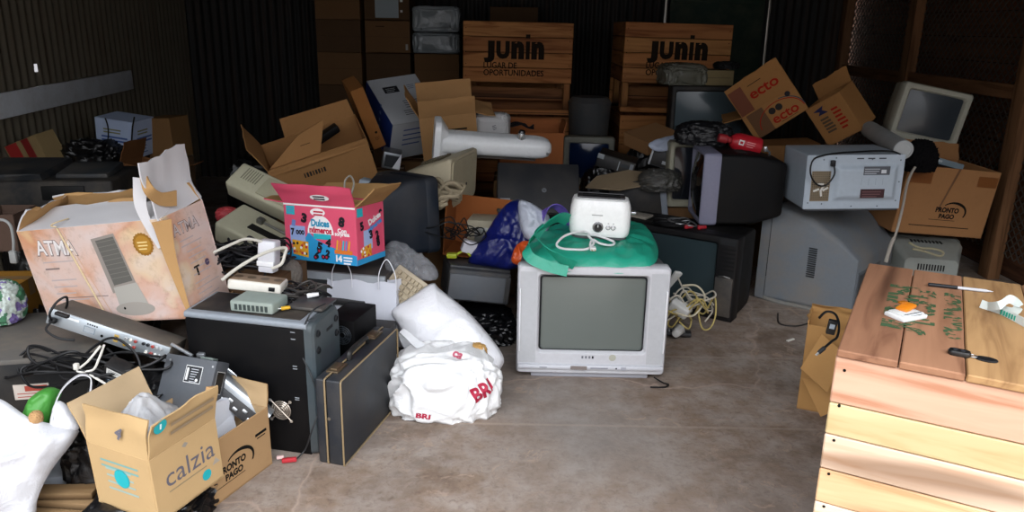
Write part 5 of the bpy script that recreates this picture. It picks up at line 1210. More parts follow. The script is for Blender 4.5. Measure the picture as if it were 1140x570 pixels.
# thin cable down the tower side, red plug on the floor
m = MB(rubber('#2a2c2e')); m.tube([at(362, 338, 2.46), at(345, 350, 2.385), at(334, 385, 2.40), at(347, 420, 2.37), at(356, 450, 2.36), at(347, 480, 2.34), atz(340, 500, .03), atz(330, 511, .008)], .0028, 8)
m.box(atz(322, 512, .012) , (.05, .014, .016), bev=.004, m=flat('#b03038', .4), rot=rotm(0, 0, 15)); m.box(atz(312, 509, .012), (.025, .012, .012), bev=.003, m=flat('#d9b9b4', .4), rot=rotm(0, 0, 15))
tag(m.build('cable', recenter=True), 'thin dark cable hanging down the black tower to a red plug on the floor', 'cable')

# on top of the tower
zt = TW.translation.z + h*0 + POSE['tower']['d'][2] + .004
def on(px, py, z): return atz(px, py, z)
root = thing('router', 'dusty green-grey box on top of the black tower, under the power strip', 'router', T(*on(283, 350, zt)) @ T(0, .06, 0) @ rotm(0, 0, -12))
m = MB(plastic('#8d9a93', .5, .3)); m.box((0, .0, .021), (.16, .11, .04), bev=.008, seg=3); m.build('case', root); m = MB(flat('#39413f')); 
for i in range(8): m.box((-.056 + i*.016, -.0555, .02), (.010, .002, .02))
m.build('vent', root)
M, d = pose('strip'); 
root = thing('power_strip', 'white power strip with a dusty brown top and black rocker switch', 'power strip', M)
wp = plastic('#d9d5cb', .35, .1)
m = MB(wp); m.box((0, 0, d[2]/2), d, bev=.008, seg=3); m.build('case', root)
m = MB(plastic('#8a7560', .8, .6)); m.box((0, 0, d[2] + .0006), (d[0]*.93, d[1]*.84, .003), bev=.001)
for i in range(4): m.disc(-.07 + i*.047, 0, .016, T(0, 0, d[2] + .0026), flat('#5f5040')); 
m.build('socket_top', root)
m = MB(flat('#17181a', .3)); m.box((d[0]*.33, -d[1]/2 - .001, d[2]*.5), (.022, .006, .014), bev=.002); m.build('rocker_switch', root)
p = at(299, 303, 2.74)
root = thing('power_adapter', 'white mains adapter standing behind the power strip', 'adapter', T(p.x, p.y, p.z) @ rotm(-6, 3, -8))
m = MB(plastic('#d3d3d8', .3, .05)); m.box((0, 0, .075), (.068, .055, .095), bev=.008, seg=3); m.box((0, -.002, .02), (.06, .05, .035), bev=.006); m.build('case', root)
m = MB(plastic('#e6e6e8', .3, .05)); m.box((0, -.03, .037), (.066, .006, .02), bev=.003); m.build('rim', root)
m = MB(plastic('#c9c5ba', .4, .15)); m.tube([at(*q) for q in ((238, 281, 2.60), (260, 271, 2.66), (275, 266, 2.70), (296, 270, 2.74))], .0055, 8)
m.tube([at(*q) for q in ((247, 312, 2.56), (262, 300, 2.6), (285, 286, 2.64), (305, 278, 2.68), (318, 276, 2.72), (317, 284, 2.70), (313, 294, 2.69), (303, 299, 2.69))], .006, 8)
tag(m.build('cord', recenter=True), 'off-white cord looping from the heater carton past the white adapter', 'cord')
tangle('cable', 'dense tangle of black cables between heater carton and white adapter', tuple(at(262, 288, 2.84)), (.22, .13, .10), .004, (rubber(), rubber('#1c1c20')), 22, 51, 'cable')
tangle('cable', 'grey and black cables heaped right of the power strip', tuple(at(336, 320, 2.66)), (.14, .10, .06), .004, (rubber(), rubber('#3b3734')), 10, 57, 'cable', z0=zt)
tangle('cable', 'black video cables with a yellow plug on top of the tower', tuple(at(320, 342, 2.56)), (.14, .08, .03), .004, (rubber(),), 6, 61, 'cable', z0=zt)
m = MB(flat('#c79a25', .35)); p = at(313, 340, 2.47); m.cyl((0, 0, 0), (.03, .004, .004), .007, .006, 12, bev=.0015); m.cyl((-.014, 0, 0), (0, 0, 0), .003, n=8, m=metal('#c9c9c5'))
tag(m.build('plug', M=T(p.x, p.y, zt + .012)), 'yellow video plug on the tower top', 'plug')
m = MB(flat('#dedede', .35)); p = at(342, 333, 2.58); m.cyl((0, 0, 0), (.04, .01, .004), .009, .007, 12, bev=.002)
tag(m.build('plug', M=T(p.x, p.y, zt + .02)), 'white plug among the cables at the tower front', 'plug')
m = MB(plastic('#35373a', .4, .3)); m.box((0, 0, .006), (.13, .12, .011), bev=.003)
tag(m.build('disc_tray', M=T(*on(350, 345, zt)) @ T(-.02, .05, 0) @ rotm(0, 0, -12)), 'flat dark tray lying on the front end of the tower top', 'tray')
shut_carton('carton hidden behind the tower holding up the cables and power strip', T(-.98, 2.875, 0) @ rotm(0, 0, -10), (.28, .22, .54), CB)
p = at(323, 303, 2.86); m = MB(plastic('#5d5854', .9, .5)); m.blob((.09, .08, .10), seed=44, crumple=.02, sq=.9, freq=9)
tag(m.build('dusty_sponge', M=T(p.x, p.y, p.z - .05)), 'dusty grey lump beside the pink sweets box', 'lump')

# desktop unit carrying the pink box
M, d = pose('desktop'); d = (.50, .34, .13); M = T(-.76, 3.25, .325) @ rotm(0, 2, -6)
root = thing('video_recorder', 'silver-fronted desktop unit with a dark recess under the pink sweets box', 'recorder', M)
m = MB(plastic('#3d3c3e', .5, .3)); m.box((0, .005, d[2]/2), (d[0], d[1], d[2]), bev=.005); m.build('case', root)
m = MB(plastic('#9aa0a6', .4, .1)); m.box((0, -d[1]/2, d[2]/2), (d[0], .02, d[2]), bev=.004)
S = side(d[0], d[1] + .021, 'f'); m.rect(-.03, d[2]*.46, .38, .075, S, flat('#303234', .5)); m.rect(-.05, d[2]*.40, .30, .03, S @ T(0, 0, .0005), plastic('#4b4d48', .5)); m.build('front_panel', root)
m = MB(plastic('#26272a', .4)); m.box((.02, -.19, .012), (.3, .03, .02), bev=.004); m.build('cassette_flap', root)
heap('black garbage bag under the silver-fronted desktop unit', (-.76, 3.30, 0), (.38, .24, .315), seed=63)

# pink sweets box
M, d = pose('dulces'); w, dd, h = d
root = thing('sweets_box', 'bright pink and blue printed sweets box with open flaps', 'box', M)
PK = flat('#d4506c', .45, .4); BL = flat('#2a8ec2', .45, .4); KR = card('#a07c50', .2); WT = flat('#e8e4e4', .5); RD = flat('#b8243f', .5); YE = flat('#d9a02c', .5); BK = flat('#1b1a20', .5); TQ = flat('#2aa7b5', .5); LV = flat('#6a7fb8', .5); OR = flat('#d0722a', .5)
c = Carton((w, dd, h), PK, KR, flaps={'f': (30, .095, .0, -.10), 'r': (50, .12), 'b': (60, .10), 'l': (85, .10)}, seed=71)
S = c.S('f', 0, 0)
c.body.rect(0, h*.985, w, h*.03, S @ T(0, 0, .0002), WT)
blue = [(-w/2, 0), (w/2, 0), (w/2, h*.17), (w*.12, h*.30), (-.02, h*.40), (-w*.16, h*.52), (-w*.22, h*.38), (-w/2, h*.12)]
c.body.poly(blue, 0, BL, S)
c.body.poly([(.005 + .063*math.cos(PI*i/16), h*.50 + .075*math.sin(PI*i/16)) for i in range(17)], 0, WT, S @ T(0, 0, .0004))
c.body.words('Dulces', .088, .030, S @ T(.005, h*.69, .0008), flat('#2a8bb0', .5), bold=.05); c.body.words('números', .108, .026, S @ T(.005, h*.565, .0008), RD, bold=.05)
c.body.rect(.012, h*.455, .085, .022, S @ T(0, 0, .0006), TQ)
c.body.disc(-.005, h*.875, .036, S @ T(0, 0, .0004), WT, 24, .016); c.body.lines(0, h*.885, .05, 2, .012, S @ T(0, 0, .0008), RD, th=.55)
c.body.rect(-w*.40, h*.88, .042, .036, S @ T(0, 0, .0004), TQ); c.body.lines(-w*.40, h*.91, .032, 3, .011, S @ T(0, 0, .0008), LV)
for st, x, y, z, cc in (('3', -.072, h*.76, .040, BK), ('8', .108, h*.74, .042, BK), ('4', .04, h*.36, .036, BK), ('5', -.002, h*.28, .036, BK), ('6', -.018, h*.12, .03, BK), ('2', .035, h*.17, .03, BK), ('1', -.125, h*.66, .026, LV)):
    c.body.words(st, z*.7, z, S @ T(x, y, .0012) @ rotm(0, 0, -12), cc, bold=.07)
for x, y in ((.028, h*.10), (.012, h*.10), (-.026, h*.08), (-.006, h*.2)): c.body.disc(x, y, .010, S @ T(0, 0, .001), BK, 14); c.body.disc(x, y, .005, S @ T(0, 0, .0013), RD, 10)
c.body.words('Con', .042, .018, S @ T(.108, h*.59, .0006), WT, bold=.04); c.body.words('sorpresa', .07, .018, S @ T(.108, h*.51, .0006), WT, bold=.04)
c.body.rect(-.108, h*.45, .075, .075, S @ T(0, 0, .0005), flat('#8fa3d0', .5)); c.body.words('7', .018, .03, S @ T(-.132, h*.50, .0012), BK, bold=.06); c.body.words('000', .042, .020, S @ T(-.095, h*.50, .0012), BK, bold=.05)
c.body.poly([(-.135, h*.10), (-.06, h*.06), (-.058, h*.34), (-.138, h*.36)], 0, YE, S @ T(0, 0, .0007))
rnd = random.Random(5)
for i in range(16): c.body.disc(-.13 + .065*rnd.random(), h*(.1 + .22*rnd.random()), .006, S @ T(0, 0, .001 + i*.00002), (RD, BK, OR, WT)[i % 4], 8)
for i, cc in enumerate((YE, OR, TQ, LV, YE)): c.body.poly([(.075 + i*.014, h*.24), (.083 + i*.014, h*.24), (.089 + i*.014, h*.41), (.082 + i*.014, h*.43)], 0, cc, S @ T(0, 0, .0006))
c.body.rect(.11, h*.215, .085, .016, S @ T(0, 0, .0007), OR); c.body.words('14', .030, .028, S @ T(.088, h*.10, .0006), WT, bold=.06); c.body.lines(.132, h*.125, .045, 3, .012, S @ T(0, 0, .0006), WT, th=.5)
S = c.S('r', 0, 0)
c.body.rect(0, h*.05, dd, h*.10, S @ T(0, 0, .0002), BL); c.body.rect(-dd*.35, h*.9, .04, .035, S, TQ); c.body.rect(-.02, h*.4, .06, .08, S, flat('#9fb0d6', .5)); c.body.poly([(-.07, h*.11), (-.0, h*.11), (.0, h*.32), (-.07, h*.28)], 0, YE, S @ T(0, 0, .0003))
c.body.words('Dulces', .09, .026, S @ T(.03, h*.74, .0006) @ rotm(0, 0, 18), WT, bold=.05); c.body.words('números', .10, .022, S @ T(.03, h*.62, .0006) @ rotm(0, 0, 18), flat('#3c8fd0', .5), bold=.05)
for st, x, y in (('5', -.06, h*.66), ('2', .045, h*.44), ('8', .05, h*.30), ('3', .0, h*.48), ('9', .075, h*.8)): c.body.words(st, .024, .036, S @ T(x, y, .0009) @ rotm(0, 0, 10), BK, bold=.07)
for i in range(14): c.body.disc(-.07 + .07*rnd.random(), h*(.12 + .16*rnd.random()), .006, S @ T(0, 0, .0006 + i*.00002), (RD, OR, WT)[i % 3], 8)
c.fl['f'].disc(.03, .045, .045, T(0, 0, .008), WT, 24, .015); c.fl['f'].lines(.03, .05, .06, 2, .012, T(0, 0, .0085), BK, th=.6)
f = c.fl['r']; f.mats[0] = KR
c.build(root)
m = MB(plastic('#8f8a80', .5, .2)); m.tube([at(*q) for q in ((384, 216, 3.1), (384, 202, 3.12), (390, 196, 3.12), (394, 204, 3.1), (391, 216, 3.08))], .004, 6)
tag(m.build('wire', recenter=True), 'loop of stiff wire rising out of the pink sweets box', 'wire')

# beige office machines behind
bge = plastic('#b9b59c', .5, .25)
M, d = pose('beige1'); d = (.42, .15, .10); M = T(0, .06, .035) @ M
root = thing('printer', 'upper of two beige slanted printers left of the pink sweets box', 'printer', M)
m = MB(bge); m.box((.04, 0, .05), d, bev=.014, seg=3)
for i in range(7): m.box((-.12 + i*.013, .02, .1005), (.005, .07, .002), m=flat('#7d7a68'))
m.build('printer_body', root)
m = MB(plastic('#aaa68c', .5, .3)); m.box((.10, -.0, .103), (.22, .11, .006), bev=.002); m.build('cover', root)
M, d = pose('beige2'); d = (.40, .20, .11)
root = thing('printer', 'lower beige printer with a dark paper slot, beneath the upper beige one', 'printer', M @ T(.02, 0, 0))
m = MB(bge); m.box((.0, 0, .055), d, bev=.016, seg=3); m.build('printer_body', root)
m = MB(flat('#1d1c1a')); m.box((.06, -.02, .112), (.26, .035, .006), bev=.001); m.build('paper_slot', root)
m = MB(metal('#8d8d88')); m.cyl((-.03, .03, .118), (.17, .03, .118), .006, n=10); m.box((-.05, .03, .12), (.03, .03, .03), bev=.005); m.build('carriage_rail', root)
heap('black garbage bag under the two slanted beige printers', (-1.16, 3.50, 0), (.30, .22, .36), seed=67)
m = MB(flat('#a33a3f', .5)); m.blob((.10, .08, .06), seed=3, crumple=.03, sq=.8); tag(m.build('red_wrapper', M=T(*at(253, 238, 3.55)) @ T(0, 0, -.03)), 'crumpled red wrapper left of the beige printers', 'wrapper')

# ------------------------------------------------------------------ white bags
WB = filmbag('#e0e0e4', 0, .4); PB = paper('#cfd1da', .6)
p = at(402, 350, 2.98)
root = thing('paper_bag', 'white paper carrier bag with two loop handles behind the suitcase', 'bag', T(-.62, 3.07, 0) @ rotm(0, 0, -8))
bw, bd, bh = .30, .09, .43
m = MB(PB); bm = bmesh.new(); rings = []
for j in range(15):
    v = j/14; z = v*bh; ring = []
    for i in range(48):
        t = i/48*4; s = int(t); f = t - s
        x, y = [(-1 + 2*f, -1), (1, -1 + 2*f), (1 - 2*f, 1), (-1, 1 - 2*f)][s]
        fold = (.25*v*max(0, 1-abs(y)*1.0)) if abs(x) > .98 else 0
        n = noise.noise(Vector((x*1.6, y*1.3 + s, v*3.1)))*.014
        ring.append(Vector((x*(bw/2)*(1 - fold*.35) + n*(abs(x) > .98), y*(bd/2)*(1 - .35*v) + n, z + .02*v*noise.noise(Vector((x*2, y, 4))))))
    rings.append(ring)
m.loft(rings, True, False); m.soft = True; m.build('bag_body', root)
for y, lab in ((-bd*.33, 0), (bd*.33, 1)):
    pass
for x0, x1 in ((-.125, -.04), (.075, .15)):
    m = MB(paper('#e0e1e6', .5)); m.ribbon([(x0, -bd*.34, bh - .03), (x0 + .004, -bd*.34, bh + .04), ((x0+x1)/2, -bd*.34, bh + .10), (x1 - .004, -bd*.34, bh + .04), (x1, -bd*.34, bh - .03)], .012, (0.3, -1, .2), .003); m.build('handle', root)
m = MB(flat('#8f949c')); S = T(0, -bd/2 - .008, 0) @ rotm(90); m.lines(.10, .18, .06, 4, .02, S, flat('#9a9fa8')); m.build('print', root)

# keyboard sticking out of a big white bag
kp = plane(455, 325, 3.09, tilt=30, yaw=-8, roll=0)
c0 = [uv(kp, *q) for q in ((462, 303), (432, 343))]; 
cx, cy = (c0[0][0]+c0[1][0])/2, (c0[0][1]+c0[1][1])/2; ang = math.degrees(math.atan2(c0[0][1]-c0[1][1], c0[0][0]-c0[1][0]))
root = thing('keyboard', 'dusty beige keyboard sticking out of the big white plastic bag', 'keyboard', kp @ T(cx, cy, 0) @ rotm(0, 0, ang) @ T(.0, -.08, .0))
m = MB(plastic('#b3a690', .5, .3)); m.box((0, .0, .012), (.168, .30, .022), bev=.005); KBD = m.build('keyboard_body', root)
kc = plastic('#a3957c', .5, .2); rnd = random.Random(8)
for r in range(6):
    x = -.066 + r*.0245
    y = .135
    while y > -.03:
        kl = (.02, .02, .02, .03)[rnd.randrange(4)]
        m = MB(kc); m.box((x, y - kl/2, .027), (.020, kl - .003, .010), bev=.002, seg=1); m.build('key', KBD, smooth=0); y -= kl
Mp = plane(500, 365, 2.97, tilt=30, yaw=-6)
m = MB(WB); px = [(436, 346), (458, 330), (481, 315), (490, 322), (520, 346), (545, 374), (560, 396), (559, 408), (546, 421), (520, 420), (480, 408), (455, 385), (443, 362)]
m.pillow([uv(Mp, *q) for q in px], .085, .04, Mp, crumple=.012, freq=6, seed=21, p=2.0, rings=16, n=90); tag(m.build('shopping_bag', recenter=True), 'big white plastic bag with a beige keyboard poking out of its mouth', 'bag')
# printed bag in front
root = thing('shopping_bag', 'full white plastic bag with red block lettering on the floor by the suitcase', 'bag', T(-.255, 2.775, 0) @ rotm(0, 0, 4))
m = MB(filmbag('#e6e6e6', 0, .4)); m.blob((.43, .31, .25), seed=77, crumple=.019, sq=.74, freq=3.0, fine=.32, sub=6, bottom=.45)
o = m.build('bag_body', root)
bt = BVHTree.FromPolygons([v.co.copy() for v in o.data.vertices], [tuple(q.vertices) for q in o.data.polygons])
def stick(st, w_, h_, Mt, mat, name='lettering', shear=0):
    t = MB(mat); t.words(st, w_, h_, Mt, mat, bold=.04); bmesh.ops.triangulate(t.bm, faces=t.bm.faces); bmesh.ops.subdivide_edges(t.bm, edges=t.bm.edges, cuts=5, use_grid_fill=True)
    dr = (Mt.to_3x3() @ Vector((0, 0, -1))).normalized()
    for v in t.bm.verts:
        hit = bt.ray_cast(v.co - dr*.3, dr)
        if hit[0] is not None: v.co = hit[0] - dr*.0035
    return t.build(name, root)
stick('BRI', .085, .062, T(.125, -.1, .125) @ rotm(0, 0, 28) @ rotm(80, 0, 0) @ rotm(0, 0, 22), flat('#a3203c', .5))
stick('BRI', .055, .02, T(-.08, -.1, .03) @ rotm(80, 0, 0) @ rotm(0, 0, -8), flat('#a3203c', .5))
stick('ca', .04, .028, T(.05, -.02, .2) @ rotm(40, 0, 0) @ rotm(0, 0, -30), flat('#b5566a', .5))
m = MB(filmbag('#d0d1d4', 0, .4)); 
m.ribbon([(-.02, .02, .20), (-.10, .03, .25), (-.17, .06, .30), (-.16, .09, .24), (-.13, .11, .2)], .05, (.6, .6, .4), .004, wf=lambda t: .5 + .6*abs(t-.5)); m.build('handle', root)
m = MB(paper('#b78f55', .6)); m.blob((.09, .07, .05), seed=6, crumple=.03, sq=.8); tag(m.build('paper_scrap', M=T(*at(529, 396, 2.84))), 'crumpled tan paper scrap on the white bags', 'paper')

# ------------------------------------------------------------------ silver television, green bag, toaster
M, d = pose('tv_silver'); w, dd, h = d
root = thing('television', 'silver tube television standing alone on the floor in the centre', 'television', M)
sv = plastic('#c0c0c4', .38, .04, .03, .5); sv2 = plastic('#b2b3b6', .4, .05)
bz, g, hs = crt(root, (w, dd, h - .025), sv, (0,0,0), plastic('#4b4c50', .5, .2), glass_tube('#646a66', .22), bd=.07, rear=(.6, .55, .03), margins=(.095, .095, .045, .105), rad=.016, bulge=.010, rim=flat('#17181a', .4))
for q in (bz, g, hs): q.bm.transform(T(0, 0, .025))
S = T(0, -dd/2, 0) @ rotm(90)
for sx in (-1, 1): bz.rect(sx*(w/2 - .046), h*.55, .07, h*.80, S @ T(0, 0, .0006), sv2)
bz.box((0, -dd/2 - .004, .062), (w*.985, .022, .020), bev=.008, m=plastic('#c3c4ca', .3, .02))
bz.rect(.0, .066, .07, .017, S @ T(-.05, -.004, .0165), flat('#7d7470', .4)); bz.lines(.04, .066, .08, 1, .012, S @ T(0, -.004, .0165), flat('#7f8088'), th=.4); bz.lines(-.2, .066, .035, 1, .01, S @ T(0, -.004, .0165), flat('#7f8088'), th=.4)
for x in (-.035, -.02, -.005, .01): bz.rect(x, .105, .008, .012, S @ T(0, 0, .0008), flat('#6f7078'))
bz.rect(.008, .105, .006, .012, S @ T(0, 0, .0012), INK); bz.disc(.093, .105, .015, S @ T(0, 0, .0008), flat('#a9a89a')); bz.rect(.14, .062, .022, .014, S @ T(0, 0, .0165), flat('#9d9ea6')); bz.disc(.11, .062, .004, S @ T(0, 0, .0165), INK, 10)
finish_crt(root, (bz, g, hs))
for sx in (-1, 1):
    m = MB(plastic('#e1e2e4', .25, .0)); m.box((sx*(w/2 - .012), -dd/2 - .003, h*.53), (.006, .012, h*.55), bev=.002); m.build('side_trim', root)
m = MB(plastic('#a3a4ac', .4, .05)); m.box((0, -.0, .022), (w*.80, dd*.9, .044), bev=.008); m.build('pedestal_base', root)
TVt = h
m = MB(rubber()); m.tube([atz(728, 420, .02), atz(738, 426, .008), atz(744, 428, .008), atz(740, 431, .006), atz(724, 431, .006)], .0035, 6)
tag(m.build('cord', recenter=True), 'short black cord end on the floor at the silver television corner', 'cord')

# green carrier bag holding something flat
Mg = T(.34, 3.18, TVt - .01)
cxg = Mg.translation
px = [(592, 262), (610, 252), (650, 246), (700, 244), (722, 252), (733, 270), (728, 285), (700, 292), (672, 297), (640, 303), (612, 298), (590, 285), (584, 274)]
out = []
for q in px:
    v = atz(q[0], q[1], TVt + .03) if q[1] < 280 else at(q[0], q[1], 3.04 if q[1] > 290 else 3.08)
    out.append((v.x - cxg.x, v.y - cxg.y))
GB2 = filmbag('#33bd9e', .08, .3)
m = MB(GB2); m.pillow(out, .062, .004, Mg, crumple=.02, freq=8, seed=41, p=3.4, fine=.5, rings=18, n=110)
m.bm.verts.ensure_lookup_table()
yf = M.translation.y - dd/2
for v in m.bm.verts:                          # front edge droops over the set
    if v.co.y < yf + .02: v.co.z -= (yf + .02 - v.co.y)*.75; v.co.y = max(v.co.y, yf - .045 - .01*noise.noise(v.co*20))
    elif v.co.z < TVt + .003: v.co.z = TVt + .003
root = thing('carrier_bag', 'green plastic carrier bag lying flat on the silver television', 'bag')
o = m.build('bag_body', root, recenter=True)
m = MB(GB2)
def gp(a, b, Y): return at(a, b, Y)
m.ribbon([gp(640, 296, 3.02), gp(618, 284, 3.03), gp(604, 272, 3.06), gp(598, 262, 3.12), gp(606, 252, 3.2)], .055, (.6, .2, -.7), .003, wf=lambda t: 1 - .45*t)
m.ribbon([gp(590, 268, 3.10), gp(586, 278, 3.06), gp(592, 288, 3.03), gp(612, 297, 3.01), gp(632, 302, 3.0)], .045, (.4, .3, .8), .003)
m.ribbon([gp(590, 268, 3.10), gp(600, 258, 3.15), gp(612, 248, 3.2), gp(624, 242, 3.25), gp(634, 246, 3.3)], .06, (.3, -.5, .8), .003)
m.build('handle', root)
bpy.context.view_layer.update()
dgv = [o.matrix_world @ v.co for v in o.data.vertices]; btg = BVHTree.FromPolygons(dgv, [tuple(q.vertices) for q in o.data.polygons])
def topz(x, y):
    hit = btg.ray_cast(Vector((x, y, 3)), Vector((0, 0, -1))); return hit[0].z if hit[0] is not None else TVt

# toaster
tpz = at(668, 264, 3.22)
zz = max(topz(tpz.x + i*.05, 3.32 + j*.04) for i in (-2, -1, 0, 1, 2) for j in (-1, 0, 1)) - .006
root = thing('toaster', 'glossy white two-slot toaster sitting on the green bag', 'toaster', T(tpz.x + .004, 3.32, zz - .004) @ rotm(0, 1.5, -5))
tw, td, th = .265, .165, .178
wt = plastic('#f3f3f1', .22, .0, .0, .5)
m = MB(wt)
prof = [(.93, .016), (.985, .03), (1.0, .06), (.99, .12), (.955, .155), (.90, .172), (.80, .178)]
m.loft([[Vector((q[0], q[1], z)) for q in rrect(tw*k, td*(k if z < .13 else k*.985 - (z-.13)*1.2), .045*k, 8)] for k, z in prof]); m.build('toaster_body', root)
m = MB(plastic('#55565a', .4)); m.loft([[Vector((q[0], q[1], z)) for q in rrect(tw*k, td*k, .04, 6)] for k, z in ((.9, .004), (.92, .018))]); m.build('base', root)
for sx in (-1, 1):
    for sy in (-1, 1): m = MB(rubber()); m.cyl((sx*.095, sy*.05, -.002), (sx*.095, sy*.05, .006), .012, n=14); m.build('rubber_foot', root)
m = MB(plastic('#2c2b2d', .35, .05)); m.loft([[Vector((q[0], q[1], z)) for q in rrect(tw*.78, td*.60, .02, 5)] for z in (.174, .1815)]); SLP = m.build('slot_plate', root)
for sy in (-.022, .022): m = MB(flat('#0a0a0b')); m.box((0, sy, .1815), (tw*.62, .024, .003), bev=.001); m.build('slot', SLP)
m = MB(plastic('#3a393b', .3, 0)); m.tube([(-.1, -.046, .182), (.1, -.046, .182)], .003, 8, smooth=False); m.tube([(-.1, .046, .182), (.1, .046, .182)], .003, 8, smooth=False); m.build('slot_rim', root)
S = T(0, -td/2 - .001, 0) @ rotm(90)
m = MB(metal('#8f9092', .25, 0)); m.lathe([(.0, -.004), (.023, -.004), (.023, .003), (.019, .004), (.0, .004)], 30, M=S @ T(-.008, .060, .0)); m.lathe([(.016, .004), (.0165, .014), (.014, .017), (0, .017)], 28, m=flat('#17171a', .3, .5), M=S @ T(-.008, .060, 0)); m.rect(-.008, .068, .003, .012, S @ T(0, 0, .0175), flat('#d9d9d9')); m.build('browning_dial', root)
for x in (.036, .058):
    m = MB(metal('#8a8b8d', .25, 0)); m.lathe([(0, -.004), (.010, -.004), (.010, .003), (.0075, .004)], 20, M=S @ T(x, .060, 0)); m.lathe([(.0075, .003), (.007, .006), (0, .006)], 18, m=plastic('#d9d9d9', .3), M=S @ T(x, .060, 0)); m.rect(x, .078, .006, .004, S @ T(0, 0, .0006), flat('#9a9a9a')); m.build('push_button', root)
m = MB(flat('#b0b0ae', .4)); m.lines(-.012, .112, .05, 1, .009, S @ T(0, 0, .0008), flat('#a5a5a3', .4), th=.5); m.build('badge', root)
m = MB(metal('#b0b1b3', .25, 0)); m.box((tw/2 + .012, -.0, .115), (.024, .035, .012), bev=.004); m.box((tw/2 + .001, 0, .09), (.004, .012, .09), bev=.001, m=flat('#4a4b4d')); m.build('lever', root)
m = MB(plastic('#dadada', .3, .02)); zc = lambda v, k=.006: Vector((v.x, v.y, max(v.z, topz(v.x, v.y) + k)))
pts = [at(*q) for q in ((660, 262, 3.26), (648, 258, 3.22), (630, 262, 3.17), (620, 271, 3.13), (624, 279, 3.11), (640, 281, 3.10), (654, 277, 3.11), (661, 270, 3.15), (655, 262, 3.2), (664, 262, 3.21), (676, 266, 3.2), (684, 270, 3.18), (680, 273, 3.16), (668, 271, 3.16), (660, 267, 3.17), (657, 273, 3.12), (660, 278, 3.10))]
m.tube([zc(v) for v in pts], .0052, 8, res=8); e0 = zc(pts[-1], .01); m.box(e0, (.026, .03, .016), bev=.005)
for k in (-.006, .006): m.cyl(e0 + Vector((k, -.014, 0)), e0 + Vector((k, -.032, 0)), .0022, n=8, m=metal('#b5a06a', .3, 0))
bpy.context.view_layer.update(); m.build('power_cord', root, root.matrix_world.inverted())

# ------------------------------------------------------------------ right: black set, grey set, microwave
M, d = pose('tv_black'); d = (d[0], .34, d[2] + .02)
root = thing('television', 'large black wood-cased television with a dusty green-grey screen beside the silver set', 'television', M)
bk2 = plastic('#0e0e11', .42, .04, .05, .25)
w, dd, h = d
bz, g, hs = crt(root, d, bk2, (0,0,0), plastic('#0b0b0d', .5, .05, .05, .2), glass_tube('#2e3b3f', .2), bd=.10, rear=(.9, .85, .02), straight=.9, margins=(.03, .115, .045, .06), rad=.01, bulge=.012, vents=False)
S = side(w, dd, 'f')
for i in range(6): bz.rect(w/2 - .055, h*.86 - i*.022, .085, .010, S @ T(0, 0, .0006), flat('#050506'))
bz.rect(w/2 - .055, h*.94, .08, .03, S @ T(0, 0, .0006), flat('#1f2022'))
finish_crt(root, (bz, g, hs), 'cabinet')
m = MB(plastic('#2a2b2e', .55, .4)); m.box((w/2 - .055, -dd/2 - .006, h*.30), (.092, .018, h*.46), bev=.004); m.build('control_door', root)
m = MB(metal('#6f6e6c', .4)); m.tube([(w/2 - .085, -dd/2 - .008, h*.535), (w/2 - .055, -dd/2 - .014, h*.55), (w/2 - .025, -dd/2 - .008, h*.535)], .004, 8); m.build('door_pull', root)
TB = M.copy(); zb = h
tangle('cable', 'dark cables and a metal bracket lying on the large black television', tuple(TB @ Vector((-.02, -.10, zb + .02))), (.2, .1, .02), .004, (rubber(), metal('#8d8f91')), 5, 73, 'cable', z0=zb)
for k, (x, y) in enumerate(((.06, -.13), (.12, -.10))):
    m = MB(flat('#a0202a', .4)); m.cyl((0, 0, 0), (.03, .008, 0), .010, .009, 14, bev=.002); m.box((-.008, 0, 0), (.018, .026, .02), bev=.005)
    tag(m.build('red_plug', M=T(*(TB @ Vector((x, y, zb + .011))))), ['red plug on the black television, nearer the lavender-framed set', 'red plug on the black television, the right of two'][k], 'plug', 'red plugs on the black television')

# grey television seen from behind, turned away
M, d = pose('tv_grey'); w, dd, h = d; M = T(.05, .06, 0) @ M
root = thing('television', 'big dusty grey television turned away, its back housing facing out', 'television', M)
gp1 = plastic('#6f757b', .6, .5); gp2 = plastic('#565b60', .6, .3)
m = MB(gp1)
def rg(wl, wr, z0, z1, y, r=.03): 
    return [Vector(((wr - wl)/2 + q[0], y, (z0+z1)/2 + q[1])) for q in rrect(wl + wr, z1 - z0, r, 5)]
hw = w/2
m.loft([rg(hw, hw, .0, h, -dd/2 + .06, .02), rg(hw, hw, .0, h, -dd/2 + .008, .02), rg(hw-.015, hw-.015, .015, h-.015, -dd/2, .02), rg(hw-.07, hw-.07, .10, h-.05, -dd/2, .02), rg(hw-.08, hw-.08, .11, h-.06, -dd/2 + .02, .02)], False, False); m.build('front_frame', root)
m = MB(glass_tube('#3c4346')); m.loft([rg(hw-.078, hw-.078, .11, h-.06, -dd/2 + .02, .02), rg(hw-.14, hw-.14, .17, h-.12, -dd/2 + .008, .02)], False, True); m.build('screen', root)
m = MB(gp1)
m.loft([rg(hw-.012, hw-.012, .01, h-.012, -dd/2 + .058, .02), rg(hw-.02, hw-.02, .0, h-.025, -dd/2 + .12, .03), rg(hw-.025, hw-.025, .0, h-.05, -dd/2 + .26, .04), rg(hw-.07, hw-.07, .0, h*.72, dd/2 - .10, .03), rg(hw-.10, hw-.10, .0, h*.56, dd/2 - .006, .015), rg(hw-.12, hw-.12, .02, h*.53, dd/2, .015)], False, True)
for i in range(14):
    for j in range(2): m.box((hw - .029 + .001*j, -dd/2 + .24 + j*.055, h*.62 - i*.012), (.006, .045, .0045), m=flat('#24272a'))
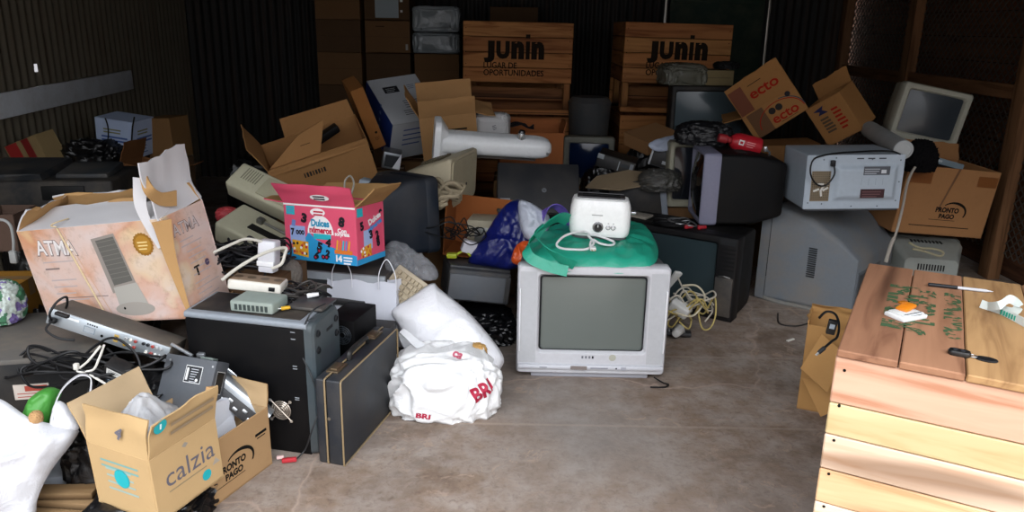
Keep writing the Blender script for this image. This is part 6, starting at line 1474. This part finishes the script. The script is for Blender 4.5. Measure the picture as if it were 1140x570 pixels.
for i in range(10): m.box((-.12, -dd/2 + .28 + i*.016, h*.865 - i*.0125), (.2, .006, .004), m=flat('#2a2d30'))
m.build('rear_housing', root)
m = MB(gp2); m.box((.10, dd/2 - .006, h*.25), (.34, .02, h*.36), bev=.006); m.rect(-.10, h*.25, .30, h*.30, T(0, dd/2 + .0048, 0) @ rotm(0, 0, 180) @ rotm(90), plastic('#3a3e42', .6, .3)); m.build('socket_panel', root)
m = MB(plastic('#7d7c78', .7, .4)); m.tube([(hw - .02, -dd/2 + .02, .012), (hw - .01, -dd/2 + .15, .008), (hw - .05, dd/2 - .1, .006)], .012, 8); m.build('bottom_lip', root)
TG = M.copy(); zg = h

# microwave, its back panel towards us
M, d = pose('microwave'); w, dd, h = d
root = thing('microwave', 'white microwave oven with its dented back panel and black cord facing out', 'microwave', M)
mw = plastic('#a9b4bf', .4, .08, .0, .5)
m = MB(mw)
rr = rrect(w, h, .008, 3)
m.loft([[Vector((q[0]*k, y, h/2 + q[1]*k2)) for q in rr] for y, k, k2 in ((-dd/2 + .006, 1, 1), (dd/2 - .05, 1, 1), (dd/2 - .01, .985, 1.0), (dd/2, .96, .97))]); m.build('oven_body', root)
m = MB(mw); bmq = bmesh.new()
# back panel with a pressed-out dish
nx, nz = 60, 36; x0, x1, z0, z1 = -.10, w*.44, h*.16, h*.82
def dish(x, z):
    dx = min(x - x0, x1 - x); dz = min(z - z0, z1 - z); e = min(dx, dz)
    return 0 if e < 0 else -.018*min(1, e/.022)
V = [[bmq.verts.new((-w/2 + w*i/nx, -dd/2 + dish(-w/2 + w*i/nx, h*j/nz), h*j/nz)) for i in range(nx+1)] for j in range(nz+1)]
for j in range(nz):
    for i in range(nx): bmq.faces.new((V[j][i], V[j][i+1], V[j+1][i+1], V[j+1][i]))
m.add(bmq); S = side(w, dd, 'f') @ T(0, 0, .001)
m.rect(.10, h*.72, .13, .043, S @ T(0, 0, .018), flat('#55585e')); m.rect(.135, h*.705, .025, .018, S @ T(0, 0, .0185), flat('#c9ccd0')); m.lines(.08, h*.75, .08, 3, .011, S @ T(0, 0, .0185), flat('#a7abb1'), th=.4)
m.rect(.09, h*.30, .12, .045, S @ T(0, 0, .018), flat('#3f2629')); m.lines(.09, h*.33, .1, 3, .012, S @ T(0, 0, .0185), flat('#6a4a4c'), th=.4)
for i in range(4): m.rect(.03 + i*.035, h*.52, .002, .035, S @ T(0, 0, .018), flat('#8f99a3'))
for x in (.02, .075, .13): m.rect(x, h*.935, .035, .006, S, flat('#3a3d42'))
for x, z in ((-.215, .9), (-.16, .92), (-.22, .12), (-.15, .10), (-.07, .22), (-.06, .72), (.22, .9), (.225, .5), (.22, .15), (0, .05), (.13, .05), (-.1, .95), (.08, .92)): m.disc(x, h*z, .004, S, flat('#5d646b'), 10)
m.build('back_panel', root)
m = MB(metal('#8a7d68', .4, .4)); S2 = side(w, dd, 'f') @ T(0, 0, .0008); m.rect(-.165, h*.43, .095, h*.56, S2, metal('#8a7d68', .45, .5))
for i in range(9):
    for j in range(14): m.disc(-.205 + i*.010, h*.19 + j*.0105, .0032, S2 @ T(0, 0, .0006), flat('#3b352c'), 8)
for x, z, a in ((-.185, .36, 20), (-.155, .40, 60), (-.16, .30, 100), (-.14, .38, 30), (-.165, .47, 0)): m.box((0, 0, 0), (.03, .009, .004), m=flat('#d2cfc8', .4), M=S2 @ T(x, h*z, .003) @ rotm(0, 0, a))
m.build('vent_plate', root)['label'] = 'perforated vent plate with flaking paint'
m = MB(rubber('#131416')); y = -dd/2
m.box((-.118, y - .012, h*.86), (.022, .02, .03), bev=.004); m.tube([(-.118, y-.02, h*.85), (-.112, y-.026, h*.66), (-.15, y-.03, h*.47), (-.20, y-.03, h*.50), (-.232, y-.03, h*.70), (-.225, y-.025, h*.92), (-.18, y-.015, h*1.0), (-.08, y+.02, h+.008), (.02, y+.05, h+.008), (.12, y+.07, h+.008), (.19, y+.04, h+.01), (.215, y+.0, h+.0)], .0042, 8); m.build('power_cord', root)
m = MB(plastic('#3a3e44', .5)); m.box((0, -.02, -.004), (w*.96, dd*.9, .01), bev=.003); m.build('base_plate', root)

# tube, pc monitor, black plush and box by the mesh wall
A, Bp = at(968, 144, 4.75), at(1006, 167, 4.05)
root = thing('cardboard_tube', 'white cylinder lying end-on beside the microwave', 'tube', frame(A, (Bp-A), (0, 0, 1)))
L = (Bp-A).length; m = MB(plastic('#b3b6b6', .4, .15)); m.lathe([(0, 0), (.046, 0), (.05, .004), (.05, L-.004), (.046, L), (.038, L), (.036, L-.004), (0, L-.004)], 30, M=rotm(0, 90)); m.build('tube_wall', root)
M, d = pose('monitor_right'); d = (d[0], .36, d[2] + .02)
root = thing('computer_monitor', 'beige tube monitor with dark screen tilted against the mesh wall', 'monitor', M)
finish_crt(root, crt(root, d, plastic('#a8a697', .5, .2), None, plastic('#8d8b7c', .5, .3), glass_tube('#2c343b', .3), bd=.09, rear=(.7, .66, .0), margins=(.042, .042, .04, .06)))
m = MB(plastic('#8a887a', .5, .3)); m.lathe([(.0, -.03), (.12, -.03), (.12, -.02), (.06, 0), (.05, .01), (0, .012)], 26); m.build('swivel_base', root, T(0, 0, .0))
m = MB(flat('#0c0b0c', .9, .1)); m.blob((.17, .13, .16), seed=91, crumple=.03, sq=.9, freq=16, fine=.8)
p = at(1024, 176, 4.12); tag(m.build('plush_bag', M=T(p.x, p.y, p.z - .07)), 'small fuzzy black bundle on the carton with black print', 'bundle')
M, d = pose('pronto_right'); w, dd, h = d; M = T(.02, .06, .01) @ M
root = thing('carton', 'brown taped carton with black oval print under the beige monitor at right', 'box', M)
PRB = card('#9c7049', .25)
c = Carton((w, dd, h), PRB, flaps={'b': (6, .09, 0, .1), }, seed=95, jag=.01)
def pronto(mb, S, k, ink):
    arc = [(.085*k*math.cos(a), .062*k*math.sin(a)) for a in [R(-25) + R(165)*i/18 for i in range(19)]]; arc2 = [(x*.92 - .004*k, y*(.80 + .12*abs(i-9)/9) - .003*k) for i, (x, y) in enumerate(arc)]
    mb.poly(arc + arc2[::-1], 0, ink, S @ T(.03*k, .0, 0)); mb.words('PRONTO', .15*k, .032*k, S @ T(-.01*k, .01*k, 0), ink, bold=.05); mb.words('PAGO', .10*k, .030*k, S @ T(-.005*k, -.028*k, 0), ink, bold=.05); mb.rect(-.03*k, -.052*k, .17*k, .003*k, S, ink)
pronto(c.body, c.S('f', .03, h*.36), .95, INK); c.body.lines(.01, h*.13, .40, 1, .012, c.S('f', 0, 0), INK, th=.4)
TP = flat('#7a4a24', .4, .5)
c.body.rect(-w*.34, h*.83, .13, .065, c.S('f', 0, 0), TP); c.body.rect(w*.38, h*.84, .12, .06, c.S('f', 0, 0), TP); c.body.poly([(.02, h), (.035, h), (-.03, h*.4), (-.04, h*.4)], 0, flat('#6b4a30'), c.S('f', 0, 0, .0004))
c.build(root)
root = thing('laptop', 'flat blue-grey device slanting out of the taped carton', 'laptop', M @ T(.0, .03, h - .02) @ rotm(-8, 9, -6))
m = MB(plastic('#7f909a', .4, .15)); m.box((0, 0, .02), (.26, .2, .035), bev=.006); m.build('case', root); m = MB(flat('#2b3034')); m.box((-.09, -.1, .02), (.05, .006, .018), bev=.001); m.box((-.02, -.1, .02), (.03, .006, .012), bev=.001, m=flat('#c4ccd0')); m.build('port', root)
m = MB(plastic('#a8a196', .45, .2)); m.tube([at(*q) for q in ((1026, 183, 4.1), (1018, 187, 4.06), (1010, 205, 4.03), (1005, 230, 4.01), (998, 258, 3.98), (992, 272, 3.95), (986, 292, 3.92))], lambda t: .007 if t < .75 else .010, 8)
tag(m.build('cord', recenter=True), 'dirty white cord hanging down the left edge of the taped carton', 'cord')
# monitor under the carton
M, d = pose('monlow'); zc0 = POSE['pronto_right']['o'][2]
root = thing('computer_monitor', 'grey-white tube monitor lying under the taped carton behind the front crate', 'monitor', T(2.37, 4.27, 0) @ rotm(0, 0, 165))
finish_crt(root, crt(root, (.40, .34, .315), plastic('#8f928c', .55, .3), None, bd=.08, rear=(.72, .74, .02), straight=.3, margins=(.04, .04, .04, .05)))
m = MB(plastic('#9b9478', .5, .3)); pts = [at(*q) for q in ((1012, 270, 3.98), (1024, 276, 3.98), (1040, 277, 3.98), (1050, 281, 3.98), (1046, 285, 3.97), (1030, 280, 3.97), (1016, 277, 3.97))]
m.tube(pts, .006, 8); tag(m.build('cord', recenter=True), 'dirty yellowish cord coiled on the low grey-white monitor', 'cord')
shut_carton('dark carton behind the taped carton, under the tilted beige monitor', T(2.54, 4.92, 0) @ rotm(0, 0, -6), (.40, .36, .75), CB)

# middle right: monitors behind the black television
zs = zb + .004
M, d = pose('beigemon')
root = thing('computer_monitor', 'beige-framed monitor facing forward, half hidden by the lavender-framed television', 'monitor', T(1.10, 4.62, .45))
finish_crt(root, crt(root, (.40, .36, .385), plastic('#a29f8c', .5, .2), None, glass=glass_tube('#22252d'), margins=(.035, .035, .035, .045)))
shut_carton('brown carton under the beige-framed monitor', T(1.10, 4.64, 0), (.40, .36, .445), CB2)
root = thing('television', 'black television with a lavender-grey frame seen edge-on above the large black set', 'television', T(1.215, 4.15, .455) @ rotm(0, 0, -92))
finish_crt(root, crt(root, (.34, .44, .385), plastic('#7d7d92', .45, .12), None, plastic('#09090b', .55, .03, .05, .2), glass_tube('#0e0f12', .1), bd=.09, rear=(.8, .78, .0), straight=.55, margins=(.02, .02, .02, .03), bulge=.03))
m = MB(filmbag('#101014', 0, .5)); m.blob((.30, .22, .12), seed=103, crumple=.03, sq=.7, freq=7); p = at(785, 162, 4.3)
tag(m.build('cloth_bundle', M=T(p.x, 4.36, .838)), 'black cloth bundle draped over the beige-framed monitor', 'bundle')
m = MB(flat('#b9c2d6', .5)); Mp = plane(740, 160, 4.6, tilt=50); m.pillow([uv(Mp, *q) for q in ((722, 160), (740, 153), (762, 150), (770, 156), (750, 166), (730, 168))], .02, .02, Mp, crumple=.01, freq=14, seed=3)
tag(m.build('plastic_sheet', recenter=True), 'pale blue plastic sheet beside the shallow brown carton', 'sheet')
A, Bp = at(800, 153, 4.22), at(846, 164, 4.22)
root = thing('bottle', 'red plastic bottle with a white label lying on the black cloth', 'bottle', frame(A, Bp-A, (0, 0, 1)))
rp = flat('#b3202c', .35, .5); L = (Bp-A).length; m = MB(rp)
m.lathe([(0, .07), (.028, .07), (.045, .09), (.05, .11), (.05, L-.012), (.046, L-.003), (.03, L), (0, L)], 26, M=rotm(0, 90)); m.build('bottle_body', root)
m = MB(plastic('#9c1a26', .4)); m.lathe([(0, 0), (.022, 0), (.024, .006), (.024, .045), (.018, .05), (.016, .075), (0, .075)], 20, M=rotm(0, 90)); m.build('cap', root)
m = MB(flat('#d9d2d0', .5)); S = T(0, -.0515, 0) @ rotm(90); m.rect(.115, .005, .028, .028, S, flat('#d9d2d0', .5)); m.rect(.115, .005, .016, .014, S @ T(0, 0, .0005), flat('#b3202c')); m.lines(.17, .015, .05, 3, .012, S, flat('#d98f92'), th=.35); m.build('label_plate', root)
m = MB(metal('#a9abad', .25, 0)); rnd = random.Random(11)
pts = [at(852 + 5*math.sin(k*2.1), 166 + 7*k, 4.16 + .01*(k % 3)) for k in range(10)]
for k in range(9): a, b = pts[k], pts[k+1]; m.tube([a, (a+b)/2 + Vector((.012*(-1)**k, 0, 0)), b], .006, 6)
m.box(pts[0] + Vector((.0, 0, .0)), (.02, .02, .03), bev=.004); m.box(pts[4], (.03, .02, .02), bev=.004)
tag(m.build('chain', recenter=True), 'loose chrome chain and hooks hanging beside the microwave', 'chain')

# lid box, disc player, radios, film
M, d = pose('lidbox')
root = thing('carton', 'shallow brown carton lying tilted in front of the right crate', 'box', M)
c = Carton((d[0], d[1], d[2]), card('#a57a52', .2), lid=True); c.build(root)
heap('black garbage bag under the shallow brown carton', (.86, 5.16, 0), (.26, .28, .66), seed=107)
M, d = pose('vcr'); d = (.24, .24, .085)
root = thing('video_recorder', 'black video recorder with small pale plates, pitched on the heap at mid right', 'recorder', T(*at(688, 182, 4.72)) @ T(0, .12, -.05) @ rotm(0, 14, -12))
m = MB(plastic('#151517', .45, .15)); m.box((0, 0, d[2]/2), d, bev=.005); m.build('case', root)
m = MB(plastic('#232427', .4)); m.box((.0, -d[1]/2 - .003, d[2]/2), (d[0]*.96, .008, d[2]*.8), bev=.002); S = side(d[0], d[1] + .014, 'f') @ T(0, 0, .0006); m.rect(.02, d[2]*.5, .006, d[2]*.7, S, flat('#9ea3a6', .4)); m.rect(.098, d[2]*.5, .022, d[2]*.75, S, flat('#85898d', .4)); m.rect(.055, d[2]*.6, .05, .02, S, flat('#3c3f42', .4)); m.build('front_panel', root)
m = MB(flat('#9aa0a4', .4)); m.box((-d[0]/2 + .02, -d[1]/2 - .006, d[2] - .016), (.04, .008, .03), bev=.002); m.build('label_plate', root)
p = at(742, 178, 4.62)
root = thing('car_radio', 'small grey car radio tipped beside the shallow brown carton', 'radio', T(p.x, p.y + .06, p.z - .05) @ rotm(0, 14, -16))
m = MB(metal('#5f6266', .45, .2)); m.box((0, 0, .05), (.19, .16, .10), bev=.004); m.build('case', root); m = MB(plastic('#1b1c1f', .4)); m.box((-.02, -.083, .05), (.14, .01, .085), bev=.002); m.rect(.0, .035, .03, .02, T(0, -.089, 0) @ rotm(90), flat('#b3b6b9')); m.build('face_plate', root)
m = MB(plastic('#c3c5c8', .35)); m.box((-.088, -.084, .05), (.012, .012, .10), bev=.003); m.build('face_trim', root)
m = MB(filmbag('#5b5954', .2, .12)); m.blob((.24, .16, .12), seed=109, crumple=.03, sq=.8, freq=10); p = at(737, 202, 4.35)
tag(m.build('film_bundle', M=T(p.x, p.y + .05, p.z - .06)), 'glinting crumpled clear film right of the tan board', 'film')
root = thing('computer_case', 'black computer case lying open with a pale edge strip behind the toaster', 'computer', T(.765, 4.57, .36) @ rotm(0, -9, -6))
m = MB(plastic('#121215', .5, .15)); m.box((0, 0, .125), (.32, .34, .25), bev=.006); m.build('case_shell', root)
m = MB(plastic('#7b828c', .45, .1)); m.box((.148, -.172, .11), (.035, .01, .20), bev=.003); m.build('edge_strip', root)['label'] = 'pale grey edge strip'
heap('black garbage bag under the open computer case', (.765, 4.62, 0), (.20, .18, .35), seed=111)
m = MB(card('#8c7a62', .4)); Mp = plane(690, 193, 4.5, tilt=70); m.poly([uv(Mp, *q) for q in ((652, 208), (664, 196), (700, 189), (722, 192), (728, 204), (690, 211))], .008, None, Mp)
tag(m.build('board', recenter=True), 'tan board lying flat under the black video recorder', 'board')
heap('black garbage bag in the hollow under the tan board', (.56, 4.78, 0), (.28, .26, .60), seed=113)
m = MB(plastic('#8a847a', .6, .4)); m.box((0, 0, 0), (.22, .10, .012), bev=.003)
tag(m.build('panel', M=T(*atz(703, 238, POSE['tv_black']['d'][2] + .03)) @ rotm(0, 2, -34)), 'dusty tan panel strip just right of the toaster', 'panel')

# remotes and white cords between the two sets
rm = plastic('#c9c8c4', .35, .08)
root = thing('remote_control', 'white remote control leaning beside the silver television', 'remote', T(*atz(752, 352, .0)) @ T(-.01, .10, .155) @ rotm(-62, 12, 18))
m = MB(rm); m.box((0, 0, 0), (.052, .16, .02), bev=.008, seg=3); RB = m.build('remote_body', root)
for i in range(4):
    for j in range(3): m = MB(flat('#8b8c8e', .4)); m.cyl((-.014 + j*.014, .05 - i*.022, .009), (-.014 + j*.014, .05 - i*.022, .0125), .0045, n=10); m.build('button', RB)
root = thing('remote_control', 'dark grey remote control on the floor beside the silver television', 'remote', T(*atz(752, 372, .012)) @ rotm(0, 0, 80))
m = MB(plastic('#26282c', .4, .1)); m.box((0, 0, .008), (.05, .15, .02), bev=.006, seg=3); RB = m.build('remote_body', root)
for i in range(6):
    for j in range(3): m = MB(flat('#8d9094', .4)); m.box((-.014 + j*.014, .05 - i*.018, .0195), (.009, .010, .004), bev=.001, seg=1); m.build('button', RB)
root = thing('power_adapter', 'white mains plug block in the cords right of the silver television', 'adapter', T(*at(757, 343, 3.46)) @ rotm(10, 25, -30))
m = MB(rm); m.box((0, 0, 0), (.10, .06, .06), bev=.012, seg=3); m.build('case', root)
m = MB(rm); m.cyl(atz(757, 366, .05), atz(752, 372, .045), .026, .02, 18, bev=.006); tag(m.build('mouse', recenter=True), 'small white rounded mouse on the dark remote control', 'mouse')
tangle('cord', 'tangled cream cords on the floor between the silver and black televisions', tuple(at(766, 340, 3.50)), (.17, .12, .18), .0042, (plastic('#b9b2a4', .45, .2), plastic('#b3a05e', .45, .2)), 9, 121, 'cord', z0=.0)
m = MB(plastic('#c3b9a0', .45, .2)); m.tube([at(*q) for q in ((752, 348, 3.42), (770, 352, 3.42), (782, 340, 3.45), (784, 328, 3.48), (775, 318, 3.5), (760, 318, 3.5))], .0045, 8)
tag(m.build('cord', recenter=True), 'cream cord loop lying nearest the large black television', 'cord')

# ------------------------------------------------------------------ front crate and what lies on it
M, d = pose('crate_front')
fr = [wood('#cfa68c', '#b07c60', axis='x', plank=5, tinted=False), wood('#cdb78c', '#a08756', axis='x', plank=5, tinted=False, scale=.8), wood('#dcc2aa', '#bf9676', axis='x', plank=5, tinted=False), wood('#dab68c', '#b07c50', axis='x', plank=5, tinted=False, knots=1.2), wood('#e3d0b8', '#c7a582', axis='x', plank=5, tinted=False), wood('#dab58c', '#b07c50', axis='x', plank=5, tinted=False)]
root = crate('open-air pine crate in the right foreground with small things on its lid', M, d, False, fronts=fr, topm=True)
w, dd, h = d
m = MB(); tops = [wood('#946a50', '#6b4633', axis='y', plank=5, tinted=False, off=1.0), wood('#9d7256', '#754f39', axis='y', plank=5, tinted=False, off=2.0), wood('#8c644c', '#644231', axis='y', plank=5, tinted=False, off=3.0), wood('#b08a5e', '#83603e', axis='y', plank=5, tinted=False, off=4.0), wood('#a37d5c', '#785238', axis='y', plank=5, tinted=False, off=5.)]
x = -w/2; gi = flat('#41573c', .85, .1)
for i, q in enumerate((.128, .13, .15, .2, .242)):
    m.box((x + q/2, -.004, h - .009), (q-.0025, dd + .008, .018), bev=.003, seg=1, m=tops[(0, 1, 3, 4, 2)[i]]); x += q
def worn(st, w_, h_, cx_, cy_, seed):
    b = MB(gi); b.words(st, w_, h_, T(0, 0, 0), gi, bold=.05); bmesh.ops.triangulate(b.bm, faces=b.bm.faces); bmesh.ops.subdivide_edges(b.bm, edges=b.bm.edges, cuts=5, use_grid_fill=True)
    kill = [f for f in b.bm.faces if noise.noise(f.calc_center_median()*38 + Vector((seed, 0, 0))) + .5*noise.noise(f.calc_center_median()*120) > .06]
    bmesh.ops.delete(b.bm, geom=kill, context='FACES'); b.bm.transform(T(cx_, cy_, h + .0008) @ rotm(0, 0, 90)); m.add(b.bm, None, gi)
Mi = M.inverted(); q1, q2 = Mi @ atz(1009, 343, h), Mi @ atz(1046, 348, h)
worn('JUNIN', .40, .10, q1.x, q1.y, 3); worn('LUGAR DE', .30, .042, q2.x - .03, q2.y + .03, 7); worn('OPORTUNIDADES', .38, .042, q2.x + .03, q2.y, 9)
m.build('lid_boards', root)
zt2 = h
def onc(px, py, z=0): return atz(px, py, zt2 + z)
# blister pack with orange tile
root = thing('tablet_pack', 'small white blister pack with an orange tablet strip on the front crate', 'packet', T(*onc(1008, 353)) @ rotm(0, 0, 24))
m = MB(plastic('#d9d9d8', .3)); m.box((0, 0, .006), (.085, .06, .011), bev=.003); m.box((.0, .0, .0135), (.07, .05, .005), bev=.002, m=flat('#c9c9c6', .5)); m.build('pack', root)
m = MB(flat('#d0781c', .3, .5)); m.box((.012, .012, .021), (.048, .03, .010), bev=.003, rot=rotm(0, -8, 10)); m.box((.02, .03, .027), (.022, .014, .006), bev=.002, m=flat('#9a5a18', .4)); m.build('orange_strip', root)
m = MB(metal('#b9bcbf', .25, 0)); m.tube([(-.03, -.02, .014), (.02, -.026, .017)], .004, 8, smooth=False); m.build('foil_edge', root)
# pen, keys with fob
root = thing('pen', 'slim black and white pen near the back edge of the front crate', 'pen', T(*onc(1070, 323)) @ rotm(0, 0, -20))
m = MB(flat('#1c1d20', .4)); m.cyl((-.085, 0, .006), (-.01, 0, .006), .0055, n=12, bev=.0015); m.build('pen_cap', root); m = MB(flat('#b9babd', .4)); m.cyl((-.01, 0, .006), (.06, 0, .006), .0045, n=12); m.cyl((.06, 0, .006), (.078, 0, .006), .0042, .001, 12); m.build('pen_barrel', root)
root = thing('car_key', 'black car key remote with an oval fob on the front crate', 'key', T(*onc(1076, 397)) @ rotm(0, 0, -30) @ Matrix.Scale(.74, 4))
m = MB(plastic('#101113', .35)); m.loft([[Vector((q[0], q[1], z)) for q in rrect(.062*k, .036*k, .014, 5)] for z, k in ((0, .92), (.004, 1), (.012, 1), (.016, .9))], M=T(-.02, .0, 0)); m.build('key_remote', root)
for x in (-.032, -.012): m = MB(flat('#2c2e32', .4)); m.cyl((x, 0, .0155), (x, 0, .018), .007, n=14); m.build('button', root)
m = MB(metal('#8b8d90', .25)); m.tube([Vector((.017 + .010*math.cos(a), .010*math.sin(a), .006)) for a in [2*PI*i/16 for i in range(16)]], .0018, 6, closed=True, res=2); m.build('key_ring', root)
m = MB(flat('#141416', .5)); m.loft([[Vector((.052 + .031*k*math.cos(2*PI*i/26), .019*k*math.sin(2*PI*i/26), z)) for i in range(26)] for z, k in ((0, .95), (.003, 1), (.006, .95))]); m.build('fob', root)
# lanyard
m = MB(flat('#cfd6d2', .6)); zz = lambda px, py, k: onc(px, py, k)
pts = [zz(1146, 362, .012), zz(1130, 354, .010), zz(1112, 346, .008), zz(1092, 338, .012)]
m.ribbon(pts, .022, (0, .3, 1), .0015); m.ribbon([zz(1096, 341, .004), zz(1112, 340, .03), zz(1124, 333, .04), zz(1134, 340, .03), zz(1128, 347, .01), zz(1114, 344, .006)], .022, (0, .2, 1), .0015)
for i in range(6): a = pts[1].lerp(pts[2], i/6); m.box(a + Vector((0, -.001, .0)), (.006, .003, .012), m=flat('#2a8f78'))
tag(m.build('lanyard', recenter=True), 'white lanyard ribbon with green print curled at the right edge of the front crate', 'lanyard')

# small opened carton against the crate, with charger
M, d = pose('smallcarton')
root = thing('carton', 'small opened brown carton leaning behind the corner of the front crate', 'box', T(1.265, 2.85, 0) @ rotm(0, 0, -24))
KC = card('#a87f4e', .2)
c = Carton((.17, .16, .36), KC, flaps={'b': (-8, .04), 'l': (4, .02)}, seed=131); c.build(root, 'carton_body')
f = MB(KC); f.poly([(-.03, .0), (.06, -.07), (.0, -.22), (-.10, -.14)], .005); f.build('flap', root, side(.17, .16, 'f') @ T(.0, .34, .02) @ rotm(-28, 10, 0))
f = MB(KC); f.poly([(-.06, .0), (.06, .03), (.07, -.11), (.02, -.14)], .005); f.build('flap', root, side(.17, .16, 'f') @ T(-.02, .15, .03) @ rotm(-20, 10, 0))
root = thing('power_adapter', 'black charger with a pale label tucked beside the small opened carton', 'adapter', T(*at(926, 364, 2.66)) @ rotm(4, 6, -20) @ Matrix.Scale(.62, 4))
m = MB(plastic('#17181b', .4)); m.box((0, 0, .0), (.05, .035, .09), bev=.005); m.build('case', root); m = MB(flat('#a9b3bd', .4)); m.rect(0, .01, .028, .03, T(0, -.0185, 0) @ rotm(90), flat('#a9b3bd', .4)); m.build('label_plate', root)
m = MB(rubber()); pts = [at(*q) for q in ((912, 354, 2.66), (920, 347, 2.68), (930, 350, 2.66), (934, 362, 2.62), (932, 375, 2.58), (926, 380, 2.56), (918, 387, 2.55))]
m.tube(pts, .0045, 8); connector(m, pts[-1], pts[-1]-pts[-2], flat('#3b3d40'), .008, .03)
tag(m.build('cable', recenter=True), 'short black charger cable hanging in front of the small opened carton', 'cable')
m = MB(rubber('#2a2624')); m.tube([atz(866, 349, .004), atz(868, 360, .004), atz(885, 363, .004), atz(900, 360, .004)], .004, 8); tag(m.build('cable', recenter=True), 'thin dark cable on the floor under the big grey television', 'cable')
m = MB(flat('#cfcac2')); m.box((0, 0, .003), (.05, .012, .005)); tag(m.build('paper_scrap', M=T(*atz(880, 379, 0)) @ rotm(0, 0, 35)), 'tiny white scrap on the bare floor in front of the grey television', 'paper')

SKY, EXPO = 2.6, 1.25
# ------------------------------------------------------------------ daylight through the open front
w = bpy.data.worlds.new('overcast'); SC.world = w; w.use_nodes = True
bgk = w.node_tree.nodes['Background']
tcw = w.node_tree.nodes.new('ShaderNodeTexCoord'); spx = w.node_tree.nodes.new('ShaderNodeSeparateXYZ'); w.node_tree.links.new(tcw.outputs['Generated'], spx.inputs[0])
rpw = w.node_tree.nodes.new('ShaderNodeValToRGB'); e = rpw.color_ramp.elements
e[0].position = .0; e[0].color = (.10, .10, .105, 1); e[1].position = .9; e[1].color = (1.25, 1.3, 1.38, 1)
n1 = e.new(.22); n1.color = (.30, .305, .32, 1); n2 = e.new(.5); n2.color = (.95, .98, 1.03, 1)   # low buildings and trees outside, bright overcast above
w.node_tree.links.new(spx.outputs['Z'], rpw.inputs[0]); w.node_tree.links.new(rpw.outputs[0], bgk.inputs[0]); bgk.inputs[1].default_value = SKY
vs = SC.view_settings; vs.view_transform = 'Standard'; vs.look = 'None'; vs.gamma = 1; vs.use_curve_mapping = False; vs.exposure = EXPO
SC.cycles.use_denoising = True
SC.cycles.max_bounces = 8; SC.cycles.diffuse_bounces = 4; SC.cycles.transparent_max_bounces = 12
